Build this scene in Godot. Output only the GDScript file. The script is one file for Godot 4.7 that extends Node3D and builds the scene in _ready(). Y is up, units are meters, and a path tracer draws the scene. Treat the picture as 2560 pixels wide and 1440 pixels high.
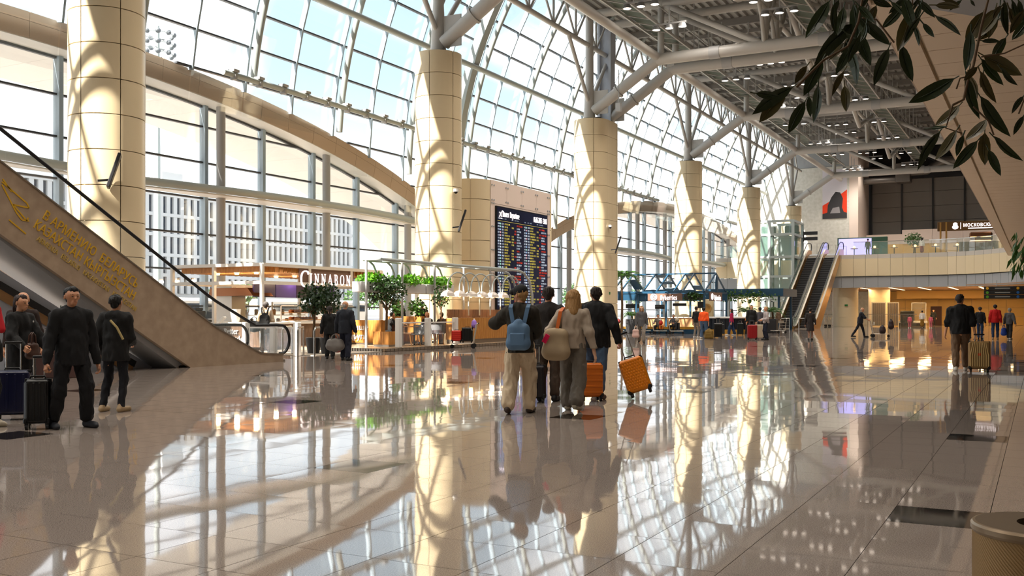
extends Node3D
# A daylit airport hall. x runs across the hall (glass vault at negative x), y is up, -z runs down the hall.

const F := 2489.0            # focal length in pixels of a 2560 x 1440 frame
const HORIZON := 783.0
const EYE := 1.4
const YAW := 0.48758         # the hall's axis lies this far to the right of the view

var mats := {}
var used := {}
var rng := RandomNumberGenerator.new()


# ---------------------------------------------------------------- mesh collector
class MB:
	var v := PackedVector3Array()
	var n := PackedVector3Array()
	var t := PackedVector2Array()
	var ix := PackedInt32Array()

	func vert(p: Vector3, nn: Vector3, uv := Vector2.ZERO) -> int:
		v.append(p); n.append(nn); t.append(uv)
		return v.size() - 1

	func face(a: int, b: int, c: int) -> void:
		var g := (v[b] - v[a]).cross(v[c] - v[a])
		if g.dot(n[a] + n[b] + n[c]) > 0.0:
			ix.append(a); ix.append(c); ix.append(b)
		else:
			ix.append(a); ix.append(b); ix.append(c)

	func quad(a: Vector3, b: Vector3, c: Vector3, d: Vector3, out := Vector3.ZERO) -> void:
		var g := (c - a).cross(d - b).normalized()
		if g.dot(out) < 0.0:
			g = -g
		var i := vert(a, g, Vector2(0, 0))
		vert(b, g, Vector2(1, 0)); vert(c, g, Vector2(1, 1)); vert(d, g, Vector2(0, 1))
		face(i, i + 1, i + 2); face(i, i + 2, i + 3)

	func quadn(a: Vector3, b: Vector3, c: Vector3, d: Vector3, na: Vector3, nb: Vector3, nc: Vector3, nd: Vector3) -> void:
		var i := vert(a, na)
		vert(b, nb); vert(c, nc); vert(d, nd)
		face(i, i + 1, i + 2); face(i, i + 2, i + 3)

	func tri(a: Vector3, b: Vector3, c: Vector3, out := Vector3.ZERO) -> void:
		var g := (b - a).cross(c - a).normalized()
		if g.dot(out) < 0.0:
			g = -g
		var i := vert(a, g)
		vert(b, g); vert(c, g)
		face(i, i + 1, i + 2)

	func box(c: Vector3, s: Vector3, b := Basis()) -> MB:
		var x := b.x * s.x / 2.0
		var y := b.y * s.y / 2.0
		var z := b.z * s.z / 2.0
		quad(c + x - y - z, c + x + y - z, c + x + y + z, c + x - y + z, x)
		quad(c - x - y - z, c - x + y - z, c - x + y + z, c - x - y + z, -x)
		quad(c + y - x - z, c + y + x - z, c + y + x + z, c + y - x + z, y)
		quad(c - y - x - z, c - y + x - z, c - y + x + z, c - y - x + z, -y)
		quad(c - x - y + z, c + x - y + z, c + x + y + z, c - x + y + z, z)
		quad(c - x - y - z, c + x - y - z, c + x + y - z, c - x + y - z, -z)
		return self

	# box with corners lo and hi
	func bx(x0: float, x1: float, y0: float, y1: float, z0: float, z1: float) -> MB:
		return box(Vector3(x0 + x1, y0 + y1, z0 + z1) / 2.0, Vector3(absf(x1 - x0), absf(y1 - y0), absf(z1 - z0)))

	# box with softened edges
	func rbox(c: Vector3, s: Vector3, r: float, b := Basis()) -> MB:
		var h := s / 2.0
		r = minf(r, minf(h.x, minf(h.y, h.z)) * 0.98)
		var k := h - Vector3(r, r, r)
		var ax := [b.x, b.y, b.z]
		var id := {}
		for sx in [-1, 1]:
			for sy in [-1, 1]:
				for sz in [-1, 1]:
					var sg := [sx, sy, sz]
					for m in 3:
						var p := c
						for q in 3:
							p += ax[q] * float(sg[q]) * (h[q] if q == m else k[q])
						id[[sx, sy, sz, m]] = vert(p, ax[m] * float(sg[m]))
		for m in 3:
			var q := (m + 1) % 3
			var w := (m + 2) % 3
			for s1 in [-1, 1]:
				var f := []
				for e in [[-1, -1], [1, -1], [1, 1], [-1, 1]]:
					var sg := [0, 0, 0]
					sg[m] = s1; sg[q] = e[0]; sg[w] = e[1]
					f.append(id[[sg[0], sg[1], sg[2], m]])
				face(f[0], f[1], f[2]); face(f[0], f[2], f[3])
			for e in [[-1, -1], [1, -1], [1, 1], [-1, 1]]:   # edges along axis m
				var lo := [0, 0, 0]
				lo[q] = e[0]; lo[w] = e[1]
				var hi := lo.duplicate()
				lo[m] = -1; hi[m] = 1
				var i0: int = id[[lo[0], lo[1], lo[2], q]]
				var i1: int = id[[hi[0], hi[1], hi[2], q]]
				var i2: int = id[[hi[0], hi[1], hi[2], w]]
				var i3: int = id[[lo[0], lo[1], lo[2], w]]
				face(i0, i1, i2); face(i0, i2, i3)
		for sx in [-1, 1]:
			for sy in [-1, 1]:
				for sz in [-1, 1]:
					face(id[[sx, sy, sz, 0]], id[[sx, sy, sz, 1]], id[[sx, sy, sz, 2]])
		return self

	# straight bar of rectangular section; up is the direction of h
	func bar(p: Vector3, q: Vector3, w: float, h: float, up := Vector3.UP) -> MB:
		var z := (q - p).normalized()
		if absf(z.dot(up)) > 0.99:
			up = Vector3.RIGHT if absf(z.x) < 0.9 else Vector3.BACK
		var x := up.cross(z).normalized()
		return box((p + q) / 2.0, Vector3(w, h, p.distance_to(q)), Basis(x, z.cross(x), z))

	# round tube along points; r a number or one for each point
	func tube(pts: Array, r, sides := 8, cap := true) -> MB:
		var m := pts.size()
		var x := Vector3.ZERO
		var rows := []
		for i in m:
			var d: Vector3 = (pts[mini(i + 1, m - 1)] - pts[maxi(i - 1, 0)]).normalized()
			if i == 0:
				x = d.cross(Vector3.UP if absf(d.y) < 0.9 else Vector3.RIGHT).normalized()
			else:
				x = (x - d * x.dot(d)).normalized()
			var y := d.cross(x)
			var rr: float = r[i] if r is Array else r
			var row := []
			for k in sides:
				var o := x * cos(TAU * k / sides) + y * sin(TAU * k / sides)
				row.append(vert(pts[i] + o * rr, o))
			rows.append(row)
			if i:
				for k in sides:
					var k2 := (k + 1) % sides
					face(rows[i - 1][k], rows[i - 1][k2], rows[i][k2])
					face(rows[i - 1][k], rows[i][k2], rows[i][k])
			if cap and (i == 0 or i == m - 1):
				var e := -d if i == 0 else d
				var c0 := vert(pts[i], e)
				var ring := []
				for k in sides:
					ring.append(vert(v[row[k]], e))
				for k in sides:
					face(c0, ring[k], ring[(k + 1) % sides])
		return self

	# profile of Vector2(radius, height) turned about the local y axis; creases where the profile bends sharply
	func lathe(prof: Array, sides: int, xf := Transform3D(), from := 0.0, turn := TAU) -> MB:
		for i in prof.size() - 1:
			var p: Vector2 = prof[i]
			var q: Vector2 = prof[i + 1]
			var e := q - p
			if e.length() < 1e-6:
				continue
			var s := Vector2(e.y, -e.x).normalized()
			var last := []
			for k in sides + 1:
				var a := from + turn * k / sides
				var d := Vector3(cos(a), 0, sin(a))
				var nn := xf.basis * (d * s.x + Vector3.UP * s.y)
				var now := [vert(xf * (d * p.x + Vector3.UP * p.y), nn), vert(xf * (d * q.x + Vector3.UP * q.y), nn)]
				if k:
					face(last[0], last[1], now[1]); face(last[0], now[1], now[0])
				last = now
		return self

	# outline in the xy plane of xf, from z = 0 to z = depth
	func prism(poly: PackedVector2Array, depth: float, xf := Transform3D()) -> MB:
		var tr := Geometry2D.triangulate_polygon(poly)
		var zz := xf.basis.z.normalized()
		for side in 2:
			var z := depth * side
			var nn := zz if side else -zz
			if depth < 0:
				nn = -nn
			var i0 := v.size()
			for p in poly:
				vert(xf * Vector3(p.x, p.y, z), nn, p)
			for k in range(0, tr.size(), 3):
				face(i0 + tr[k], i0 + tr[k + 1], i0 + tr[k + 2])
		var cw := -1.0 if Geometry2D.is_polygon_clockwise(poly) else 1.0
		for k in poly.size():
			var p := poly[k]
			var q := poly[(k + 1) % poly.size()]
			var o := xf.basis * Vector3((q - p).y, -(q - p).x, 0) * cw
			quad(xf * Vector3(p.x, p.y, 0), xf * Vector3(q.x, q.y, 0), xf * Vector3(q.x, q.y, depth), xf * Vector3(p.x, p.y, depth), o)
		return self

	func ball(c: Vector3, r: Vector3, sides := 10, rings := 6) -> MB:
		var rows := []
		for j in rings + 1:
			var row := []
			var b := PI * j / rings
			for k in sides:
				var a := TAU * k / sides
				var d := Vector3(sin(b) * cos(a), cos(b), sin(b) * sin(a))
				row.append(vert(c + d * r, (d / r).normalized()))
			rows.append(row)
			if j:
				for k in sides:
					var k2 := (k + 1) % sides
					face(rows[j - 1][k], rows[j - 1][k2], rows[j][k2])
					face(rows[j - 1][k], rows[j][k2], rows[j][k])
		return self

	func add(o: MB, xf := Transform3D()) -> MB:
		var i0 := v.size()
		var nb := xf.basis.inverse().transposed()
		for k in o.v.size():
			vert(xf * o.v[k], (nb * o.n[k]).normalized(), o.t[k])
		for k in range(0, o.ix.size(), 3):
			face(i0 + o.ix[k], i0 + o.ix[k + 1], i0 + o.ix[k + 2])
		return self

	func mesh(shift := Vector3.ZERO) -> ArrayMesh:
		var m := ArrayMesh.new()
		if v.is_empty():
			return m
		var a := []
		a.resize(Mesh.ARRAY_MAX)
		if shift != Vector3.ZERO:
			for k in v.size():
				v[k] -= shift
		a[Mesh.ARRAY_VERTEX] = v; a[Mesh.ARRAY_NORMAL] = n; a[Mesh.ARRAY_TEX_UV] = t; a[Mesh.ARRAY_INDEX] = ix
		m.add_surface_from_arrays(Mesh.PRIMITIVE_TRIANGLES, a)
		return m


# ---------------------------------------------------------------- naming and materials
func numbered(called: String) -> String:
	used[called] = used.get(called, -1) + 1
	return called if used[called] == 0 else "%s_%03d" % [called, used[called]]

func tag(o: Node, label: String, category := "", group := "", kind := "") -> Node:
	if label: o.set_meta("label", label)
	if category: o.set_meta("category", category)
	if group: o.set_meta("group", group)
	if kind: o.set_meta("kind", kind)
	return o

# a thing: a Node3D at its base whose children are its parts
func thing(called: String, label: String, category: String, at := Vector3.ZERO, turn := 0.0, group := "", kind := "") -> Node3D:
	var o := Node3D.new()
	o.name = numbered(called)
	add_child(o)
	o.position = at
	o.rotation.y = turn
	tag(o, label, category, group, kind)
	return o

# a part, its mesh given in the thing's own axes
func part(parent: Node3D, called: String, m, material: Material, label := "", kind := "") -> MeshInstance3D:
	var o := MeshInstance3D.new()
	o.name = called
	o.mesh = m.mesh() if m is MB else m
	o.material_override = material
	parent.add_child(o, true)
	tag(o, label, "", "", kind)
	return o

# a part, its mesh given in world axes (for things that are not turned)
func wpart(parent: Node3D, called: String, m: MB, material: Material, label := "", kind := "") -> MeshInstance3D:
	return part(parent, called, m.mesh(parent.global_position), material, label, kind)

# a thing of a single mesh given about its base
func solo(called: String, label: String, category: String, m, material: Material, at := Vector3.ZERO, turn := 0.0, group := "", kind := "") -> MeshInstance3D:
	var o := MeshInstance3D.new()
	o.name = numbered(called)
	o.mesh = m.mesh() if m is MB else m
	o.material_override = material
	add_child(o)
	o.position = at
	o.rotation.y = turn
	tag(o, label, category, group, kind)
	return o

func copy(o: Node3D, at: Vector3, turn := 0.0, label := "") -> Node3D:
	var c: Node3D = o.duplicate()
	c.name = numbered(o.name)
	add_child(c)
	c.position = at
	c.rotation.y = turn
	if label: c.set_meta("label", label)
	return c

func mat(key: String, col := Color.WHITE, rough := 0.6, metal := 0.0, spec := 0.5) -> StandardMaterial3D:
	if mats.has(key):
		return mats[key]
	var m := StandardMaterial3D.new()
	m.resource_name = key
	m.albedo_color = col
	m.roughness = rough
	m.metallic = metal
	m.metallic_specular = spec
	mats[key] = m
	return m

func glow(key: String, col: Color, energy: float) -> StandardMaterial3D:
	if mats.has(key):
		return mats[key]
	var m := mat(key, col, 0.5)
	m.emission_enabled = true
	m.emission = col
	m.emission_energy_multiplier = energy
	return m

func pane(key: String, col: Color, alpha: float, rough := 0.0) -> StandardMaterial3D:
	if mats.has(key):
		return mats[key]
	var m := mat(key, Color(col.r, col.g, col.b, alpha), rough)
	m.transparency = BaseMaterial3D.TRANSPARENCY_ALPHA
	return m

func noise_tex(freq: float, a: Color, b: Color, size := 512, sd := 1, octaves := 4, kind := FastNoiseLite.TYPE_SIMPLEX_SMOOTH) -> NoiseTexture2D:
	var f := FastNoiseLite.new()
	f.noise_type = kind
	f.frequency = freq
	f.seed = sd
	f.fractal_octaves = octaves
	var g := Gradient.new()
	g.set_color(0, a)
	g.set_color(1, b)
	var t := NoiseTexture2D.new()
	t.width = size
	t.height = size
	t.seamless = true
	t.noise = f
	t.color_ramp = g
	return t

func stretch_tex(w: int, h: int, fx: float, fy: float, a: Color, b: Color, sd := 3) -> ImageTexture:
	var f := FastNoiseLite.new()
	f.seed = sd
	f.frequency = 1.0
	f.fractal_octaves = 3
	var im := Image.create(w, h, false, Image.FORMAT_RGB8)
	for y in h:
		for x in w:
			im.set_pixel(x, y, a.lerp(b, clampf(f.get_noise_2d(x * fx, y * fy) * 0.8 + 0.5, 0, 1)))
	return ImageTexture.create_from_image(im)

func tri_tex(m: StandardMaterial3D, t: Texture2D, scale: float, world := true) -> StandardMaterial3D:
	m.albedo_texture = t
	m.uv1_triplanar = true
	m.uv1_world_triplanar = world
	m.uv1_scale = Vector3.ONE * scale
	return m

func lettering(s: String, height: float, depth: float, bold := true, serif := false) -> TextMesh:
	var tm := TextMesh.new()
	tm.text = s
	var f := SystemFont.new()
	f.font_names = PackedStringArray(["Droid Serif" if serif else "Droid Sans"])
	f.font_weight = 700 if bold else 400
	tm.font = f
	tm.font_size = 32
	tm.pixel_size = height / 23.0
	tm.depth = depth
	tm.curve_step = 0.7
	return tm

func text_part(parent: Node3D, called: String, s: String, height: float, at: Vector3, basis: Basis, material: Material, bold := true, serif := false, width := 0.0) -> MeshInstance3D:
	var tm := lettering(s, height, 0.02, bold, serif)
	var o := part(parent, called, tm, material)
	var b := basis
	if width > 0.0:
		var w := tm.get_aabb().size.x
		if w > 0.001:
			b = Basis(basis.x * width / w, basis.y, basis.z)
	o.transform = Transform3D(b, at)
	return o

# the point of the place seen at pixel (u, v), d metres along the view
func seen_at(u: float, v: float, d: float) -> Vector3:
	var r := (u - 1280.0) / F * d
	return Vector3(-sin(YAW) * d + cos(YAW) * r, EYE + (HORIZON - v) / F * d, -(cos(YAW) * d + sin(YAW) * r))


func _ready() -> void:
	rng.seed = 7
	# ---- camera
	var cam := Camera3D.new()
	cam.name = "camera"
	cam.position = Vector3(0, EYE, 0)
	cam.rotation.y = YAW
	cam.projection = Camera3D.PROJECTION_FRUSTUM
	cam.near = 0.1
	cam.far = 900.0
	cam.size = 0.1 * 1440.0 / F
	cam.frustum_offset = Vector2(0, 0.1 * (HORIZON - 720.0) / F)
	add_child(cam)
	cam.current = true
	# ---- sky: broken white cloud over pale blue
	var env := Environment.new()
	env.background_mode = Environment.BG_SKY
	env.sky = Sky.new()
	env.sky.sky_material = cloudy_sky()
	env.tonemap_mode = Environment.TONE_MAPPER_LINEAR
	env.tonemap_exposure = 1.28
	env.sdfgi_enabled = true
	env.ssao_enabled = true
	env.ssil_enabled = true
	var we := WorldEnvironment.new()
	we.name = "environment"
	we.environment = env
	add_child(we)
	# ---- sun: high, from behind the camera and a little from the glazed side
	var sun := DirectionalLight3D.new()
	sun.name = "sun"
	sun.light_energy = 7.0
	sun.light_color = Color(1.0, 0.97, 0.92)
	sun.light_angular_distance = 0.55
	sun.shadow_enabled = true
	add_child(sun)
	sun.look_at_from_position(Vector3.ZERO, -Vector3(-0.26, 1.02, 0.965), Vector3.UP)
	materials()
	# ---- the building
	build_floor()
	build_shell()
	build_vault()
	build_facade()
	build_columns()
	build_roof_structure()
	build_gallery()
	build_balcony()
	build_outside()
	# ---- large fittings
	build_near_escalator()
	build_far_escalators()
	build_lift()
	build_departures_board()
	build_cinnamon_kiosk()
	build_cafe()
	build_fly_kiosk()
	# ---- people, luggage, plants, small things
	build_people()
	build_luggage()
	build_plants()
	build_small_things()


func cloudy_sky() -> PanoramaSkyMaterial:
	var w := 1024
	var h := 512
	var im := Image.create(w, h, false, Image.FORMAT_RGBF)
	var f := FastNoiseLite.new()
	f.seed = 23
	f.frequency = 1.0
	f.fractal_octaves = 5
	f.fractal_gain = 0.5
	for y in h:
		var el := PI * (0.5 - (y + 0.5) / h)
		for x in w:
			var c := Color(0.42, 0.42, 0.40)
			if el > -0.02:
				var az := TAU * x / w
				var p := Vector3(cos(az) * cos(el), maxf(sin(el), 0.0), sin(az) * cos(el))
				var q := p / (p.y + 0.28) * 1.25
				var cloud := smoothstep(-0.10, 0.20, f.get_noise_3d(q.x, q.y * 0.6, q.z) + 0.06)
				cloud = maxf(cloud, 1.0 - smoothstep(0.02, 0.24, el))
				var blue := Color(0.24, 0.43, 0.60).lerp(Color(0.55, 0.72, 0.84), 1.0 - smoothstep(0.0, 1.0, el))
				var shade := 1.0 + 0.12 * f.get_noise_3d(q.x * 2.0 + 9.0, q.y, q.z * 2.0)
				c = blue.lerp(Color(1.32, 1.36, 1.40) * shade, cloud)
			im.set_pixel(x, y, c)
	var m := PanoramaSkyMaterial.new()
	m.panorama = ImageTexture.create_from_image(im)
	m.filter = true
	m.energy_multiplier = 1.4
	return m


func materials() -> void:
	var m := mat("granite", Color(1, 1, 1), 0.035, 0.0, 0.7)
	tri_tex(m, noise_tex(0.16, Color(0.46, 0.41, 0.375), Color(0.74, 0.69, 0.65), 512, 5, 3), 1.1)
	m = mat("granite_dark", Color(1, 1, 1), 0.035, 0.0, 0.7)
	tri_tex(m, noise_tex(0.16, Color(0.12, 0.11, 0.10), Color(0.23, 0.21, 0.19), 512, 6, 3), 1.1)
	mat("joint", Color(0.17, 0.15, 0.13), 0.8)
	mat("beige", Color(0.86, 0.79, 0.65), 0.34)
	mat("band", Color(0.74, 0.65, 0.56), 0.5)
	mat("white_steel", Color(0.66, 0.69, 0.68), 0.38)
	mat("grey_steel", Color(0.66, 0.66, 0.66), 0.42)
	mat("mullion", Color(0.62, 0.69, 0.74), 0.4)
	mat("transom", Color(0.26, 0.27, 0.29), 0.5)
	mat("white_panel", Color(0.90, 0.90, 0.88), 0.5)
	mat("white_wall", Color(0.86, 0.85, 0.82), 0.7)
	tri_tex(mat("white_wall"), noise_tex(0.02, Color(0.90, 0.90, 0.88), Color(1, 1, 1), 256, 8), 0.4)
	mat("deck", Color(0.58, 0.57, 0.55), 0.55)
	mat("dark_steel", Color(0.17, 0.17, 0.18), 0.45)
	mat("black", Color(0.03, 0.03, 0.035), 0.5)
	mat("rubber", Color(0.025, 0.03, 0.05), 0.45)
	mat("chrome", Color(0.78, 0.77, 0.75), 0.22, 1.0)
	mat("brushed", Color(0.66, 0.62, 0.57), 0.38, 0.85)
	mat("gold_metal", Color(0.80, 0.62, 0.36), 0.28, 0.9)
	mat("grey_recess", Color(0.52, 0.50, 0.48), 0.7)
	mat("grey_band", Color(0.62, 0.63, 0.64), 0.5)
	mat("pink_panel", Color(0.90, 0.83, 0.78), 0.5)
	mat("golden_wall", Color(0.88, 0.70, 0.38), 0.45)
	var wood := mat("wood", Color(1, 1, 1), 0.5)
	tri_tex(wood, stretch_tex(128, 256, 0.12, 0.008, Color(0.62, 0.40, 0.16), Color(0.76, 0.54, 0.26), 21), 0.8)
	var wd := mat("wood_dark", Color(1, 1, 1), 0.55)
	tri_tex(wd, stretch_tex(128, 256, 0.12, 0.008, Color(0.38, 0.29, 0.23), Color(0.52, 0.42, 0.34), 22), 0.8)
	mat("tan", Color(0.66, 0.50, 0.33), 0.6)
	mat("blue_steel", Color(0.06, 0.25, 0.36), 0.42)
	mat("white", Color(0.88, 0.87, 0.85), 0.5)
	mat("soil", Color(0.16, 0.11, 0.07), 0.9)
	mat("bark", Color(0.36, 0.27, 0.17), 0.8)
	pane("glass", Color(0.80, 0.90, 0.92), 0.04)
	pane("vault_glass", Color(0.75, 0.88, 0.92), 0.05)
	pane("green_glass", Color(0.55, 0.72, 0.66), 0.16)
	glow("lamp_white", Color(1.0, 0.93, 0.86), 4.0)
	glow("lamp_warm", Color(1.0, 0.80, 0.50), 4.0)
	glow("sign_white", Color(1.0, 0.95, 0.95), 1.0)
	for g in [["leaf_dark", Color(0.10, 0.20, 0.05)], ["leaf_mid", Color(0.20, 0.34, 0.09)], ["leaf_bright", Color(0.36, 0.60, 0.10)], ["leaf_olive", Color(0.30, 0.27, 0.09)]]:
		var lm := mat(g[0], g[1], 0.42)
		lm.backlight_enabled = true
		lm.backlight = g[1] * 0.7


# ================================================================ floor, walls
const TILE := 0.612

func in_view(p: Vector3, margin := 80.0) -> bool:
	var d := -p.x * sin(YAW) - p.z * cos(YAW)
	if d < 0.5:
		return false
	var r := p.x * cos(YAW) - p.z * sin(YAW)
	var u := 1280.0 + F * r / d
	var y := HORIZON - F * (p.y - EYE) / d
	return u > -margin and u < 2560 + margin and y > -margin and y < 1440 + margin

func view_depth(p: Vector3) -> float:
	return -p.x * sin(YAW) - p.z * cos(YAW)

func lean() -> Vector3:
	return Vector3(rng.randfn(0, 0.0022), 1, rng.randfn(0, 0.0022)).normalized()

func build_floor() -> void:
	var fl := thing("floor", "polished grey-brown granite tiles with scattered dark tiles across the whole hall", "floor", Vector3.ZERO, 0, "", "structure")
	part(fl, "slab", MB.new().bx(-46, 17, -0.4, -0.012, -132, 15), mat("joint"))
	var variants := []
	var g := TILE / 2.0 - 0.0022
	for k in 8:
		var m := MB.new()
		m.box(Vector3(0, -0.0161, 0), Vector3(g * 2, 0.03, g * 2))
		var t := lean()
		var id := []
		for i in 3:
			for j in 3:
				id.append(m.vert(Vector3(g * (i - 1), 0, g * (j - 1)), (t + lean() * 1.0 + Vector3(0, 0.2, 0)).normalized()))
		for i in 2:
			for j in 2:
				var a: int = id[i * 3 + j]
				var b: int = id[i * 3 + j + 1]
				var c: int = id[i * 3 + j + 4]
				var d: int = id[i * 3 + j + 3]
				m.face(a, b, c); m.face(a, c, d)
		variants.append(m.mesh())
	var far := MB.new()
	var far_dark := MB.new()
	for i in range(-76, 26):
		var x := -0.614 + TILE * i
		for j in range(-32, 206):
			var z := -(7.416 + TILE * j)
			var dark := posmod(i, 8) == 0 and posmod(j, 8) == 0
			var p := Vector3(x, 0, z)
			var d := view_depth(p)
			if d < 13.6 and in_view(p, 120):
				var o := part(fl, "tile", variants[rng.randi() % 8], mat("granite_dark") if dark else mat("granite"))
				o.position = p
				o.rotation.y = PI / 2 * (rng.randi() % 4)
				continue
			var m := far_dark if dark else far
			var t := lean()
			var h := TILE / 2.0 - 0.003
			m.quadn(Vector3(x - h, 0, z - h), Vector3(x + h, 0, z - h), Vector3(x + h, 0, z + h), Vector3(x - h, 0, z + h), (t + lean()).normalized(), (t + lean()).normalized(), (t + lean()).normalized(), (t + lean()).normalized())
	part(fl, "far_tiles", far, mat("granite"), "", "stuff")
	part(fl, "far_dark_tiles", far_dark, mat("granite_dark"), "dark tiles set among the pale ones", "stuff")

func build_shell() -> void:
	var w := thing("wall_right", "plain beige wall behind the gallery side of the hall", "wall", Vector3(16.5, 0, -58), 0, "", "structure")
	wpart(w, "panel", MB.new().bx(16.2, 16.8, 0, 21.5, -132, 15), mat("band"))
	w = thing("wall_near", "pale wall closing the hall behind the viewer", "wall", Vector3(-8, 0, 14.5), 0, "", "structure")
	wpart(w, "panel", MB.new().bx(-31, 16.8, 0, 21.5, 14.2, 14.8), mat("white_wall"))


# ================================================================ the glass vault
const VA := 8.4
const VY := 8.5
const VR := 21.6

func vault(phi: float, inward := 0.0) -> Vector2:      # (distance left of the camera line, height)
	if phi < 0.0:
		return Vector2(VA + VR - inward, VY + phi * VR)
	return Vector2(VA + (VR - inward) * cos(phi), VY + (VR - inward) * sin(phi))

func arch_low(z: float) -> float:                      # under edge of the entrance arches
	var y := 0.0
	for a in [[20.0, 34.4], [92.0, 37.0]]:
		var k: float = (z - a[0]) / a[1]
		if absf(k) < 1.0:
			y = maxf(y, 10.65 * sqrt(1.0 - k * k))
	return y

func build_vault() -> void:
	var va := thing("window_1", "curved glass vault of rectangular panes on pale steel tube ribs", "glass vault", Vector3(-30, 0, -56), 0, "", "structure")
	var rows := []
	for k in range(8, -7, -1):
		rows.append(maxf(0.1255 + 0.0682 * k, -VY / VR))
	# panes: one mesh for each row, the nearest as parts of their own
	var spots := []
	var meshes := []
	var rest := MB.new()
	for r in rows.size() - 1:
		var p := vault(rows[r])
		var q := vault(rows[r + 1])
		var m := MB.new()
		var c := Vector3(-(p.x + q.x) / 2, (p.y + q.y) / 2, 0)
		var up := Vector3(-(p.x - q.x), p.y - q.y, 0)
		var yb := up.normalized()
		m.box(Vector3.ZERO, Vector3(0.02, up.length() - 0.05, 2.94), Basis(yb.cross(Vector3.BACK), yb, Vector3.BACK))
		meshes.append(m)
		for k in range(-11, 35):
			var z := 20.0 + 3.0 * k + 1.5
			if p.y < arch_low(z) + 0.5:
				continue
			var at := Vector3(c.x, c.y, -z)
			spots.append([view_depth(at) if in_view(at, 150) else 999.0, r, at])
	spots.sort_custom(func(a, b): return a[0] < b[0])
	var done := []
	for r in meshes.size():
		done.append(meshes[r].mesh())
	for k in spots.size():
		var at: Vector3 = spots[k][2] - va.position
		if k < 290 and spots[k][0] < 900.0:
			part(va, "pane", done[spots[k][1]], mat("vault_glass")).position = at
		else:
			rest.add(meshes[spots[k][1]], Transform3D(Basis(), at))
	part(va, "far_panes", rest, mat("vault_glass"), "", "stuff")
	# flat mullions along the curve and dark transoms along the hall
	for k in range(-11, 36):
		var z := 20.0 + 3.0 * k
		var lo := arch_low(z) + 0.8
		var m := MB.new()
		for r in rows.size() - 1:
			var p := vault(rows[r])
			var q := vault(rows[r + 1])
			if p.y < lo:
				break
			var e := maxf(q.y, lo)
			var qx := p.x + (q.x - p.x) * (p.y - e) / maxf(p.y - q.y, 0.001)
			var a := Vector3(-p.x, p.y, -z)
			var b := Vector3(-qx, e, -z)
			m.bar(a, b, 0.09, 0.26, Vector3(a.y - b.y, -(a.x - b.x), 0).normalized())
		if m.v.size():
			wpart(va, "mullion", m, mat("mullion"))
	for r in rows.size():
		var p := vault(rows[r])
		var m := MB.new()
		var from := -999.0
		for kk in 695:
			var k := -13.0 + 0.2 * kk
			var open := p.y > arch_low(k) + 0.86
			if open and from < -900:
				from = k
			if (not open or kk == 694) and from > -900:
				if k - from > 2.0:
					m.bx(-p.x - 0.07, -p.x + 0.09, p.y - 0.035, p.y + 0.035, -k, -from)
				from = -999.0
		if m.v.size():
			wpart(va, "transom", m, mat("transom"))
	# tube ribs every six metres and two purlins
	for k in range(-5, 18):
		var z := 20.0 + 6.0 * k
		var pts := []
		var ph := 0.66
		var lo := arch_low(z) + 0.9
		while ph > -VY / VR:
			var p := vault(ph, 0.5)
			if p.y < lo:
				break
			pts.append(Vector3(-p.x, p.y, -z))
			ph -= 0.012
		if pts.size() > 1:
			wpart(va, "rib", MB.new().tube(pts, 0.15, 10), mat("white_steel"))
	for ph in [0.1255, 0.33]:
		var p := vault(ph, 0.85)
		for run in ([[-13.0, 10.0], [29.9, 81.5], [102.6, 125.0]] if ph < 0.2 else [[-13.0, 125.0]]):
			wpart(va, "purlin", MB.new().tube([Vector3(-p.x, p.y, -run[0]), Vector3(-p.x, p.y, -run[1])], 0.15 if ph > 0.2 else 0.12, 10), mat("white_steel"))
	var cl := MB.new()
	cl.rbox(Vector3(0, 0.16, 0), Vector3(0.34, 0.12, 0.34), 0.02)
	cl.rbox(Vector3(0, -0.1, 0), Vector3(0.3, 0.2, 0.14), 0.02)
	var clm := cl.mesh()
	var pc := vault(0.1255, 0.85)
	for k in range(7, 41):
		part(va, "clamp", clm, mat("grey_steel")).position = Vector3(-pc.x, pc.y, -(20.0 + 1.5 * k)) - va.position
	# the broad flat arch at the joint of the building
	var fa := MB.new()
	var ph2 := 0.66
	var last := Vector3.ZERO
	while ph2 > -VY / VR:
		var p := vault(ph2, 0.55)
		var now := Vector3(-p.x, p.y, -48.6)
		if p.y < arch_low(48.6) + 0.4:
			break
		if last != Vector3.ZERO:
			fa.bar(last, now, 0.55, 0.5, Vector3(last.y - now.y, -(last.x - now.x), 0).normalized())
		last = now
		ph2 -= 0.05
	wpart(va, "joint_arch", fa, mat("white_steel"), "broad flat steel arch beside a tube rib")


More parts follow.
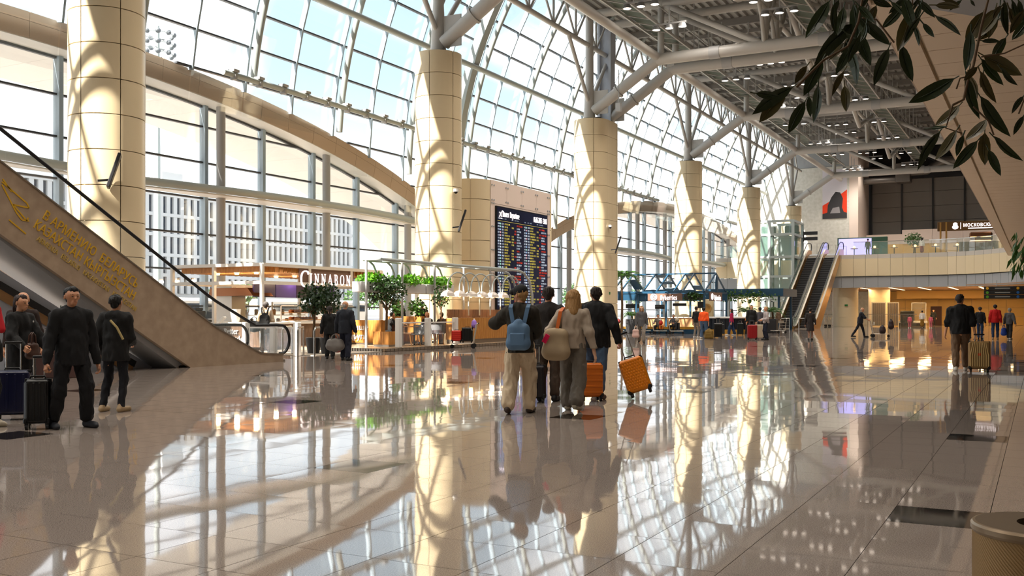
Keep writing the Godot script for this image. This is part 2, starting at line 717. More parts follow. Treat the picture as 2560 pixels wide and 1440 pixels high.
# ================================================================ entrance arches and their upright glazing
func build_facade() -> void:
	var GX := -31.0
	for ai in 2:
		var c: float = [20.0, 92.0][ai]
		var a: float = [34.4, 37.0][ai]
		var fa := thing("window_%d" % (2 + ai), ["upright glass front under the wide beige arch beside the escalator", "upright glass front under the arch behind the blue gabled kiosk"][ai], "glass front", Vector3(GX, 0, -c), 0, "", "structure")
		var pane_mat := mat("glass")
		var z0 := 23.8 + 7.0 * (-5 if ai == 0 else 5)
		var steps := 19 if ai == 0 else 20
		for k in steps:
			var za := z0 + 3.5 * k
			var zb := za + 3.5
			if za > 125: break
			for r in 8:
				var ya := 0.1 if r == 0 else 0.2 + 1.5 * r
				var yb := 0.2 + 1.5 * (r + 1)
				var ta := minf(yb, arch_low(za) if absf(za - c) < a else 0.0)
				var tb := minf(yb, arch_low(zb) if absf(zb - c) < a else 0.0)
				if maxf(ta, tb) < ya + 0.15:
					continue
				var poly := PackedVector2Array([Vector2(za + 0.03, ya + 0.03), Vector2(zb - 0.03, ya + 0.03)])
				if tb > ya + 0.06: poly.append(Vector2(zb - 0.03, tb - 0.02))
				if ta > ya + 0.06: poly.append(Vector2(za + 0.03, ta - 0.02))
				if poly.size() < 3: continue
				var m := MB.new().prism(poly, 0.02, Transform3D(Basis(Vector3(0, 0, -1), Vector3.UP, Vector3(1, 0, 0)), Vector3(GX, 0, 0)))
				wpart(fa, "pane", m, pane_mat)
			var top := arch_low(za)
			if top > 0.3 and absf(za - c) < a:
				wpart(fa, "mullion", MB.new().bx(GX - 0.1, GX + 0.22, 0, top, -za - 0.09, -za + 0.09), mat("mullion"))
				if k % 2 == 0:
					wpart(fa, "post", MB.new().tube([Vector3(GX + 0.6, 0, -za - 0.42), Vector3(GX + 0.6, top, -za - 0.42)], 0.19, 14), mat("grey_steel"), "round steel post")
		for r in range(0, 7):
			var y := 0.2 + 1.5 * (r + 1)
			var m := MB.new()
			var kk := 1.0 - pow(y / 10.65, 2)
			if kk <= 0: continue
			var half := a * sqrt(kk)
			m.bx(GX - 0.06, GX + 0.1, y - 0.035, y + 0.035, -minf(c + half, 125.0), -maxf(c - half, -13.5))
			wpart(fa, "transom", m, mat("transom"))
		# the clad arch: two courses of panels, a white soffit, the canopy outside
		var ar := thing("trim_%d" % (1 + ai), ["beige panelled arch band sweeping down over the glass front by the escalator", "beige panelled arch band over the glass front behind the blue kiosk"][ai], "arch band", Vector3(-30, 0, -c), 0, "", "structure")
		var n := 56
		var pts := []
		for k in n + 1:
			var t := PI * k / n
			pts.append([Vector2(c - a * cos(t), 10.65 * sin(t)), Vector2(-cos(t) / a, sin(t) / 10.65).normalized()])
		var head := MB.new()
		for k in n:
			var p: Vector2 = pts[k][0]
			var q: Vector2 = pts[k + 1][0]
			var np: Vector2 = pts[k][1]
			var nq: Vector2 = pts[k + 1][1]
			if maxf(p.x, q.x) < -14 or minf(p.x, q.x) > 126:
				continue
			var xf := Transform3D(Basis(Vector3(0, 0, -1), Vector3.UP, Vector3(1, 0, 0)), Vector3(-31.1, 0, 0))
			var s := (q - p).normalized() * 0.008
			for course in [[0.0, 0.56], [0.572, 0.88]]:
				var m := MB.new().prism(PackedVector2Array([p + s + np * course[0], q - s + nq * course[0], q - s + nq * course[1], p + s + np * course[1]]), 1.15, xf)
				wpart(ar, "panel", m, mat("band"))
			var dn := Vector2(0, -0.02)
			wpart(ar, "soffit_panel", MB.new().prism(PackedVector2Array([p - np * 0.03, q - nq * 0.03, q - nq * 0.004, p - np * 0.004]), 1.12, xf), mat("white_panel"), "white underside")
			var xo := Transform3D(xf.basis, Vector3(-35.6, 0, 0))
			wpart(ar, "canopy_panel", MB.new().prism(PackedVector2Array([p + s + dn, q - s + dn, q - s + nq * 0.1, p + s + np * 0.1]), 4.45, xo), mat("white_panel"), "white canopy panel outside")
			head.bar(Vector3(GX, p.y - 0.06, -p.x), Vector3(GX, q.y - 0.06, -q.x), 0.14, 0.12)
		wpart(ar, "glazing_head", head, mat("transom"))
	# bowed canopies inside over the doors
	for b in [[-4.0, 24.2, 6.55], [26.4, 46.4, 6.45], [68.0, 88.4, 6.5], [91.0, 108.0, 6.5]]:
		var cp := thing("door_canopy", ["bowed white tube canopy in front of the glass, running behind the first column", "bowed white tube canopy ending beside the second column", "bowed white tube canopy behind the blue kiosk's palm", "bowed white tube canopy ending at the upper balcony"][used.get("door_canopy", -1) + 1], "canopy", Vector3(GX, 0, -(b[0] + b[1]) / 2), 0, "bowed canopies along the glass front")
		var pts := []
		var poly := PackedVector2Array()
		for k in 17:
			var t := k / 16.0
			var z: float = lerpf(b[0], b[1], t)
			var out := 0.75 + 1.0 * sin(PI * t)
			pts.append(Vector3(GX + out, b[2], -z))
			poly.append(Vector2(out - 0.05, -z))
		poly.append(Vector2(0.3, -b[1])); poly.append(Vector2(0.3, -b[0]))
		wpart(cp, "tube", MB.new().tube(pts, 0.16, 10), mat("white_steel"))
		wpart(cp, "wing", MB.new().prism(poly, 0.06, Transform3D(Basis(Vector3.RIGHT, Vector3.BACK, Vector3.DOWN), Vector3(GX, b[2] - 0.16, 0))), mat("white_panel"))
		for e in 2:
			var p: Vector3 = pts[0] if e == 0 else pts[16]
			wpart(cp, "end_post", MB.new().tube([p, Vector3(p.x, 0, p.z)], 0.12, 10), mat("white_steel"))


# ================================================================ columns
func build_columns() -> void:
	var R := 1.05
	var shell := MB.new()
	var arc := TAU / 6.0
	var gap := 0.011
	shell.lathe([Vector2(R - 0.07, 0.011), Vector2(R - 0.008, 0.011), Vector2(R, 0.016), Vector2(R, 0.984), Vector2(R - 0.008, 0.989), Vector2(R - 0.07, 0.989)], 9, Transform3D(), gap, arc - gap * 2)
	var panel := shell.mesh()
	var flat := MB.new().rbox(Vector3(0, 0.5, 0), Vector3(0.04, 0.99, 0.7), 0.008).mesh()
	var names := ["round beige panelled column rising behind the escalator", "round beige panelled column beside the tree in the cafe", "broad beige column of oval plan with a grey steel pier on top", "round beige panelled column behind the blue gabled kiosk", "round beige panelled column behind the glass lift", "round beige panelled column standing through the far balcony"]
	for k in 6:
		var z := -(20.0 + 18.0 * k)
		var col := thing("column", names[k], "column", Vector3(-23.9, 0, z), 0, "columns along the glass vault", "structure")
		var wide := 0.7 if k == 2 else 0.0
		part(col, "core", MB.new().lathe([Vector2(R - 0.09, 0), Vector2(R - 0.09, 12.98), Vector2(0, 12.98)], 32) if k != 2 else MB.new().bx(-R + 0.09, R - 0.09, 0, 12.98, -0.7, 0.7).lathe([Vector2(R - 0.09, 0), Vector2(R - 0.09, 12.98), Vector2(0, 12.98)], 32, Transform3D(Basis(), Vector3(0, 0, 0.7))).lathe([Vector2(R - 0.09, 0), Vector2(R - 0.09, 12.98), Vector2(0, 12.98)], 32, Transform3D(Basis(), Vector3(0, 0, -0.7))), mat("beige"))
		for row in 13:
			for q in 6:
				var o := part(col, "panel", panel, mat("beige"))
				o.position = Vector3(0, row, (wide if q < 3 else -wide) if k == 2 else 0.0)
				o.rotation.y = -arc * q if k == 2 else -arc * q - 0.35
			if k == 2:
				for sx in [-1, 1]:
					for sz in [-1, 1]:
						part(col, "panel", flat, mat("beige")).position = Vector3(sx * (R - 0.02), row, sz * 0.35)
		part(col, "cap", MB.new().bx(-0.55, 0.55, 13.0, 13.1, -0.5, 0.5).tube([Vector3(0, 12.95, 0), Vector3(0, 13.3, 0)], 0.34, 14), mat("dark_steel"), "dark bearing plate")
		if k in [0, 1, 2]:
			# a flat screen tilted off the column, seen from its edge
			var sc := thing("tilted_screen", ["slim tilted screen on the first column", "slim tilted screen on the column by the departures board", "slim tilted screen on the oval column"][k], "screen", Vector3([-22.72, -22.42, -22.38][k], [5.35, 5.45, 5.5][k], z + [0.75, 0.4, 0.2][k]), 0, "tilted screens on the columns")
			sc.rotation.y = [0.84, 0.55, 0.4][k]
			part(sc, "casing", MB.new().rbox(Vector3.ZERO, Vector3(0.09, [1.0, 1.0, 1.05][k], 0.62), 0.02, Basis(Vector3.BACK, -0.32)), mat("dark_steel"))
			part(sc, "bracket", MB.new().bar(Vector3(-0.42, -0.3, 0.1), Vector3(-0.1, -0.25, 0), 0.06, 0.06), mat("dark_steel"))


# ================================================================ steel roof
func build_roof_structure() -> void:
	var deck := thing("ceiling", "grey corrugated metal roof deck on dark purlins", "ceiling", Vector3(-5, 21, -58), 0, "", "structure")
	var m := MB.new()
	var x := -25.8
	var zf := 15.0
	var zb := -130.0
	while x < 17.0:
		var pr := [Vector2(0, 0), Vector2(0.22, 0), Vector2(0.28, 0.16), Vector2(0.46, 0.16), Vector2(0.52, 0)]
		for k in 4:
			var p: Vector2 = pr[k] + Vector2(x, 21.2)
			var q: Vector2 = pr[k + 1] + Vector2(x, 21.2)
			m.quad(Vector3(p.x, p.y, zf), Vector3(q.x, q.y, zf), Vector3(q.x, q.y, zb), Vector3(p.x, p.y, zb), Vector3.DOWN)
		x += 0.52
	wpart(deck, "corrugated_sheets", m, mat("deck"), "", "stuff")
	wpart(deck, "roof_slab", MB.new().bx(-25.9, 17, 21.4, 21.8, -130, 15), mat("grey_recess"))
	for k in range(-3, 22):
		wpart(deck, "purlin", MB.new().bx(-25.6, 16.2, 20.72, 21.18, -6.0 * k - 0.09, -6.0 * k + 0.09), mat("grey_recess"))
	for k in range(-2, 22):
		wpart(deck, "purlin", MB.new().bx(-25.6, 16.2, 20.95, 21.18, -6.0 * k + 2.94, -6.0 * k + 3.06), mat("grey_recess"))
	wpart(deck, "edge_beam", MB.new().bx(-26.1, -25.6, 20.6, 21.8, -130, 15), mat("white_steel"))
	var zs := [2.0, 20.0, 38.0, 55.0, 57.6, 74.0, 92.0, 110.0]
	var names := ["white tubular roof frame spanning the hall above the viewer", "white tubular roof frame on the first column", "white tubular roof frame on the column by the cafe", "white tubular roof frame on the oval column", "white tubular roof frame on the grey steel pier of the oval column", "white tubular roof frame on the column behind the blue kiosk", "white tubular roof frame on the column behind the lift", "white tubular roof frame on the column through the far balcony"]
	var st := mat("roof_steel", Color(0.72, 0.71, 0.69), 0.4)
	for i in zs.size():
		var z: float = -zs[i]
		var fr := thing("roof_frame", names[i], "roof truss", Vector3(-23.9, 13.1, z), 0, "roof frames across the hall")
		var top := 19.2
		var base := Vector3(-23.9, 13.1, z)
		if i == 4:
			wpart(fr, "pier", MB.new().bx(-24.25, -23.55, 13.0, 19.6, z - 0.12, z + 0.12).bx(-24.35, -24.2, 13.0, 19.6, z - 0.35, z + 0.35).bx(-23.6, -23.45, 13.0, 19.6, z - 0.35, z + 0.35), mat("pier_steel", Color(0.68, 0.70, 0.74), 0.4), "grey flanged steel pier")
		else:
			wpart(fr, "mast", MB.new().tube([base, Vector3(-23.9, 15.2, z), Vector3(-23.9, 19.3, z)], [0.36, 0.25, 0.24], 12), st)
			for s in [-1, 1]:
				wpart(fr, "strut", MB.new().tube([base + Vector3(0, 1.0, s * 0.2), Vector3(-23.9, 17.4, z + s * 3.0)], 0.12, 8), st)
		wpart(fr, "knee_brace", MB.new().tube([Vector3(-23.6, 13.5, z), Vector3(-19.6, 16.1, z)], 0.32, 14), st)
		wpart(fr, "collar", MB.new().tube([Vector3(-22.1, 14.47, z), Vector3(-22.0, 14.54, z)], 0.4, 14), st)
		wpart(fr, "gusset", MB.new().bx(-23.7, -22.7, 13.3, 14.7, z - 0.03, z + 0.03), st)
		wpart(fr, "bottom_chord", MB.new().tube([Vector3(-19.75, 16.05, z), Vector3(-19.4, 16.12, z), Vector3(16, 16.12, z)], 0.33, 14), st)
		wpart(fr, "top_chord", MB.new().tube([Vector3(-24.0, 19.3, z), Vector3(16, 19.3, z)], 0.24, 10), st)
		for k in 7:
			var px := -19.4 + 6.0 * k
			if px > 15: break
			wpart(fr, "post", MB.new().tube([Vector3(px, 16.1, z), Vector3(px, 19.3, z)], 0.19, 10), st)
			if px + 6.0 < 16:
				wpart(fr, "diagonal", MB.new().tube([Vector3(px + 0.3, 19.2, z), Vector3(px + 5.8, 16.3, z)], 0.17, 8), st)
			if k > 0:
				for s in [-1, 1]:
					wpart(fr, "branch", MB.new().tube([Vector3(px, 16.2, z + s * 0.1), Vector3(px, 17.6, z + s * 0.7), Vector3(px, 18.8, z + s * 2.0), Vector3(px, 20.6, z + s * 3.0)], 0.12, 8), st)
			wpart(fr, "sleeve", MB.new().tube([Vector3(px + 2.9, 16.12, z), Vector3(px + 3.5, 16.12, z)], 0.36, 14), mat("grey_steel"))
	# trusses along the hall
	var tn := ["tubular truss along the top edge of the glass vault", "long tubular truss under the roof, second from the vault", "long tubular truss under the roof, third from the vault", "long tubular truss under the roof, fourth from the vault"]
	var ti := 0
	for tx in [-23.9, -13.4, -7.4, -1.4]:
		var tr := thing("long_truss", tn[ti], "roof truss", Vector3(tx, 17.5, -58), 0, "trusses along the hall")
		var lo := 17.45 if ti == 0 else 18.2
		var hi := 19.3 if ti == 0 else 20.5
		wpart(tr, "lower_chord", MB.new().tube([Vector3(tx, lo, 12), Vector3(tx, lo, -114.8)], 0.15, 8), st)
		wpart(tr, "upper_chord", MB.new().tube([Vector3(tx, hi, 12), Vector3(tx, hi, -114.8)], 0.13, 8), st)
		for k in range(0, 37):
			var z := -(2.0 + 3.0 * k)
			wpart(tr, "web", MB.new().tube([Vector3(tx, lo, z), Vector3(tx, hi, z)], 0.07, 6), st)
			wpart(tr, "web", MB.new().tube([Vector3(tx, lo, z), Vector3(tx, hi, z - 1.5)], 0.07, 6), st)
			wpart(tr, "web", MB.new().tube([Vector3(tx, hi, z - 1.5), Vector3(tx, lo, z - 3.0)], 0.07, 6), st)
		ti += 1
	var kn := thing("knee_tube", "smooth white tube linking the knees of the roof frames", "steel tube", Vector3(-19.6, 16.1, -58))
	for k in 7:
		wpart(kn, "length", MB.new().tube([Vector3(-19.6, 16.25, -[2.0, 20.0, 38.0, 57.6, 74.0, 92.0, 110.0][k] + 0.3), Vector3(-19.6, 16.25, -[20.0, 38.0, 55.0, 74.0, 92.0, 110.0, 115.0][k] + 0.1)], 0.24, 12), st)
	for k in 3:
		var lx: float = [-12.7, -6.7, -0.7][k]
		var kt := thing("tie_tube", ["white tube along the lower chords, next to the knees", "white tube along the lower chords, midway over the hall", "white tube along the lower chords beside the gallery"][k], "steel tube", Vector3(lx, 16.2, -58), 0, "tubes along the roof frames")
		wpart(kt, "length", MB.new().tube([Vector3(lx, 16.2, 5), Vector3(lx, 18.8, -2), Vector3(lx, 16.2, -2)], 0.1, 6), st)
		for f in 6:
			var za: float = -[20.0, 38.0, 57.6, 74.0, 92.0, 20.0][f]
			var zc: float = -[38.0, 55.0, 74.0, 92.0, 110.0, 2.0][f]
			wpart(kt, "length", MB.new().tube([Vector3(lx, 18.9, za), Vector3(lx, 16.3, (za + zc) / 2), Vector3(lx, 18.9, zc)], 0.18, 8), st)
	# catwalks: two rails, cross bracing, a green-grey grating, hanging rods
	for w in 3:
		var wx: float = [-19.4, -13.4 + 2.2, -7.4 + 2.2][w]
		var cw := thing("catwalk", ["steel lighting catwalk above the knees of the roof frames", "steel lighting catwalk over the middle of the hall", "steel lighting catwalk on the gallery side of the roof"][w], "catwalk", Vector3(wx, 17.5, -58), 0, "catwalks under the roof")
		for s in [-1, 1]:
			wpart(cw, "rail", MB.new().bar(Vector3(wx + s * 0.55, 17.55, 8), Vector3(wx + s * 0.55, 17.55, -113), 0.09, 0.14), st)
			wpart(cw, "hand_rail", MB.new().bar(Vector3(wx + s * 0.55, 18.6, 8), Vector3(wx + s * 0.55, 18.6, -113), 0.06, 0.06), st)
		wpart(cw, "grating", MB.new().bx(wx - 0.5, wx + 0.5, 17.66, 17.7, -113, 8), mat("grating", Color(0.36, 0.41, 0.37), 0.6))
		var br := MB.new()
		for k in 80:
			var z := 8.0 - 1.5 * k
			wpart(cw, "brace", MB.new().bar(Vector3(wx - 0.55, 17.55, z), Vector3(wx + 0.55, 17.55, z - 1.5), 0.05, 0.05), st)
			wpart(cw, "hanger", MB.new().bar(Vector3(wx + (0.55 if k % 2 else -0.55), 17.55, z), Vector3(wx + (0.55 if k % 2 else -0.55), 20.9, z), 0.05, 0.05), st)
	# round lamps in threes
	var head := MB.new().lathe([Vector2(0.0, 0.22), Vector2(0.17, 0.2), Vector2(0.25, 0.0), Vector2(0.21, 0.0)], 14).mesh()
	var disc := MB.new().lathe([Vector2(0.21, 0.02), Vector2(0.0, 0.02)], 14).mesh()
	var spots := []
	for w in 3:
		for k in range(-5, 16):
			spots.append(Vector3([-19.4, -11.2, -5.2][w] + [1.0, -1.2, 1.2][w] + 0.4, 17.35, -(24.0 + 6.0 * k + 2.0 * w)))
	for k in range(0, 16):
		spots.append(Vector3(-16.4, 18.9, -(27.0 + 6.0 * k)))
	for k in spots.size():
		for z in zs:
			if absf(spots[k].z + z) < 2.3:
				spots[k].z = -z - 2.4 if z != 55.0 else -52.4
		var lp := thing("roof_light", "three round white downlights on a short bar below the roof", "ceiling light", spots[k], 0, "downlights in threes under the roof")
		for j in 3:
			var h := part(lp, "reflector", head, mat("lamp_head", Color(0.5, 0.5, 0.5), 0.4))
			h.position = Vector3((j - 1) * 0.75, -0.3, 0)
			var e := part(h, "lamp", disc, mat("lamp_white"))
			e.position = Vector3(0, -0.01, 0)
		part(lp, "bar", MB.new().bx(-0.95, 0.95, -0.06, 0.02, -0.04, 0.04).bx(-0.03, 0.03, 0, 1.0, -0.03, 0.03), mat("grey_steel"))
		if true:
			var s := SpotLight3D.new()
			s.name = "roof_lamp_beam"
			lp.add_child(s, true)
			s.position = Vector3(0, -0.45, 0)
			s.rotation.x = -PI / 2
			s.spot_angle = 62
			s.spot_range = 60
			s.spot_attenuation = 2.0
			s.light_size = 0.85
			s.light_energy = 25.0
			s.light_color = Color(1, 0.96, 0.91)
			s.shadow_enabled = true


# ================================================================ gallery overhead at the side
func build_gallery() -> void:
	var ga := thing("gallery_soffit", "beige panelled underside of the upper gallery, split by a dark seam along the hall", "soffit", Vector3(6, 6.4, -58), 0, "", "structure")
	mat("soffit_beige", Color(0.88, 0.80, 0.69), 0.45)
	# the strip outside the seam and the panels inside it, laid across the hall
	var step := 1.17
	var k := 0
	var z := -17.0
	while z > -97:
		var zb := maxf(z - step, -97.0)
		wpart(ga, "edge_panel", MB.new().bx(-2.42, -1.97, 6.4, 6.5, zb + 0.008, z - 0.008), mat("soffit_beige"))
		wpart(ga, "panel", MB.new().bx(-1.89, 16.0, 6.4, 6.5, zb + 0.016, z - 0.016), mat("soffit_beige"))
		z = zb
		k += 1
	wpart(ga, "slab", MB.new().bx(-2.3, 16, 6.52, 7.0, -97, -14), mat("beige"))
	wpart(ga, "fascia", MB.new().bx(-2.46, -2.42, 6.42, 7.3, -97, -14), mat("band"))
	var nb := MB.new()
	nb.prism(PackedVector2Array([Vector2(-2.42, 14.6), Vector2(16, 14.6), Vector2(16, 40), Vector2(-2.42, 16.2)]), 0.09, Transform3D(Basis(Vector3.RIGHT, Vector3.FORWARD, Vector3.UP), Vector3(0, 6.3, 0)))
	wpart(ga, "grey_soffit", nb, mat("grey_band"), "plain grey part of the underside")


# ================================================================ far balcony, end walls, the hall below
func build_balcony() -> void:
	var path := []
	for p in [[-30.5, 104.0], [-9.5, 104.0], [-7.8, 103.7], [-6.2, 103.0], [-4.6, 101.6], [-3.2, 99.8], [-1.9, 97.6], [-0.6, 95.0], [0.8, 92.0], [2.2, 89.0], [4.5, 84.0], [6.5, 80.0]]:
		path.append(Vector3(p[0], 0, -p[1]))
	var ba := thing("balcony", "curved upper balcony with beige and grey panelled fascia below a glass rail", "balcony", Vector3(-12, 0, -104), 0, "", "structure")
	# walk the path in steps of about 1.15 m
	var pts := [path[0]]
	for i in path.size() - 1:
		var n := maxi(1, int(round(path[i].distance_to(path[i + 1]) / 1.16)))
		for k in n:
			pts.append(path[i].lerp(path[i + 1], float(k + 1) / n))
	for i in pts.size() - 1:
		var p: Vector3 = pts[i]
		var q: Vector3 = pts[i + 1]
		var d := (q - p).normalized() * 0.012
		var cross := Vector3.UP.cross(q - p).normalized()
		if cross.z < 0: cross = -cross
		var bs := [[5.1, 6.83, 0.0, "beige", "beige_panel"], [3.95, 5.03, -0.14, "grey_band", "grey_panel"], [6.84, 7.25, -0.05, "pale_kerb", "kerb_panel"]]
		mat("pale_kerb", Color(0.76, 0.73, 0.69), 0.35)
		for b in bs:
			var m := MB.new()
			var a0: Vector3 = p + d + cross * float(b[2])
			var a1: Vector3 = q - d + cross * float(b[2])
			m.bar(Vector3(a0.x, (b[0] + b[1]) / 2, a0.z), Vector3(a1.x, (b[0] + b[1]) / 2, a1.z), 0.08, b[1] - b[0])
			wpart(ba, b[4], m, mat(b[3]))
		if i % 2 == 0 and i + 2 < pts.size():
			var q2: Vector3 = pts[i + 2]
			var m := MB.new()
			m.bar(Vector3(p.x, 7.85, p.z) + d - cross * 0.12, Vector3(q2.x, 7.85, q2.z) - d - cross * 0.12, 0.03, 1.2)
			if not (p.x > -22.0 and p.x < -17.4):
				wpart(ba, "rail_glass", m, mat("rail_glass") if mats.has("rail_glass") else pane("rail_glass", Color(0.7, 0.85, 0.8), 0.1))
				wpart(ba, "hand_rail", MB.new().bar(Vector3(p.x, 8.5, p.z) - cross * 0.12, Vector3(q2.x, 8.5, q2.z) - cross * 0.12, 0.06, 0.06), mat("chrome"))
	var poly := PackedVector2Array()
	for p in pts:
		poly.append(Vector2(p.x, -p.z))
	poly.append(Vector2(16, 80)); poly.append(Vector2(16, 131)); poly.append(Vector2(-30.5, 131))
	var flat := Transform3D(Basis(Vector3.RIGHT, Vector3.FORWARD, Vector3.UP), Vector3(0, 0, 0))
	var inner := PackedVector2Array()
	for p in poly:
		inner.append(p + Vector2(0, 0.12))
	wpart(ba, "deck", MB.new().prism(inner, 0.3, Transform3D(flat.basis, Vector3(0, 6.9, 0))), mat("granite"))
	wpart(ba, "lower_ceiling", MB.new().prism(inner, 0.1, Transform3D(flat.basis, Vector3(0, 4.02, 0))), mat("low_ceiling", Color(0.62, 0.50, 0.40), 0.5))
	# end walls above the deck
	var w := thing("wall_far", "white end wall beside the poster", "wall", Vector3(-23, 7.2, -116), 0, "", "structure")
	wpart(w, "panel", MB.new().bx(-31, -18.85, 7.2, 17.9, -116.5, -116.0), mat("white_wall"))
	wpart(w, "upper_panel", MB.new().bx(-31, -18.0, 17.95, 21.4, -116.6, -116.1), mat("grey_band"))
	wpart(w, "return", MB.new().bx(-18.85, -17.9, 7.2, 21.4, -124, -116.05), mat("pink_panel"))
	var g := thing("wall_recess", "dark grey panelled wall of the recess behind the upper cafe", "wall", Vector3(-6, 7.2, -124), 0, "", "structure")
	wpart(g, "backing", MB.new().bx(-18, 16, 7.2, 21.4, -124.8, -124.2), mat("black"))
	for k in 10:
		for r in 4:
			wpart(g, "panel", MB.new().bx(-17.6 + 3.35 * k + 0.05, -17.6 + 3.35 * (k + 1) - 0.05, 10.4 + 1.7 * r + 0.02, 10.4 + 1.7 * (r + 1) - 0.02, -124.2, -124.1), mat("grey_recess"))
	for k in 10:
		wpart(g, "post", MB.new().bx(-17.6 + 3.35 * k - 0.09, -17.6 + 3.35 * k + 0.09, 10.4, 17.6, -124.1, -123.9), mat("dark_steel"))
	wpart(g, "beam", MB.new().bx(-17.8, 16, 17.0, 17.5, -124.05, -123.6), mat("dark_steel"))
	wpart(g, "brace", MB.new().bar(Vector3(-11.4, 19.4, -123.8), Vector3(-8.4, 17.4, -123.8), 0.2, 0.2), mat("dark_steel"))
	var pk := thing("trim_pink", "low pale pink boarding along the upper floor", "boarding", Vector3(-9, 9.2, -122), 0, "", "structure")
	wpart(pk, "board", MB.new().bx(-18, -14.0, 9.35, 10.5, -122.3, -122.1), mat("pink_panel"))
	for k in 6:
		wpart(pk, "board", MB.new().bx(-14.0 + 3.2 * k + 0.01, -14.0 + 3.2 * (k + 1) - 0.01, 9.35, 10.95, -122.2, -122.0), mat("pink_panel"))
	wpart(pk, "shop_back", MB.new().bx(-18, 16, 7.2, 9.35, -122.4, -122.1), mat("golden_wall"))
	# air ducts
	var du := thing("air_duct", "fat grey ventilation duct stepping down in front of the dark recess", "duct", Vector3(-12, 18, -120))
	var dm := mat("duct_metal", Color(0.44, 0.42, 0.40), 0.4, 0.5)
	wpart(du, "run", MB.new().tube([Vector3(4, 18.3, -120), Vector3(-9.6, 18.3, -120), Vector3(-11.2, 17.3, -120), Vector3(-12.8, 17.3, -120)], 0.45, 14), dm)
	wpart(du, "box", MB.new().rbox(Vector3(-13.6, 17.2, -120), Vector3(1.6, 2.2, 1.6), 0.1), dm)
	for y in [17.7, 16.5]:
		wpart(du, "branch", MB.new().tube([Vector3(-14.2, y, -120), Vector3(-17.85, y, -120)], 0.38, 14), dm)
	# the hall under the balcony
	var lw := thing("wall_lower", "warm golden panelled wall of the lower hall", "wall", Vector3(-8, 0, -127), 0, "", "structure")
	for k in 18:
		for r in 4:
			wpart(lw, "panel", MB.new().bx(-16.0 + 1.8 * k + 0.012, -16.0 + 1.8 * (k + 1) - 0.012, 1.0 * r + 0.01, 1.0 * (r + 1) - 0.01, -127.2, -127.0), mat("golden_wall"))
	wpart(lw, "backing", MB.new().bx(-31, 16, 0, 7, -127.6, -127.2), mat("white_wall"))
	wpart(lw, "door", MB.new().bx(-11.4, -10.2, 0, 2.2, -127.0, -126.9), mat("dark_red", Color(0.28, 0.10, 0.07), 0.5), "dark red door")
	wpart(lw, "bulkhead", MB.new().bx(-14.8, -5.5, 3.1, 4.0, -124.4, -124.0), mat("golden_wall"))
	for c in [[-17.6, 106.0, 1.25], [-15.2, 112.5, 1.1]]:
		var cl := thing("round_pier", "round beige pier carrying the balcony %s" % ("beside the escalators" if c[1] < 110 else "behind the glass barrier"), "column", Vector3(c[0], 0, -c[1]), 0, "piers under the balcony", "structure")
		for r in 4:
			for q in 5:
				part(cl, "panel", MB.new().lathe([Vector2(c[2] - 0.03, r + 0.006), Vector2(c[2], r + 0.01), Vector2(c[2], r + 0.99), Vector2(c[2] - 0.03, r + 0.994)], 7, Transform3D(), TAU / 5 * q + 0.005, TAU / 5 - 0.01), mat("beige"))
		part(cl, "core", MB.new().lathe([Vector2(c[2] - 0.02, 0), Vector2(c[2] - 0.02, 4.0)], 24), mat("beige"))
	# strip lights in the lower ceiling, running away along the hall
	for k in 6:
		var lx := -16.2 + 2.75 * k
		var sl := thing("strip_light", "long slim lit strip in the ceiling under the balcony", "ceiling light", Vector3(lx, 4.0, -113), 0, "strip lights under the balcony")
		part(sl, "housing", MB.new().bx(-0.16, 0.16, -0.01, 0.05, -6, 6), mat("white"))
		part(sl, "lamp", MB.new().bx(-0.11, 0.11, -0.03, -0.012, -5.9, 5.9), mat("lamp_warm_strip") if mats.has("lamp_warm_strip") else glow("lamp_warm_strip", Color(1.0, 0.86, 0.66), 2.5))
		var al := AreaLight3D.new()
		al.name = "strip_glow"
		sl.add_child(al, true)
		al.position = Vector3(0, -0.06, 0)
		al.rotation.x = -PI / 2
		al.area_size = Vector2(0.22, 11.8)
		al.light_energy = 34.0
		al.light_color = Color(1.0, 0.84, 0.6)
		al.area_range = 60
		al.shadow_enabled = true


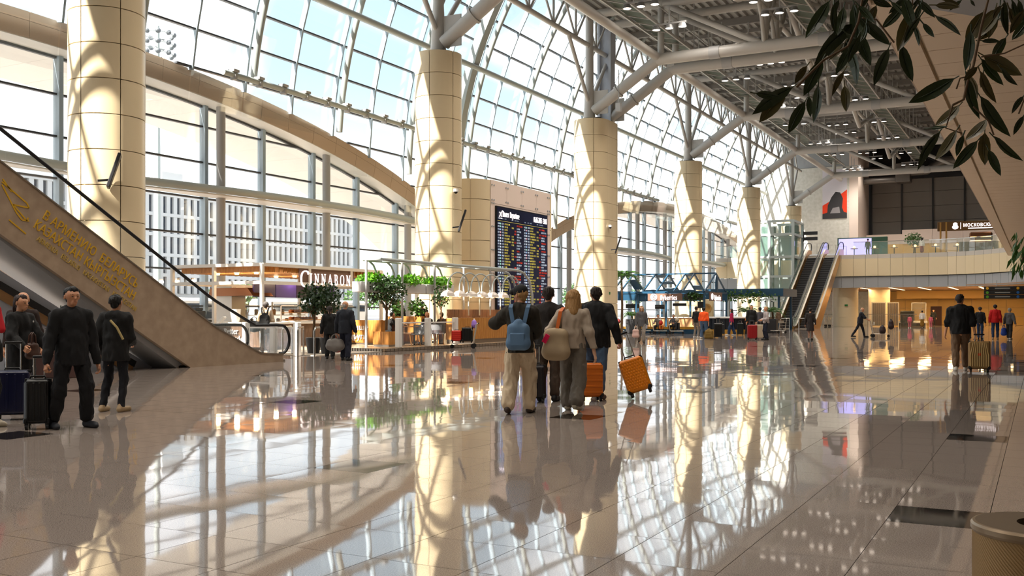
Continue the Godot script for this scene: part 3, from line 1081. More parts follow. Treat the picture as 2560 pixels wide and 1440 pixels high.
# ================================================================ outside the glass
func build_outside() -> void:
	var gr := thing("ground", "grey asphalt forecourt outside the glass", "ground", Vector3(-120, 0, -70), 0, "", "structure")
	wpart(gr, "surface", MB.new().bx(-420, -31.3, -0.3, -0.02, -360, 160), mat("asphalt", Color(0.45, 0.45, 0.45), 0.9))
	# white office with rows of tall dark windows between fins
	var b := thing("office_building", "long white office block with rows of tall dark windows outside the glass", "building", Vector3(-145, 0, -140))
	var fx := -139.0
	var wh := mat("office_white", Color(0.78, 0.78, 0.78), 0.6)
	wpart(b, "body", MB.new().bx(fx - 14, fx, 0, 23.2, -184, -92), wh)
	wpart(b, "roof_rail", MB.new().bx(fx - 0.6, fx - 0.5, 23.2, 24.3, -184, -92), pane("roof_rail_glass", Color(0.7, 0.8, 0.85), 0.4))
	wpart(b, "plant_room", MB.new().bx(fx - 8, fx - 3, 23.2, 27.4, -136, -131), wh)
	var fin := MB.new().bx(-0.05, 0.55, 0, 3.0, -0.42, 0.42).mesh()
	var win := MB.new().bx(0, 0.1, 0.05, 2.95, -0.4, 0.4).mesh()
	var wm := mat("office_glass", Color(0.10, 0.16, 0.24), 0.1)
	for r in 5:
		var y0 := 4.95 + 3.6 * r
		wpart(b, "floor_band", MB.new().bx(fx, fx + 0.6, y0 + 3.0, y0 + 3.6, -184, -92), wh)
		for k in 56:
			var at := Vector3(fx, y0, -(92.8 + 1.62 * k))
			part(b, "window", win, wm).position = at - b.position
			part(b, "fin", fin, wh).position = at + Vector3(0, 0, -0.81) - b.position
	# floodlight mast
	var fm := thing("floodlight_mast", "tall mast head crowded with round floodlights beyond the arch band", "floodlight", Vector3(-94, 0, -86))
	wpart(fm, "mast", MB.new().tube([Vector3(-94, 0, -86), Vector3(-94, 36, -86)], [0.5, 0.25], 8), mat("white_steel"))
	var ring := MB.new()
	for y in [32.6, 33.8, 35.0]:
		var c := []
		for k in 13:
			c.append(Vector3(-94 + 1.8 * cos(TAU * k / 12), y, -86 + 1.8 * sin(TAU * k / 12)))
		ring.tube(c, 0.05, 5, false)
	wpart(fm, "rings", ring, mat("white_steel"))
	var lampm := MB.new().lathe([Vector2(0.0, 0.3), Vector2(0.2, 0.25), Vector2(0.34, 0), Vector2(0, 0.02)], 10, Transform3D(Basis(Vector3.RIGHT, PI / 2 + 0.5), Vector3.ZERO)).mesh()
	for r in 3:
		for k in 9:
			var o := part(fm, "floodlight", lampm, mat("flood_grey", Color(0.36, 0.38, 0.40), 0.4))
			o.position = Vector3(1.9 * cos(TAU * k / 9), 32.6 + 1.2 * r, 1.9 * sin(TAU * k / 9))
			o.rotation.y = -TAU * k / 9 + PI / 2
	# parked vans and trees along the kerb
	for k in 5:
		var v := thing("parked_van", "white van parked outside the glass behind the cinnamon bun kiosk" if k < 3 else "white van parked outside behind the departures board", "van", Vector3(-43 - 1.5 * (k % 2), 0, -(36 + 7.0 * k)), 0, "vans on the forecourt")
		part(v, "body", MB.new().rbox(Vector3(0, 1.35, 0), Vector3(2.0, 1.9, 5.2), 0.25), mat("white"))
		part(v, "window_band", MB.new().rbox(Vector3(0.02, 1.75, 0.1), Vector3(2.02, 0.6, 4.6), 0.1), mat("office_glass"))
		for sx in [-1, 1]:
			for sz in [-1, 1]:
				part(v, "wheel", MB.new().tube([Vector3(sx * 0.78, 0.34, sz * 1.6), Vector3(sx * 1.0, 0.34, sz * 1.6)], 0.34, 14), mat("rubber"))
	for k in 9:
		var z := -(48.0 + 11.0 * k)
		var xx := -52.0 - 5.0 * (k % 2)
		if k == 0: z = -56.0
		tree("street_tree", "leafy green tree on the forecourt outside the glass", Vector3(xx, 0, z), 3.6 if k < 4 else 5.0, 1.5, 420, 0.3, "leaf_mid", "trees outside the glass")

func tree(called: String, label: String, at: Vector3, h: float, spread: float, leaves: int, size: float, leaf: String, group: String) -> Node3D:
	var t := thing(called, label, "tree", at, 0, group)
	part(t, "trunk", MB.new().tube([Vector3.ZERO, Vector3(0.05, h * 0.35, 0.02), Vector3(-0.02, h * 0.75, 0.05)], [0.03 * h, 0.022 * h, 0.012 * h], 8), mat("bark"))
	for k in 5:
		var a := TAU * k / 5 + 0.4
		part(t, "branch", MB.new().tube([Vector3(0, h * (0.3 + 0.06 * k), 0), Vector3(cos(a) * spread * 0.6, h * (0.6 + 0.05 * k), sin(a) * spread * 0.6)], [0.014 * h, 0.005 * h], 6), mat("bark"))
	part(t, "foliage", foliage(Vector3(0, h * 0.72, 0), Vector3(spread, h * 0.3, spread), leaves, size), mat(leaf), "", "stuff")
	return t

func foliage(c: Vector3, r: Vector3, count: int, size: float, droop := 0.3) -> MB:
	var m := MB.new()
	for k in count:
		var d := Vector3(rng.randfn(), rng.randfn(), rng.randfn()).normalized()
		var p := c + d * r * pow(rng.randf(), 0.45)
		leaf_blade(m, p, Vector3(rng.randfn(), rng.randfn() - droop, rng.randfn()).normalized(), size * rng.randf_range(0.7, 1.2), 0.42)
	return m

# a folded, pointed leaf: two halves that meet at a midrib
func leaf_blade(m: MB, p: Vector3, d: Vector3, l: float, wide := 0.3) -> void:
	var s := d.cross(Vector3(rng.randfn(), rng.randfn(), rng.randfn())).normalized()
	var nn := d.cross(s).normalized()
	var mid := p + d * l * 0.45 - nn * l * 0.06
	var tip := p + d * l
	m.tri(p, mid + s * l * wide, mid, nn); m.tri(mid, mid + s * l * wide, tip, nn)
	m.tri(p, mid, mid - s * l * wide, nn); m.tri(mid, tip, mid - s * l * wide, nn)


# ================================================================ escalators
# zb: bottom end, sgn: direction of climb along z, rise: height climbed
func escalator(root: Node3D, xa: float, xb: float, zb: float, sgn: float, rise: float, side: Material, rail_gap := 0.73, glass := "glass", skirt := 1.0) -> void:
	var S := 0.577
	var run := (rise - 0.1) / S
	var top := [Vector2(0, 0.21), Vector2(0.9, 0.26), Vector2(1.36, 0.44), Vector2(2.06, 0.75), Vector2(2.72, 1.04)]
	var e := 2.72 + run - 1.0
	top.append(Vector2(e, 1.04 + (run - 1.0) * S)); top.append(Vector2(e + 0.9, 1.04 + (run - 1.0) * S + 0.38)); top.append(Vector2(e + 2.6, 1.04 + (run - 1.0) * S + 0.42))
	var yt: float = top[-1].y
	var low := [Vector2(e + 2.6, yt - 0.9 * skirt), Vector2(e + 1.2, yt - 1.25 * skirt), Vector2(3.56 + (1.0 - skirt) * 1.2, 0.0), Vector2(0, 0)]
	var poly := PackedVector2Array(top + low)
	var bas := Basis(Vector3(0, 0, sgn), Vector3.UP, Vector3(-sgn, 0, 0))
	for x in [xa, xb]:
		var xo: float = x + (0.06 if sgn > 0 else -0.06)
		wpart(root, "side_panel", MB.new().prism(poly, 0.12, Transform3D(bas, Vector3(xo, 0, zb))), side)
		# shiny deck strip along the top of the panel
		var dk := MB.new()
		for k in top.size() - 1:
			dk.bar(Vector3(x, top[k].y + 0.012, zb + sgn * top[k].x), Vector3(x, top[k + 1].y + 0.012, zb + sgn * top[k + 1].x), 0.17, 0.03)
		wpart(root, "deck_strip", dk, mat("brushed"))
		# glass in lengths, and the handrail that loops round its ends
		var gp := [Vector2(-0.1, 0.9)]
		var n := 7
		for k in n:
			var s0 := lerpf(0.1, e + 2.2, float(k) / n)
			var s1 := lerpf(0.1, e + 2.2, float(k + 1) / n) - 0.02
			var q := PackedVector2Array()
			for s in [s0, s1]:
				q.append(Vector2(s, deck_y(top, s) + 0.02))
			for s in [s1, (s0 + s1) / 2, s0]:
				q.append(Vector2(s, rail_y(top, s, rail_gap) - 0.03))
			if not Geometry2D.is_polygon_clockwise(q) or true:
				wpart(root, "balustrade_glass", MB.new().prism(q, 0.012, Transform3D(bas, Vector3(x + (0.006 if sgn > 0 else -0.006), 0, zb))), mat(glass))
		var pts := []
		pts.append(Vector3(x, 0.24, zb + sgn * 0.1))
		for a in [-75, -60, -45, -30, -15, 0, 15, 30, 45, 60, 75]:
			pts.append(Vector3(x, 0.64 + 0.42 * sin(deg_to_rad(a)), zb + sgn * (0.05 - 0.38 * cos(deg_to_rad(a)))))
		var s := 0.2
		while s < e + 2.3:
			pts.append(Vector3(x, rail_y(top, s, rail_gap), zb + sgn * s))
			s += 0.3
		var yr := rail_y(top, e + 2.3, rail_gap)
		for a in [60, 20, -20, -60]:
			pts.append(Vector3(x, yr - 0.38 + 0.38 * sin(deg_to_rad(a)), zb + sgn * (e + 2.4 + 0.38 * cos(deg_to_rad(a)))))
		wpart(root, "hand_rail", MB.new().tube(pts, 0.042, 8), mat("rubber"), "black rubber handrail")
	var xm := (xa + xb) / 2
	var w := absf(xb - xa) - 0.26
	var step := MB.new()
	step.box(Vector3(0, -0.12, 0), Vector3(w, 0.24, 0.41))
	var cl := step.mesh()
	var y := 0.0
	var s2 := 1.9
	while y < rise:
		var o := part(root, "step", cl, mat("step_metal", Color(0.20, 0.20, 0.21), 0.45, 0.3))
		o.position = Vector3(xm, y + 0.04, zb + sgn * s2) - root.position
		wpart(root, "step_edge", MB.new().bar(Vector3(xm - w / 2, y + 0.045, zb + sgn * (s2 - 0.2)), Vector3(xm + w / 2, y + 0.045, zb + sgn * (s2 - 0.2)), 0.03, 0.012), mat("grey_steel"))
		s2 += 0.4
		y += 0.231
	wpart(root, "comb_plate", MB.new().bx(xm - w / 2, xm + w / 2, 0.0, 0.05, zb - 0.3, zb + sgn * 1.9), mat("brushed"))
	wpart(root, "underside", MB.new().prism(PackedVector2Array([low[2] + Vector2(0.3, 0), low[1] + Vector2(0, 0.12), low[0] + Vector2(0, 0.1), low[0] + Vector2(0, 0.2), low[1] + Vector2(0, 0.3), low[2] + Vector2(0, 0.15)]), w, Transform3D(bas, Vector3(xm + (w / 2 if sgn > 0 else -w / 2), 0, zb))), mat("grey_band"))

func deck_y(top: Array, s: float) -> float:
	for k in top.size() - 1:
		if s <= top[k + 1].x:
			return lerpf(top[k].y, top[k + 1].y, (s - top[k].x) / (top[k + 1].x - top[k].x))
	return top[-1].y

func rail_y(top: Array, s: float, gap: float) -> float:
	return maxf(1.06, deck_y(top, s) + gap) if s > 1.4 else 1.06

func build_near_escalator() -> void:
	var es := thing("escalator", "long escalator with stone-coloured side lettered in yellow, rising behind the waiting travellers", "escalator", Vector3(-20.2, 0, -18))
	var stone := mat("stone_side", Color(1, 1, 1), 0.42)
	tri_tex(stone, noise_tex(0.02, Color(0.60, 0.52, 0.44), Color(0.68, 0.60, 0.51), 256, 31), 0.5)
	escalator(es, -21.0, -19.4, -22.35, 1.0, 6.6, stone)
	# lettering along the slope
	var t := Vector3(0, -0.5, -0.866)
	var up := Vector3(0, 0.866, -0.5)
	var bs := Basis(t, up, Vector3.RIGHT)
	var ym := glow("letter_yellow", Color(0.80, 0.62, 0.10), 0.0)
	var yp := mat("letter_pale", Color(0.72, 0.60, 0.28), 0.6)
	var c := Vector3(-19.335, 2.86, -15.75) - es.position
	text_part(es, "lettering", "В АРМЕНИЮ  БЕЛАРУСЬ", 0.21, c + t * 0.05, bs, ym, false, false, 2.95)
	text_part(es, "lettering", "КАЗАХСТАН КЫРГЫЗСТАН", 0.21, c - up * 0.30 + t * 0.05, bs, ym, false, false, 3.1)
	text_part(es, "lettering", "ARMENIA   BELARUS   KAZAKHSTAN   KYRGYZSTAN", 0.11, c - up * 0.55 + t * 0.25, bs, yp, false, false, 3.1)
	# yellow line drawing of a far tower and hill
	var ln := MB.new()
	var L := [[Vector2(0, 455), Vector2(62, 508), Vector2(68, 520), Vector2(28, 512), Vector2(62, 552), Vector2(66, 545)], [Vector2(0, 462), Vector2(36, 532), Vector2(50, 550), Vector2(68, 553)], [Vector2(18, 550), Vector2(60, 585)], [Vector2(2, 448), Vector2(24, 480)]]
	for poly in L:
		for k in poly.size() - 1:
			var q := []
			for p in [poly[k], poly[k + 1]]:
				var d: float = F * 19.4 / ((2600.0 - p.x) * cos(YAW))
				var w := seen_at(p.x, p.y, d)
				q.append(Vector3(-19.335, w.y, w.z))
			ln.bar(q[0], q[1], 0.03, 0.012, Vector3.RIGHT)
	wpart(es, "line_drawing", ln, ym, "yellow outline drawing")
	# glossy grey panels filling the space below, with a brown sloping skirting
	var inf := thing("escalator_screen", "glossy grey panels closing the space under the escalator", "partition", Vector3(-20.4, 0, -15))
	var gp := mat("gloss_grey", Color(0.72, 0.75, 0.80), 0.10)
	for k in 7:
		var za := 7.0 + 1.75 * k
		var zb := za + 1.73
		var ya := maxf(0.02, 0.55 * (18.7 - za) - 0.12)
		var yb := maxf(0.0, 0.55 * (18.7 - zb) - 0.12)
		if ya < 0.1: continue
		var q := PackedVector2Array([Vector2(za, 0), Vector2(minf(zb, 18.5), 0)])
		if yb > 0.05: q.append(Vector2(zb, minf(yb, 3.4)))
		if ya > 3.4 and yb < 3.4: q.append(Vector2(18.7 - 3.52 / 0.55, 3.4))
		q.append(Vector2(za, minf(ya, 3.4)))
		wpart(inf, "panel", MB.new().prism(q, 0.05, Transform3D(Basis(Vector3(0, 0, -1), Vector3.UP, Vector3(1, 0, 0)), Vector3(-20.45, 0, 0))), gp)
	wpart(inf, "sloping_band", MB.new().bar(Vector3(-20.36, 3.2, -11.9), Vector3(-20.36, 0.1, -17.9), 0.04, 0.16), mat("dark_steel"))
	wpart(inf, "sloping_board", MB.new().bar(Vector3(-20.37, 3.0, -11.9), Vector3(-20.37, -0.05, -17.8), 0.04, 0.2), mat("tan"))
	# barrier hoops at the foot
	var hoops := [[Vector3(-20.45, 0, -24.3), Vector3(-21.3, 0, -25.6)], [Vector3(-19.95, 0, -24.5), Vector3(-20.6, 0, -26.3)], [Vector3(-21.75, 0, -25.1), Vector3(-22.3, 0, -26.2)]]
	for i in hoops.size():
		var a: Vector3 = hoops[i][0]
		var b: Vector3 = hoops[i][1]
		var h := solo("barrier_hoop", ["low steel hoop barrier at the escalator's foot", "low steel hoop barrier beside the couple with bags", "low steel hoop barrier before the bun kiosk counter"][i], "barrier", MB.new().tube([Vector3.ZERO, Vector3(0, 0.85, 0), (b - a) * 0.06 + Vector3(0, 0.95, 0), (b - a) * 0.94 + Vector3(0, 0.95, 0), b - a + Vector3(0, 0.85, 0), b - a], 0.03, 8), mat("chrome"), a, 0, "steel hoops at the escalator")

func build_far_escalators() -> void:
	for k in 2:
		var xa: float = [-21.0, -19.3][k]
		var es := thing("escalator", ["far escalator beside the glass lift", "far escalator beside the round pier"][k], "escalator", Vector3(xa + 0.75, 0, -96), 0, "pair of far escalators")
		escalator(es, xa, xa + 1.5, -89.5, -1.0, 7.1, mat("gold_metal"), 0.73, "green_glass", 0.62)
		var h := solo("barrier_hoop", ["chrome hoop barrier at the foot of the escalator by the lift", "chrome hoop barrier at the foot of the escalator by the pier"][k], "barrier", MB.new().tube([Vector3(-0.45, 0, 0), Vector3(-0.45, 0.95, 0), Vector3(0.45, 0.95, 0), Vector3(0.45, 0, 0)], 0.04, 8), mat("chrome"), Vector3(xa + 1.4, 0, -87.4), 0, "hoops at the far escalators")

func build_lift() -> void:
	var lf := thing("glass_lift", "tall glass lift tower with pale steel frame next to the far escalators", "lift", Vector3(-23.2, 0, -100.2))
	var xa := -25.7
	var xb := -21.15
	var za := -98.0
	var zb := -102.4
	var st := mat("lift_steel", Color(0.66, 0.70, 0.70), 0.35, 0.3)
	for x in [xa, (xa + xb) / 2, xb]:
		for z in [za, zb]:
			wpart(lf, "post", MB.new().bx(x - 0.12, x + 0.12, 0, 10.4, z - 0.12, z + 0.12), st)
	for y in [10.4, 9.1, 6.9, 5.0, 3.5, 2.9]:
		for z in [za, zb]:
			wpart(lf, "beam", MB.new().bx(xa, xb, y - 0.12, y + 0.1, z - 0.1, z + 0.1), st)
		for x in [xa, xb]:
			wpart(lf, "beam", MB.new().bx(x - 0.1, x + 0.1, y - 0.12, y + 0.1, zb, za), st)
	var ys := [0.1, 2.8, 4.9, 6.8, 9.0, 10.3]
	for k in 5:
		for j in 2:
			var x0: float = [xa, (xa + xb) / 2][j] + 0.14
			wpart(lf, "pane", MB.new().bx(x0, x0 + 2.0, ys[k] + 0.12, ys[k + 1] - 0.05, za - 0.015, za + 0.015), mat("green_glass"))
		wpart(lf, "pane", MB.new().bx(xb - 0.015, xb + 0.015, ys[k] + 0.12, ys[k + 1] - 0.05, zb + 0.14, za - 0.14), mat("green_glass"))
	for j in 2:
		var cx: float = [-24.6, -22.3][j]
		wpart(lf, "guide_column", MB.new().bx(cx + 0.5, cx + 0.75, 0, 10.0, -101.2, -100.8).tube([Vector3(cx + 0.9, 0, -100.6), Vector3(cx + 0.9, 9.6, -100.6)], 0.14, 8), mat("dark_steel"))
		wpart(lf, "winch", MB.new().rbox(Vector3(cx + 0.5, 9.7, -100.6), Vector3(1.3, 0.8, 0.9), 0.1), mat("dark_steel"))
		wpart(lf, "car", MB.new().bx(cx - 0.8, cx + 0.4, 6.9, 7.05, -101.4, -99.0).bx(cx - 0.8, cx + 0.4, 9.0, 9.1, -101.4, -99.0).bx(cx - 0.8, cx + 0.4, 6.9, 9.1, -101.45, -101.4), st)
		wpart(lf, "door_frame", MB.new().bx(cx - 0.9, cx - 0.75, 0, 2.6, -97.9, -97.8).bx(cx + 0.75, cx + 0.9, 0, 2.6, -97.9, -97.8).bx(cx - 0.9, cx + 0.9, 2.5, 2.7, -97.9, -97.8), st)
	var sg := solo("lift_sign", "pair of dark flag signs projecting from the lift tower", "sign", MB.new().rbox(Vector3(0.75, 0.3, 0), Vector3(1.3, 0.34, 0.1), 0.02).rbox(Vector3(0.75, -0.25, 0), Vector3(1.3, 0.34, 0.1), 0.02).bx(0, 0.1, -0.5, 0.5, -0.05, 0.05), mat("dark_steel"), Vector3(-21.0, 9.1, -102.0))


# ================================================================ departures board
func build_departures_board() -> void:
	var x1 := -22.85
	var x0 := -25.0
	var z0 := -40.9
	var z1 := -47.3
	var R := 1.07
	var pr := thing("board_pier", "beige panelled pier of long oval plan carrying the departures board", "pier", Vector3(-23.9, 0, -44), 0, "", "structure")
	for row in 8:
		var h := 0.96
		var y := row * h
		for e in 2:
			for q in 3:
				var m := MB.new().lathe([Vector2(R - 0.07, y + 0.01), Vector2(R, y + 0.014), Vector2(R, y + h - 0.014), Vector2(R - 0.07, y + h - 0.01)], 7, Transform3D(Basis(), Vector3(-23.92, 0, z0 if e == 0 else z1)), (0.0 if e == 0 else PI) + PI / 3 * q + 0.006, PI / 3 - 0.012)
				wpart(pr, "panel", m, mat("beige"))
	wpart(pr, "core", MB.new().bx(x0 + 0.02, x1 - 0.04, 0, 7.65, z1, z0).lathe([Vector2(R - 0.09, 0), Vector2(R - 0.09, 7.65), Vector2(0, 7.65)], 20, Transform3D(Basis(), Vector3(-23.92, 0, z0))).lathe([Vector2(R - 0.09, 0), Vector2(R - 0.09, 7.65), Vector2(0, 7.65)], 20, Transform3D(Basis(), Vector3(-23.92, 0, z1))), mat("beige"))
	# pale pink glass facing in panels with point fixings
	for r in 7:
		for k in 4:
			wpart(pr, "facing_panel", MB.new().bx(x1 - 0.02, x1 + 0.03, 1.1 * r + 0.008, 1.1 * (r + 1) - 0.008, z0 - 1.6 * (k + 1) + 0.008, z0 - 1.6 * k - 0.008), mat("pink_panel"))
	var dot := MB.new().tube([Vector3.ZERO, Vector3(0.05, 0, 0)], 0.045, 8).mesh()
	for y in [7.45, 6.75]:
		for k in 5:
			for s in [-0.1, 0.1]:
				part(pr, "fixing", dot, mat("grey_steel")).position = Vector3(x1 + 0.02, y, z0 - 1.6 * k + s - (0.2 if k == 0 else 0.0) + (0.2 if k == 4 else 0.0)) - pr.position
	for r in 6:
		for z in [z0 - 0.2, z1 + 0.2]:
			for s in [-0.09, 0.09]:
				part(pr, "fixing", dot, mat("grey_steel")).position = Vector3(x1 + 0.02, 1.1 * r + 1.1, z + s) - pr.position
	# the screen
	var bd := thing("departures_board", "tall dark departures screen with yellow, white and red flight rows", "screen", Vector3(x1 + 0.03, 1.6, -44.0))
	var zs0 := -41.35
	var zs1 := -46.8
	wpart(bd, "casing", MB.new().bx(x1 + 0.03, x1 + 0.11, 1.55, 6.5, zs1 - 0.05, zs0 + 0.05), mat("black"))
	var W := 384
	var H := 352
	var im := Image.create(W, H, false, Image.FORMAT_RGB8)
	im.fill(Color(0.05, 0.07, 0.14))
	im.fill_rect(Rect2i(W / 2, 0, W / 2, H), Color(0.06, 0.08, 0.16))
	var yel := Color(0.95, 0.85, 0.35)
	var whi := Color(0.9, 0.95, 1.0)
	var red := Color(0.95, 0.22, 0.12)
	im.fill_rect(Rect2i(2, 46, W - 4, 1), yel)
	for half in 2:
		var ox := half * W / 2
		for r in 29:
			var y := 53 + r * 10
			for word in [[5, 13, whi], [32, 15, whi]]:
				glyphs(im, ox + word[0], y, word[1], word[2])
			im.fill_rect(Rect2i(ox + 21, y, 5, 6), [Color(0.3, 0.8, 0.5), Color(0.2, 0.5, 0.9), Color(0.9, 0.3, 0.3), whi][rng.randi() % 4])
			im.fill_rect(Rect2i(ox + 23, y, 2, 6), whi)
			glyphs(im, ox + 52, y, 20 + rng.randi() % 28, yel)
			if rng.randf() < 0.6:
				glyphs(im, ox + 104, y, 15, yel)
			var late := rng.randf() < 0.3
			if rng.randf() < 0.45:
				glyphs(im, ox + 124, y, 14, red)
			glyphs(im, ox + 142, y, 18 + rng.randi() % 26, red if late else whi)
	for half in 2:
		for c in [6, 32, 52, 104, 126, 142]:
			glyphs(im, half * W / 2 + c, 36, 12, Color(0.75, 0.8, 0.85), 4)
	var sm := StandardMaterial3D.new()
	sm.resource_name = "departures_screen"
	sm.albedo_color = Color(0.02, 0.02, 0.03)
	sm.roughness = 0.3
	sm.emission_enabled = true
	sm.emission_texture = ImageTexture.create_from_image(im)
	sm.emission = Color.BLACK
	sm.emission_energy_multiplier = 1.0
	var m := MB.new()
	var xx := x1 + 0.125
	var i := m.vert(Vector3(xx, 6.45, zs0), Vector3.RIGHT, Vector2(0, 0))
	m.vert(Vector3(xx, 6.45, zs1), Vector3.RIGHT, Vector2(1, 0)); m.vert(Vector3(xx, 1.6, zs1), Vector3.RIGHT, Vector2(1, 1)); m.vert(Vector3(xx, 1.6, zs0), Vector3.RIGHT, Vector2(0, 1))
	m.face(i, i + 1, i + 2); m.face(i, i + 2, i + 3)
	wpart(bd, "display", m, sm)
	var fb := Basis(Vector3(0, 0, -1), Vector3.UP, Vector3.RIGHT)
	var sw := mat("sign_white")
	text_part(bd, "lettering", "Вылет  Departure", 0.26, Vector3(xx + 0.01, 6.15, -42.75) - bd.position, fb, sw, false, false, 1.7)
	text_part(bd, "lettering", "06.05.2025  13:43", 0.26, Vector3(xx + 0.01, 6.15, -45.95) - bd.position, fb, sw, false, false, 1.5)
	var pl := MB.new()
	pl.bar(Vector3(xx + 0.015, 6.0, -41.55), Vector3(xx + 0.015, 6.3, -41.85), 0.02, 0.05, Vector3.RIGHT)
	pl.bar(Vector3(xx + 0.015, 6.22, -41.55), Vector3(xx + 0.015, 6.12, -41.72), 0.02, 0.04, Vector3.RIGHT)
	pl.bar(Vector3(xx + 0.015, 6.0, -41.78), Vector3(xx + 0.015, 6.14, -41.7), 0.02, 0.04, Vector3.RIGHT)
	pl.bar(Vector3(xx + 0.015, 5.93, -41.5), Vector3(xx + 0.015, 5.93, -41.8), 0.02, 0.025, Vector3.RIGHT)
	wpart(bd, "plane_symbol", pl, sw)
	for s in 2:
		var al := AreaLight3D.new()
		al.name = "board_glow"
		bd.add_child(al, true)
		al.position = Vector3(0.2, 2.4, 1.3 - 2.6 * s)
		al.rotation.y = PI / 2
		al.rotation.y = -PI / 2
		al.area_size = Vector2(2.6, 4.6)
		al.light_energy = 0.6
		al.light_color = Color(0.6, 0.7, 1.0)
		al.area_range = 40
		al.shadow_enabled = true

func glyphs(im: Image, x: int, y: int, w: int, c: Color, h := 6) -> void:
	var k := 0
	while k < w:
		var g := 2 + rng.randi() % 2
		im.fill_rect(Rect2i(x + k, y, g, h), c * rng.randf_range(0.55, 1.0))
		im.fill_rect(Rect2i(x + k + 1, y + 1 + rng.randi() % maxi(1, h - 2), 1, 2), c * 0.3)
		k += g + 1


# ================================================================ the bun kiosk
func build_cinnamon_kiosk() -> void:
	var x0 := -30.2
	var x1 := -25.6
	var z0 := -28.4
	var z1 := -36.0
	var ks := thing("bun_kiosk", "open white framed bun kiosk with wooden ceiling and glowing letters", "kiosk", Vector3((x0 + x1) / 2, 0, (z0 + z1) / 2))
	var wf := mat("kiosk_white", Color(0.86, 0.83, 0.79), 0.5)
	for p in [[x1, z0], [x0, z0], [x1 - 2.4, z0], [x1, z1], [x0, z1], [x1, z0 - 2.7], [x1, z0 - 5.4]]:
		wpart(ks, "post", MB.new().bx(p[0] - 0.06, p[0] + 0.06, 2.5 if p[1] in [z0 - 2.7, z0 - 5.4] else 0.0, 3.25, p[1] - 0.06, p[1] + 0.06), wf)
	for y in [3.22, 2.55]:
		for z in [z0, z1]:
			wpart(ks, "beam", MB.new().bx(x0, x1, y - 0.06, y + 0.06, z - 0.07, z + 0.07), wf)
		for x in [x0, x1]:
			wpart(ks, "beam", MB.new().bx(x - 0.07, x + 0.07, y - 0.06, y + 0.06, z1, z0), wf)
	wpart(ks, "ceiling", MB.new().bx(x0, x1, 3.16, 3.2, z1, z0), mat("tan"))
	for k in 30:
		wpart(ks, "ceiling_slat", MB.new().bx(x0 + 0.2, x1 - 0.1, 2.96, 3.15, z0 - 0.3 - 0.25 * k - 0.03, z0 - 0.3 - 0.25 * k + 0.03), mat("wood"))
	# glowing letters on the hall side
	var fb := Basis(Vector3(0, 0, -1), Vector3.UP, Vector3.RIGHT)
	var c := Vector3(x1 + 0.09, 2.72, -32.15) - ks.position
	text_part(ks, "sign_letter", "C", 0.62, c + Vector3(0, 0, 1.42), fb, mat("sign_white"), false, true, 0.52)
	text_part(ks, "sign_letter", "I N N A B O N", 0.42, c + Vector3(0, 0.02, -0.22), fb, mat("sign_white"), false, true, 2.6)
	wpart(ks, "sign_backing", MB.new().bx(x1 - 0.03, x1 + 0.01, 2.6, 3.16, -34.0, -30.5), mat("sign_brown", Color(0.42, 0.30, 0.24), 0.6))
	# purple menu screens inside
	for k in 4:
		wpart(ks, "menu_screen", MB.new().bx(-27.9, -27.82, 2.05, 2.72, -30.4 - 1.3 * k - 1.26, -30.4 - 1.3 * k), [mat("menu_a", Color(0.20, 0.14, 0.36), 0.3), mat("menu_b", Color(0.25, 0.19, 0.52), 0.3), mat("menu_c", Color(0.16, 0.10, 0.22), 0.3), mat("menu_b")][k])
	# copper hood, counter, cases
	var hood := MB.new()
	hood.prism(PackedVector2Array([Vector2(-1.5, 2.1), Vector2(0.9, 2.1), Vector2(0.6, 2.42), Vector2(-1.4, 2.42)]), 1.2, Transform3D(Basis(), Vector3(-28.6, 0, -31.4)))
	wpart(ks, "hood", hood, mat("copper", Color(0.48, 0.31, 0.20), 0.3, 0.8), "copper extraction hood")
	wpart(ks, "hood_duct", MB.new().bx(-30.1, -29.2, 0.9, 2.5, -31.4, -30.6), mat("brushed"))
	wpart(ks, "counter", MB.new().bx(x0 + 0.1, x1 - 0.1, 0.12, 0.98, z0 - 0.75, z0 - 0.12).bx(x1 - 0.75, x1 - 0.12, 0.12, 0.98, z1 + 0.3, z0 - 0.5), mat("wood_dark"))
	wpart(ks, "counter_top", MB.new().rbox(Vector3((x0 + x1) / 2, 1.02, z0 - 0.42), Vector3(x1 - x0, 0.08, 0.8), 0.02).rbox(Vector3(x1 - 0.42, 1.02, (z0 + z1) / 2 - 0.2), Vector3(0.8, 0.08, z0 - z1 - 0.9), 0.02), mat("white"))
	for y in [0.9, 1.3, 1.7]:
		wpart(ks, "back_shelf", MB.new().bx(-29.9, -29.5, y, y + 0.04, -35.6, -32.0), mat("brushed"))
	for z in [-32.0, -33.8, -35.6]:
		wpart(ks, "shelf_upright", MB.new().bx(-29.92, -29.86, 0.1, 1.9, z - 0.03, z + 0.03), mat("brushed"))
	for k in 12:
		wpart(ks, "shelf_jar", MB.new().lathe([Vector2(0, 0), Vector2(0.08, 0), Vector2(0.09, 0.2), Vector2(0.05, 0.24), Vector2(0, 0.24)], 10, Transform3D(Basis(), Vector3(-29.7, [0.94, 1.34][k % 2], -32.3 - 0.28 * k))), [mat("white"), mat("brushed"), mat("tan")][k % 3])
	# white slanted menu stand and lettering on the counter front
	text_part(ks, "counter_lettering", "Life is Better", 0.2, Vector3(x1 - 2.0, 0.7, z0 - 0.08) - ks.position, Basis(), mat("white"), true, true, 1.5)
	text_part(ks, "counter_lettering", "Handmade", 0.2, Vector3(x1 - 1.7, 0.42, z0 - 0.08) - ks.position, Basis(), mat("white"), true, true, 1.4)
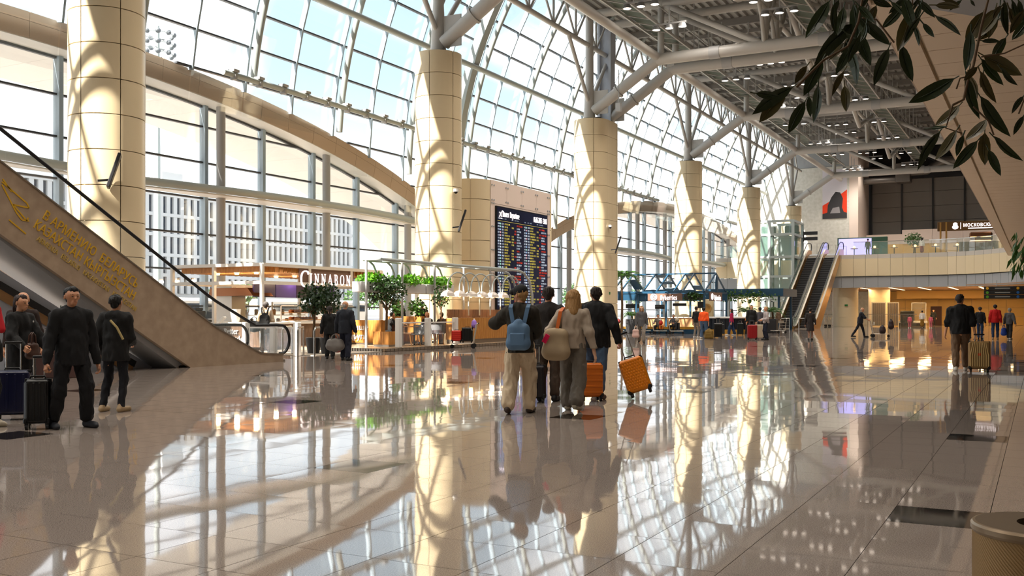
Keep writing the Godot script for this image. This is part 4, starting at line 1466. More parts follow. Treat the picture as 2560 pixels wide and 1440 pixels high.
	# display cases with trays of buns
	for k in 2:
		var dc := thing("display_case", ["glass pastry case beside the man with the cap", "glass pastry case beside the bushy pot tree"][k], "display case", Vector3(x1 - 0.42, 1.06, -31.2 - 2.0 * k), 0, "pastry cases on the kiosk counter")
		part(dc, "frame", MB.new().bx(-0.35, 0.35, 0, 0.04, -0.9, 0.9).bx(-0.35, 0.35, 0.62, 0.66, -0.9, 0.9).bx(-0.35, -0.31, 0, 0.66, -0.9, -0.86).bx(-0.35, -0.31, 0, 0.66, 0.86, 0.9), mat("kiosk_white"))
		part(dc, "front_glass", MB.new().bx(0.33, 0.345, 0.04, 0.62, -0.88, 0.88), mat("glass"))
		for r in 2:
			part(dc, "tray", MB.new().bx(-0.3, 0.3, 0.06 + 0.28 * r, 0.09 + 0.28 * r, -0.85, 0.85), mat("wood"))
			for j in 9:
				part(dc, "bun", MB.new().ball(Vector3(0.05, 0.14 + 0.28 * r, -0.76 + 0.19 * j), Vector3(0.1, 0.07, 0.085), 8, 5), mat("bun_brown", Color(0.62, 0.32, 0.10), 0.5))
	var gl := [["lidded_cup", Color(0.86, 0.84, 0.80)], ["lidded_cup", Color(0.90, 0.88, 0.85)]]
	solo("paper_tub", "large white tub on the bun kiosk counter", "tub", MB.new().lathe([Vector2(0, 0), Vector2(0.16, 0), Vector2(0.21, 0.46), Vector2(0.22, 0.5), Vector2(0, 0.5)], 16), mat("white"), Vector3(-27.3, 1.06, -28.8))
	solo("coffee_machine", "dark coffee machine standing on the bun kiosk counter", "coffee machine", MB.new().rbox(Vector3(0, 0.22, 0), Vector3(0.7, 0.44, 0.5), 0.04).rbox(Vector3(0.0, 0.5, 0), Vector3(0.5, 0.12, 0.4), 0.03), mat("black"), Vector3(-29.4, 1.06, -28.8))
	solo("register", "small dark cash terminal on the bun kiosk counter", "cash register", MB.new().rbox(Vector3(0, 0.05, 0), Vector3(0.3, 0.1, 0.3), 0.02).rbox(Vector3(0, 0.27, 0), Vector3(0.4, 0.3, 0.04), 0.01, Basis(Vector3.RIGHT, -0.3)), mat("black"), Vector3(-28.6, 1.06, -28.8))
	var ms := thing("menu_stand", "white slanted menu board on a slim stand before the bun kiosk", "menu stand", Vector3(-24.9, 0, -25.4), 0.6)
	part(ms, "board", MB.new().rbox(Vector3(0, 1.0, 0), Vector3(0.06, 0.75, 0.5), 0.01, Basis(Vector3.BACK, -0.75)), mat("white"))
	part(ms, "leg", MB.new().tube([Vector3(0, 0, 0), Vector3(0.0, 0.98, 0)], 0.03, 8), mat("chrome"))
	part(ms, "foot", MB.new().rbox(Vector3(0, 0.015, 0), Vector3(0.4, 0.03, 0.4), 0.01), mat("chrome"))
	# small round lamps in the ceiling
	for k in 6:
		var l := solo("kiosk_light", "small round downlight in the wooden kiosk ceiling", "ceiling light", MB.new().lathe([Vector2(0, -0.02), Vector2(0.08, -0.02), Vector2(0.1, 0.06)], 12), mat("lamp_warm"), Vector3([-26.6, -27.6, -28.6][k % 3], 2.92, -29.2 - 3.4 * (k / 3)), 0, "downlights in the bun kiosk")
		var o := OmniLight3D.new()
		o.name = "kiosk_glow"
		l.add_child(o, true)
		o.position = Vector3(0, -0.1, 0)
		o.light_energy = 0.8
		o.light_size = 0.1
		o.light_color = Color(1, 0.88, 0.7)
		o.omni_range = 20
		o.shadow_enabled = true


# ================================================================ the cafe by the second column
func build_cafe() -> void:
	var pf := thing("cafe_platform", "low platform of the cafe with a slotted grille along its edge", "platform", Vector3(-25.5, 0, -37), 0, "", "structure")
	wpart(pf, "deck", MB.new().bx(-30.2, -20.95, 0.005, 0.12, -46.5, -29.6), mat("platform_stone", Color(0.66, 0.58, 0.48), 0.25))
	for k in 66:
		wpart(pf, "grille_bar", MB.new().bx(-20.95, -20.87, 0.012, 0.115, -29.7 - 0.25 * k - 0.2, -29.7 - 0.25 * k), mat("brushed"))
	for k in 28:
		wpart(pf, "grille_bar", MB.new().bx(-24.3 + 0.12 * k, -24.3 + 0.12 * k + 0.08, 0.012, 0.115, -29.6, -29.52), mat("brushed"))
	wpart(pf, "paving", MB.new().bx(-25.3, -20.95, 0.002, 0.02, -29.5, -25.8), mat("dotted_paving", Color(0.70, 0.66, 0.60), 0.4))
	# glass screens between white posts
	var posts := [[-21.05, 30.7], [-21.05, 32.7], [-21.05, 34.75], [-22.4, 25.4], [-21.4, 25.4], [-23.6, 25.4]]
	for k in posts.size():
		var p: Array = posts[k]
		var y0 := 0.12 if k < 3 else 0.0
		solo("screen_post", ["white post of the glass screen beside the wooden tree box", "white post of the glass screen between the cafe tables", "white post of the glass screen behind the loaded trolley", "white post of the barrier before the bushy pot tree", "white post of the barrier behind the couple with bags", "white post of the barrier in front of the pastry case"][k], "post", MB.new().rbox(Vector3(0, 0.55, 0), Vector3(0.2, 1.1, 0.2), 0.02), mat("white"), Vector3(p[0], y0, -p[1]), 0, "white posts of the low glass screens")
	for k in 4:
		var a: Vector3 = [Vector3(-21.05, 0.12, -30.8), Vector3(-21.05, 0.12, -32.8), Vector3(-23.5, 0, -25.4), Vector3(-22.3, 0, -25.4)][k]
		var b: Vector3 = [Vector3(-21.05, 0.12, -32.6), Vector3(-21.05, 0.12, -34.65), Vector3(-22.5, 0, -25.4), Vector3(-21.5, 0, -25.4)][k]
		var sc := thing("glass_screen", ["low glass screen beside the seated people", "low glass screen ahead of the trolley", "low glass screen before the pastry case", "low glass screen beside the couple with bags"][k], "glass screen", a, 0, "low glass screens of the cafe")
		part(sc, "pane", MB.new().bar(Vector3(0, 0.5, 0), b - a + Vector3(0, 0.5, 0), 0.02, 0.8), mat("glass"))
		part(sc, "top_rail", MB.new().bar(Vector3(0, 0.92, 0), b - a + Vector3(0, 0.92, 0), 0.05, 0.05), mat("white"))
	# wooden boxes and bars
	var bxs := [[-22.65, -21.9, 0.0, 0.58, -32.05, -31.3, "wooden tree box at the corner of the cafe", "planter box"], [-25.2, -23.5, 0.0, 1.0, -34.6, -33.0, "wooden service bar lettered in white beside the couple", "bar counter"], [-24.7, -22.95, 0.0, 1.15, -35.4, -35.15, "wooden bench back behind the seated people", "bench"]]
	for b in bxs:
		var at := Vector3((b[0] + b[1]) / 2, 0.12, (b[4] + b[5]) / 2)
		var t := thing(b[7].replace(" ", "_"), b[6], b[7], at)
		var n := maxi(3, int((b[1] - b[0]) / 0.3))
		for k in n:
			wpart(t, "front_board", MB.new().bx(lerpf(b[0], b[1], float(k) / n) + 0.004, lerpf(b[0], b[1], float(k + 1) / n) - 0.004, 0.2, b[3] + 0.12, b[5] - 0.02, b[5]), mat("wood"))
		n = maxi(3, int((b[5] - b[4]) / 0.3))
		for k in n:
			wpart(t, "side_board", MB.new().bx(b[1] - 0.02, b[1], 0.2, b[3] + 0.12, lerpf(b[4], b[5], float(k) / n) + 0.004, lerpf(b[4], b[5], float(k + 1) / n) - 0.004), mat("wood"))
		wpart(t, "body", MB.new().bx(b[0], b[1] - 0.03, 0.22, b[3] + 0.1, b[4], b[5] - 0.03), mat("wood"))
		wpart(t, "plinth", MB.new().bx(b[0] + 0.03, b[1] - 0.03, 0.12, 0.21, b[4] + 0.03, b[5] - 0.03), mat("brushed"))
		if "lettered" in b[6]:
			text_part(t, "lettering", "стише", 0.22, Vector3(-24.6, 0.82, b[5] + 0.02) - t.position, Basis(), mat("white"), true, false)
			text_part(t, "lettering", "други", 0.22, Vector3(-24.6, 0.45, b[5] + 0.02) - t.position, Basis(), mat("white"), true, false)
	# long slatted bar facing the hall
	var lb := thing("slatted_bar", "long wooden slatted bar with a dark shelf back, under the arching lamps", "bar counter", Vector3(-21.6, 0.12, -40.6))
	for k in 52:
		var z := -35.4 - 0.2 * k
		if k in [26, 27, 28]: continue
		wpart(lb, "slat", MB.new().bx(-21.4, -21.32, 0.3, 1.2, z - 0.19, z), mat("wood"))
	wpart(lb, "body", MB.new().bx(-21.9, -21.4, 0.3, 1.18, -40.6, -35.4).bx(-21.9, -21.4, 0.3, 1.18, -45.8, -41.2).bx(-21.9, -21.4, 1.1, 1.18, -41.2, -40.6).bx(-21.9, -21.84, 0.3, 1.1, -41.2, -40.6).bx(-21.9, -21.4, 0.3, 0.36, -41.2, -40.6), mat("wood"))
	wpart(lb, "plinth", MB.new().bx(-21.85, -21.36, 0.12, 0.3, -45.8, -35.4), mat("brushed"))
	wpart(lb, "niche_door", MB.new().bx(-21.42, -21.39, 0.37, 1.09, -41.19, -40.61), pane("smoked_glass", Color(0.10, 0.10, 0.11), 0.75), "smoked glass door of a niche")
	for k in 34:
		wpart(lb, "back_slat", MB.new().bx(-21.86, -21.82, 1.2, 1.56, -35.4 - 0.3 * k - 0.28, -35.4 - 0.3 * k), mat("wood_dark"))
	# six arching lamps standing on the bar
	for k in 6:
		var z := -36.8 - 0.95 * k
		var al := thing("arch_lamp", "white arching tube lamp with a dome shade on the slatted bar", "lamp", Vector3(-21.62, 1.3, z), 0, "arching lamps over the bar")
		var pts := [Vector3.ZERO, Vector3(0, 1.15, 0)]
		for a in range(0, 181, 20):
			pts.append(Vector3(0, 1.2 + 0.62 * sin(deg_to_rad(a)), 0.85 - 0.85 * cos(deg_to_rad(a))))
		pts.append(Vector3(0, 1.02, 1.7))
		part(al, "arm", MB.new().tube(pts, 0.032, 8), mat("white_steel"))
		part(al, "shade", MB.new().lathe([Vector2(0.03, 0.24), Vector2(0.16, 0.2), Vector2(0.27, 0.1), Vector2(0.31, -0.02), Vector2(0.29, -0.02), Vector2(0.0, 0.05)], 18, Transform3D(Basis(), Vector3(0, 0.82, 1.7))), mat("shade_white", Color(0.82, 0.78, 0.74), 0.4))
		part(al, "bulb", MB.new().ball(Vector3(0, 0.82, 1.7), Vector3(0.07, 0.05, 0.07), 10, 6), mat("lamp_warm"))
		if k % 2 == 0:
			var o := OmniLight3D.new()
			o.name = "arch_lamp_glow"
			al.add_child(o, true)
			o.position = Vector3(0, 0.76, 1.7)
			o.light_energy = 0.6
			o.light_size = 0.08
			o.light_color = Color(1, 0.8, 0.55)
			o.omni_range = 15
			o.shadow_enabled = true
	# pergola of white tubes with leafy troughs
	var pg := thing("tube_pergola", "white tube pergola carrying leafy troughs above the cafe", "pergola", Vector3(-22.6, 0.12, -37))
	for x in [-21.75, -22.6]:
		wpart(pg, "rail", MB.new().tube([Vector3(x, 3.42, -30.6), Vector3(x, 3.42, -41.6), Vector3(x, 3.32, -42.2), Vector3(x, 2.95, -42.8), Vector3(x, 2.3, -43.1), Vector3(x, 0.1, -43.15)], 0.06, 8), mat("white_steel"))
	for k in 10:
		var z := -30.6 - 1.2 * k
		wpart(pg, "hoop", MB.new().tube([Vector3(-21.75, 3.42, z), Vector3(-22.6, 3.42, z)], 0.045, 8), mat("white_steel"))
		if k < 5:
			wpart(pg, "arc", MB.new().tube([Vector3(-22.6, 3.42, z), Vector3(-22.62, 3.4, z - 0.4), Vector3(-22.66, 3.25, z - 0.75), Vector3(-22.7, 2.98, z - 1.0), Vector3(-22.72, 2.65, z - 1.08)], 0.04, 8), mat("white_steel"))
		if k % 2 == 0 and k < 9:
			wpart(pg, "post", MB.new().tube([Vector3(-22.45, 0.12, z), Vector3(-22.45, 3.42, z)], 0.05, 8), mat("grey_steel"))
	for k in 3:
		var tz := -30.4 - 2.25 * k
		var tr := thing("leafy_trough", ["grey trough of bright green leaves nearest the bun kiosk sign", "grey trough of bright green leaves above the pot tree", "grey trough of bright green leaves beside the second column"][k], "plant trough", Vector3(-22.75, 2.2, tz - 1.1), 0, "leafy troughs of the pergola")
		part(tr, "trough", MB.new().rbox(Vector3(0, 0.2, 0), Vector3(0.45, 0.4, 2.2), 0.02), mat("trough_grey", Color(0.72, 0.72, 0.72), 0.5))
		part(tr, "leaves", foliage(Vector3(0.05, 0.5, 0), Vector3(0.34, 0.24, 1.1), 460, 0.16, 0.0), mat("leaf_bright"), "", "stuff")
	# tables and chairs behind the glass screens
	for k in 2:
		var t := thing("cafe_table", ["small cafe table before the dark-clothed sitter", "small cafe table before the bald sitter"][k], "table", [Vector3(-22.1, 0.12, -33.35), Vector3(-22.35, 0.12, -34.25)][k], 0, "small cafe tables")
		part(t, "top", MB.new().rbox(Vector3(0, 0.74, 0), Vector3(0.75, 0.04, 0.75), 0.015), mat("wood"))
		part(t, "stem", MB.new().tube([Vector3.ZERO, Vector3(0, 0.72, 0)], 0.04, 8), mat("black"))
		part(t, "foot", MB.new().lathe([Vector2(0, 0.03), Vector2(0.24, 0.02), Vector2(0.25, 0)], 16), mat("black"))
	var ch0: Node3D = null
	var spots := [[-22.9, -32.7, 2.6, "brown"], [-22.45, -35.0, 0.1, "tan"], [-21.6, -32.9, 3.1, "grey"], [-21.65, -34.3, 0.0, "grey"], [-23.3, -34.6, -1.2, "tan"]]
	for k in spots.size():
		var s: Array = spots[k]
		var cm: StandardMaterial3D = {"brown": mat("chair_brown", Color(0.30, 0.16, 0.10), 0.6), "tan": mat("chair_tan", Color(0.50, 0.36, 0.24), 0.6), "grey": mat("chair_grey", Color(0.45, 0.45, 0.46), 0.6)}[s[3]]
		var ch := thing("cafe_chair", ["brown shell chair of the dark-clothed sitter", "tan shell chair of the bald sitter", "grey shell chair at the table between the screen posts", "grey shell chair with its back to the glass screen", "tan shell chair drawn up to the bench back"][k], "chair", Vector3(s[0], 0.12, s[1]), s[2], "shell chairs in the cafe")
		part(ch, "seat", MB.new().rbox(Vector3(0, 0.45, 0), Vector3(0.46, 0.05, 0.44), 0.02), cm)
		part(ch, "backrest", MB.new().lathe([Vector2(0.22, 0.46), Vector2(0.27, 0.6), Vector2(0.28, 0.82), Vector2(0.255, 0.82), Vector2(0.24, 0.6), Vector2(0.2, 0.47)], 10, Transform3D(Basis(), Vector3(0, 0, 0.0)), PI * 0.05, PI * 0.9), cm)
		for sx in [-1, 1]:
			for sz in [-1, 1]:
				part(ch, "leg", MB.new().tube([Vector3(sx * 0.17, 0.43, sz * 0.16), Vector3(sx * 0.22, 0, sz * 0.21)], 0.014, 6), mat("wood"))


# ================================================================ the blue gabled kiosk
func build_fly_kiosk() -> void:
	var zf := -66.0
	var zb := -71.4
	var zr := -68.7
	var ks := thing("gabled_kiosk", "blue steel kiosk of open gable frames with a brown fruit-snack sign", "kiosk", Vector3(-23.6, 0, zr))
	var bm := mat("blue_steel")
	var xs := [-26.97, -26.35, -24.65, -23.65, -22.4, -21.75, -20.18]
	for x in xs:
		wpart(ks, "rafter", MB.new().bar(Vector3(x, 2.85, zf), Vector3(x, 4.22, zr), 0.09, 0.09), bm)
		wpart(ks, "rafter", MB.new().bar(Vector3(x, 4.22, zr), Vector3(x, 2.85, zb), 0.09, 0.09), bm)
	wpart(ks, "ridge", MB.new().bx(xs[0], xs[6], 4.17, 4.27, zr - 0.05, zr + 0.05), bm)
	for z in [zf, zb]:
		wpart(ks, "eave", MB.new().bx(xs[0], xs[6], 2.78, 2.92, z - 0.06, z + 0.06), bm)
	for x in [xs[0], xs[6]]:
		wpart(ks, "tie", MB.new().bx(x - 0.05, x + 0.05, 2.78, 2.92, zb, zf), bm)
	for x in [xs[0], -25.1, -22.9, xs[6]]:
		for z in [zf, zb]:
			wpart(ks, "post", MB.new().bx(x - 0.06, x + 0.06, 0.15, 2.85, z - 0.06, z + 0.06), bm)
	wpart(ks, "fascia", MB.new().bx(-26.9, -25.0, 2.3, 2.78, zf - 0.05, zf + 0.02), bm)
	wpart(ks, "back_fascia", MB.new().bx(-26.9, -20.2, 2.3, 2.85, zb - 0.05, zb + 0.02), bm)
	for p in [[-26.97, -26.35, 0.25, 0.75], [-24.65, -23.65, 0.1, 0.3], [-24.65, -23.65, 0.85, 1.0], [-22.4, -21.75, 0.2, 0.42], [-22.4, -21.75, 0.88, 1.0], [-24.65, -23.65, 0.5, 0.64], [-26.35, -24.65, 0.06, 0.22], [-23.65, -22.4, 0.05, 0.2]]:
		var a := Vector3(0, lerpf(2.85, 4.22, p[2]), lerpf(zb, zr, p[2]))
		var b := Vector3(0, lerpf(2.85, 4.22, p[3]), lerpf(zb, zr, p[3]))
		wpart(ks, "roof_panel", MB.new().bar(a + Vector3((p[0] + p[1]) / 2, 0, 0), b + Vector3((p[0] + p[1]) / 2, 0, 0), p[1] - p[0], 0.03, Vector3(0, 1, -1)), bm)
	wpart(ks, "surfboard", MB.new().ball(Vector3(-20.12, 3.35, zr), Vector3(0.06, 0.75, 0.34), 14, 10), bm, "blue pointed oval emblem")
	# signs
	var brown := mat("sign_taupe", Color(0.46, 0.34, 0.28), 0.55)
	wpart(ks, "sign_board", MB.new().bx(-24.2, -21.7, 2.26, 2.76, zf + 0.07, zf + 0.13), brown)
	var dk := mat("sign_white")
	text_part(ks, "sign_letters", "flyberries", 0.3, Vector3(-22.68, 2.46, zf + 0.15) - ks.position, Basis(), dk, true, false, 1.22)
	var ringm := MB.new()
	var cc := Vector3(-23.75, 2.51, zf + 0.15)
	for r in [[0.21, 0.04], [0.09, 0.045]]:
		var pts := []
		for k in 21:
			pts.append(cc + Vector3(cos(TAU * k / 20), sin(TAU * k / 20), 0) * r[0])
		ringm.tube(pts, r[1], 6, false)
	wpart(ks, "sign_emblem", ringm, dk)
	wpart(ks, "side_sign", MB.new().bx(-20.12, -20.06, 2.25, 2.85, zf - 3.9, zf - 0.9), brown)
	text_part(ks, "sign_letters", "flyberries", 0.34, Vector3(-20.05, 2.46, zf - 2.7) - ks.position, Basis(Vector3(0, 0, -1), Vector3.UP, Vector3.RIGHT), dk, true, false, 1.6)
	wpart(ks, "sign_emblem", MB.new().tube([Vector3(-20.04, 2.55, zf - 1.35), Vector3(-20.0, 2.55, zf - 1.35)], 0.22, 14), dk)
	# hanging black screens, planting shelf, counters
	for p in [[-26.2, -25.2, 1.75, 2.05], [-24.0, -23.3, 1.7, 2.0], [-22.7, -21.7, 1.9, 2.1], [-20.9, -20.5, 1.75, 2.2]]:
		wpart(ks, "menu_screen", MB.new().rbox(Vector3((p[0] + p[1]) / 2, (p[2] + p[3]) / 2, zf - 0.8), Vector3(p[1] - p[0], p[3] - p[2], 0.08), 0.02), mat("black"))
	var sh := MB.new()
	wpart(ks, "shelf", MB.new().bx(-21.6, -20.2, 2.28, 2.74, zf - 0.25, zf), mat("dark_steel"))
	wpart(ks, "hanging_leaves", foliage(Vector3(-20.9, 2.55, zf + 0.05), Vector3(0.75, 0.35, 0.2), 240, 0.14), mat("leaf_mid"), "", "stuff")
	var cv := MB.new()
	wpart(ks, "plinth", MB.new().bx(-27.0, -21.3, 0.01, 0.3, zf - 0.3, zf + 0.7), bm)
	wpart(ks, "plinth_top", MB.new().bx(-27.0, -21.3, 0.3, 0.46, zf - 0.3, zf + 0.72), mat("mustard", Color(0.72, 0.52, 0.14), 0.6))
	wpart(ks, "plinth_end", MB.new().lathe([Vector2(0.9, 0.01), Vector2(0.9, 0.3)], 14, Transform3D(Basis(), Vector3(-21.3, 0, zf - 0.2))), bm)
	wpart(ks, "plinth_end_top", MB.new().lathe([Vector2(0.9, 0.3), Vector2(0.92, 0.46), Vector2(0, 0.46)], 14, Transform3D(Basis(), Vector3(-21.3, 0, zf - 0.2))), mat("mustard"))
	wpart(ks, "counter", MB.new().bx(-26.5, -22.0, 0.1, 1.05, zb + 0.6, zb + 1.2), mat("tan"))
	wpart(ks, "counter_top", MB.new().rbox(Vector3(-24.25, 1.08, zb + 0.9), Vector3(4.7, 0.07, 0.8), 0.02), mat("white"))
	wpart(ks, "totem", MB.new().rbox(Vector3(-21.15, 1.55, zb + 1.5), Vector3(0.9, 1.7, 0.2), 0.04), mat("cream", Color(0.88, 0.80, 0.62), 0.5), "cream panel with a round mirror")
	wpart(ks, "round_mirror", MB.new().tube([Vector3(-21.15, 1.75, zb + 1.6), Vector3(-21.15, 1.75, zb + 1.66)], 0.34, 20), mat("gold_metal"))
	wpart(ks, "round_mirror", MB.new().tube([Vector3(-20.6, 1.72, zb + 3.6), Vector3(-20.6, 1.72, zb + 3.66)], 0.3, 20), mat("gold_metal"))
	# the round dark bar under the palms beside it
	var rb := thing("round_bar", "dark fluted bar with pale top beside the blue kiosk", "bar counter", Vector3(-18.9, 0, -67.5))
	part(rb, "body", MB.new().lathe([Vector2(1.7, 0.12), Vector2(1.7, 1.05)], 30), mat("navy_slats", Color(0.05, 0.09, 0.14), 0.5))
	for k in 30:
		part(rb, "flute", MB.new().tube([Vector3(1.72 * cos(TAU * k / 30), 0.14, 1.72 * sin(TAU * k / 30)), Vector3(1.72 * cos(TAU * k / 30), 1.03, 1.72 * sin(TAU * k / 30))], 0.06, 6), mat("navy_slats"))
	part(rb, "top", MB.new().lathe([Vector2(0, 1.16), Vector2(1.85, 1.16), Vector2(1.88, 1.1), Vector2(1.85, 1.05), Vector2(1.6, 1.05)], 30), mat("white"))
	part(rb, "plinth", MB.new().lathe([Vector2(1.8, 0), Vector2(1.8, 0.3), Vector2(1.7, 0.3)], 30), mat("mustard"))
	# long blue pavilion behind the bars
	var pv := thing("blue_pavilion", "low dark blue pavilion roof with trailing plants behind the round bar", "kiosk", Vector3(-22, 0, -82))
	wpart(pv, "roof", MB.new().bx(-26.5, -17.8, 2.75, 3.35, -84, -79), bm)
	for p in [[-26, -79.3], [-18.2, -79.3], [-26, -83.6], [-18.2, -83.6]]:
		wpart(pv, "post", MB.new().bx(p[0] - 0.08, p[0] + 0.08, 0, 2.75, p[1] - 0.08, p[1] + 0.08), bm)
	wpart(pv, "trailing_leaves", foliage(Vector3(-21.5, 2.75, -78.8), Vector3(3.6, 0.5, 0.25), 420, 0.2), mat("leaf_mid"), "", "stuff")
	wpart(pv, "counter", MB.new().bx(-25.5, -19, 0, 1.1, -80.6, -79.8), mat("wood_dark"))


# ================================================================ people
# A field of tapered, joined limbs meshed as surface nets. bone: [a, b, ra, rb, depth factor]
var folds := FastNoiseLite.new()

func skin_over(m: MB, bones: Array, cell: float, k := 0.03, cut := -9.0, wave := 0.0, stretch := Vector3(9, 4, 9)) -> MB:
	var lo := Vector3(1e9, 1e9, 1e9)
	var hi := -lo
	for b in bones:
		var r: float = maxf(b[2], b[3]) + cell * 2.5
		for p in [b[0], b[1]]:
			lo = lo.min(p - Vector3(r, r, r))
			hi = hi.max(p + Vector3(r, r, r))
	var nx := int((hi.x - lo.x) / cell) + 2
	var ny := int((hi.y - lo.y) / cell) + 2
	var nz := int((hi.z - lo.z) / cell) + 2
	var f := PackedFloat32Array()
	f.resize(nx * ny * nz)
	f.fill(1.0)
	for b in bones:
		var a: Vector3 = b[0]
		var ab: Vector3 = b[1] - a
		var ll := maxf(ab.length_squared(), 1e-9)
		var ra: float = b[2]
		var rd: float = b[3] - ra
		var fz: float = 1.0 / float(b[4]) if b.size() > 4 else 1.0
		var pad := maxf(ra, ra + rd) + k + cell * 1.5
		var e: Vector3 = b[1]
		var x0 := maxi(0, int((minf(a.x, e.x) - pad - lo.x) / cell))
		var x1 := mini(nx - 1, int((maxf(a.x, e.x) + pad - lo.x) / cell) + 1)
		var y0 := maxi(0, int((minf(a.y, e.y) - pad - lo.y) / cell))
		var y1 := mini(ny - 1, int((maxf(a.y, e.y) + pad - lo.y) / cell) + 1)
		var z0 := maxi(0, int((minf(a.z, e.z) - pad - lo.z) / cell))
		var z1 := mini(nz - 1, int((maxf(a.z, e.z) + pad - lo.z) / cell) + 1)
		for z in range(z0, z1 + 1):
			for y in range(y0, y1 + 1):
				var row := (z * ny + y) * nx
				for x in range(x0, x1 + 1):
					var p := lo + Vector3(x, y, z) * cell - a
					var h := clampf(p.dot(ab) / ll, 0.0, 1.0)
					p -= ab * h
					p.z *= fz
					var d := p.length() - ra - rd * h
					var o := f[row + x]
					var w := clampf(0.5 + 0.5 * (o - d) / k, 0.0, 1.0)
					f[row + x] = o + (d - o) * w - k * w * (1.0 - w)
	if cut > -8.0 or wave > 0.0:
		folds.frequency = 1.0
		folds.fractal_octaves = 2
		var shift := Vector3(rng.randf() * 50.0, 0, 0)
		for z in nz:
			for y in ny:
				var row := (z * ny + y) * nx
				var below := cut - (lo.y + y * cell)
				for x in nx:
					var o := f[row + x]
					if o > 0.08:
						continue
					if wave > 0.0 and o > -0.08:
						o += wave * folds.get_noise_3dv((lo + Vector3(x, y, z) * cell) * stretch + shift)
					f[row + x] = maxf(o, below)
	var id := PackedInt32Array()
	id.resize(nx * ny * nz)
	var sy := nx
	var sz := nx * ny
	for z in nz - 1:
		for y in ny - 1:
			for x in nx - 1:
				var i := (z * ny + y) * nx + x
				var v0 := f[i]
				var v1 := f[i + 1]
				var v2 := f[i + sy]
				var v3 := f[i + sy + 1]
				var v4 := f[i + sz]
				var v5 := f[i + sz + 1]
				var v6 := f[i + sz + sy]
				var v7 := f[i + sz + sy + 1]
				var neg := int(v0 < 0) + int(v1 < 0) + int(v2 < 0) + int(v3 < 0) + int(v4 < 0) + int(v5 < 0) + int(v6 < 0) + int(v7 < 0)
				if neg == 0 or neg == 8:
					continue
				var g := Vector3(v1 + v3 + v5 + v7 - v0 - v2 - v4 - v6, v2 + v3 + v6 + v7 - v0 - v1 - v4 - v5, v4 + v5 + v6 + v7 - v0 - v1 - v2 - v3)
				var mean := (v0 + v1 + v2 + v3 + v4 + v5 + v6 + v7) / 8.0
				var gl := g.length() / 4.0
				var nn := g.normalized()
				var off := nn * clampf(-mean / maxf(gl, 1e-6), -0.75, 0.75)
				id[i] = m.vert(lo + (Vector3(x, y, z) + Vector3(0.5, 0.5, 0.5) + off) * cell, nn)
	for z in range(1, nz - 1):
		for y in range(1, ny - 1):
			for x in range(1, nx - 1):
				var i := (z * ny + y) * nx + x
				var s := f[i] < 0
				if s != (f[i + 1] < 0):
					m.face(id[i], id[i - sy], id[i - sy - sz]); m.face(id[i], id[i - sy - sz], id[i - sz])
				if s != (f[i + sy] < 0):
					m.face(id[i], id[i - 1], id[i - 1 - sz]); m.face(id[i], id[i - 1 - sz], id[i - sz])
				if s != (f[i + sz] < 0):
					m.face(id[i], id[i - 1], id[i - 1 - sy]); m.face(id[i], id[i - 1 - sy], id[i - sy])
	return m

# the middle joint of a limb
func joint(a: Vector3, c: Vector3, l1: float, l2: float, hint: Vector3) -> Vector3:
	var d := c - a
	var l := clampf(d.length(), 0.05, l1 + l2 - 0.004)
	var x := (l1 * l1 - l2 * l2 + l * l) / (2.0 * l)
	var h := sqrt(maxf(0.0, l1 * l1 - x * x))
	var dn := d.normalized()
	var hp := (hint - dn * hint.dot(dn)).normalized()
	return a + dn * x + hp * h

func hand_bones(wrist: Vector3, along: Vector3, palm: Vector3, thumb_side: Vector3, s: float, curl: float) -> Array:
	# along: wrist to knuckles; palm: the way the palm faces; thumb_side: towards the thumb
	var out := []
	along = along.normalized()
	palm = (palm - along * palm.dot(along)).normalized()
	thumb_side = (thumb_side - along * thumb_side.dot(along) - palm * thumb_side.dot(palm)).normalized()
	var kn := wrist + along * 0.085 * s
	for k in 4:
		var side := thumb_side * (0.030 - 0.020 * k) * s
		out.append([wrist + side * 0.6, kn + side, 0.017 * s, 0.014 * s])
		var l: float = [0.075, 0.082, 0.076, 0.060][k] * s
		var a1 := curl * 0.7
		var p1 := kn + side + (along * cos(a1) + palm * sin(a1)) * l * 0.45
		var p2 := p1 + (along * cos(a1 + curl) + palm * sin(a1 + curl)) * l * 0.32
		var p3 := p2 + (along * cos(a1 + curl * 1.8) + palm * sin(a1 + curl * 1.8)) * l * 0.25
		out.append([kn + side, p1, 0.0105 * s, 0.0095 * s]); out.append([p1, p2, 0.0095 * s, 0.0088 * s]); out.append([p2, p3, 0.0088 * s, 0.0075 * s])
	var t0 := wrist + along * 0.025 * s + thumb_side * 0.022 * s
	var t1 := t0 + (thumb_side * 0.7 + along * 0.6 + palm * 0.3).normalized() * 0.042 * s
	var t2 := t1 + (along * 0.9 + thumb_side * 0.2 + palm * 0.5).normalized() * 0.034 * s
	out.append([t0, t1, 0.014 * s, 0.011 * s]); out.append([t1, t2, 0.011 * s, 0.009 * s])
	return out

const SKIN := Color(0.80, 0.58, 0.44)

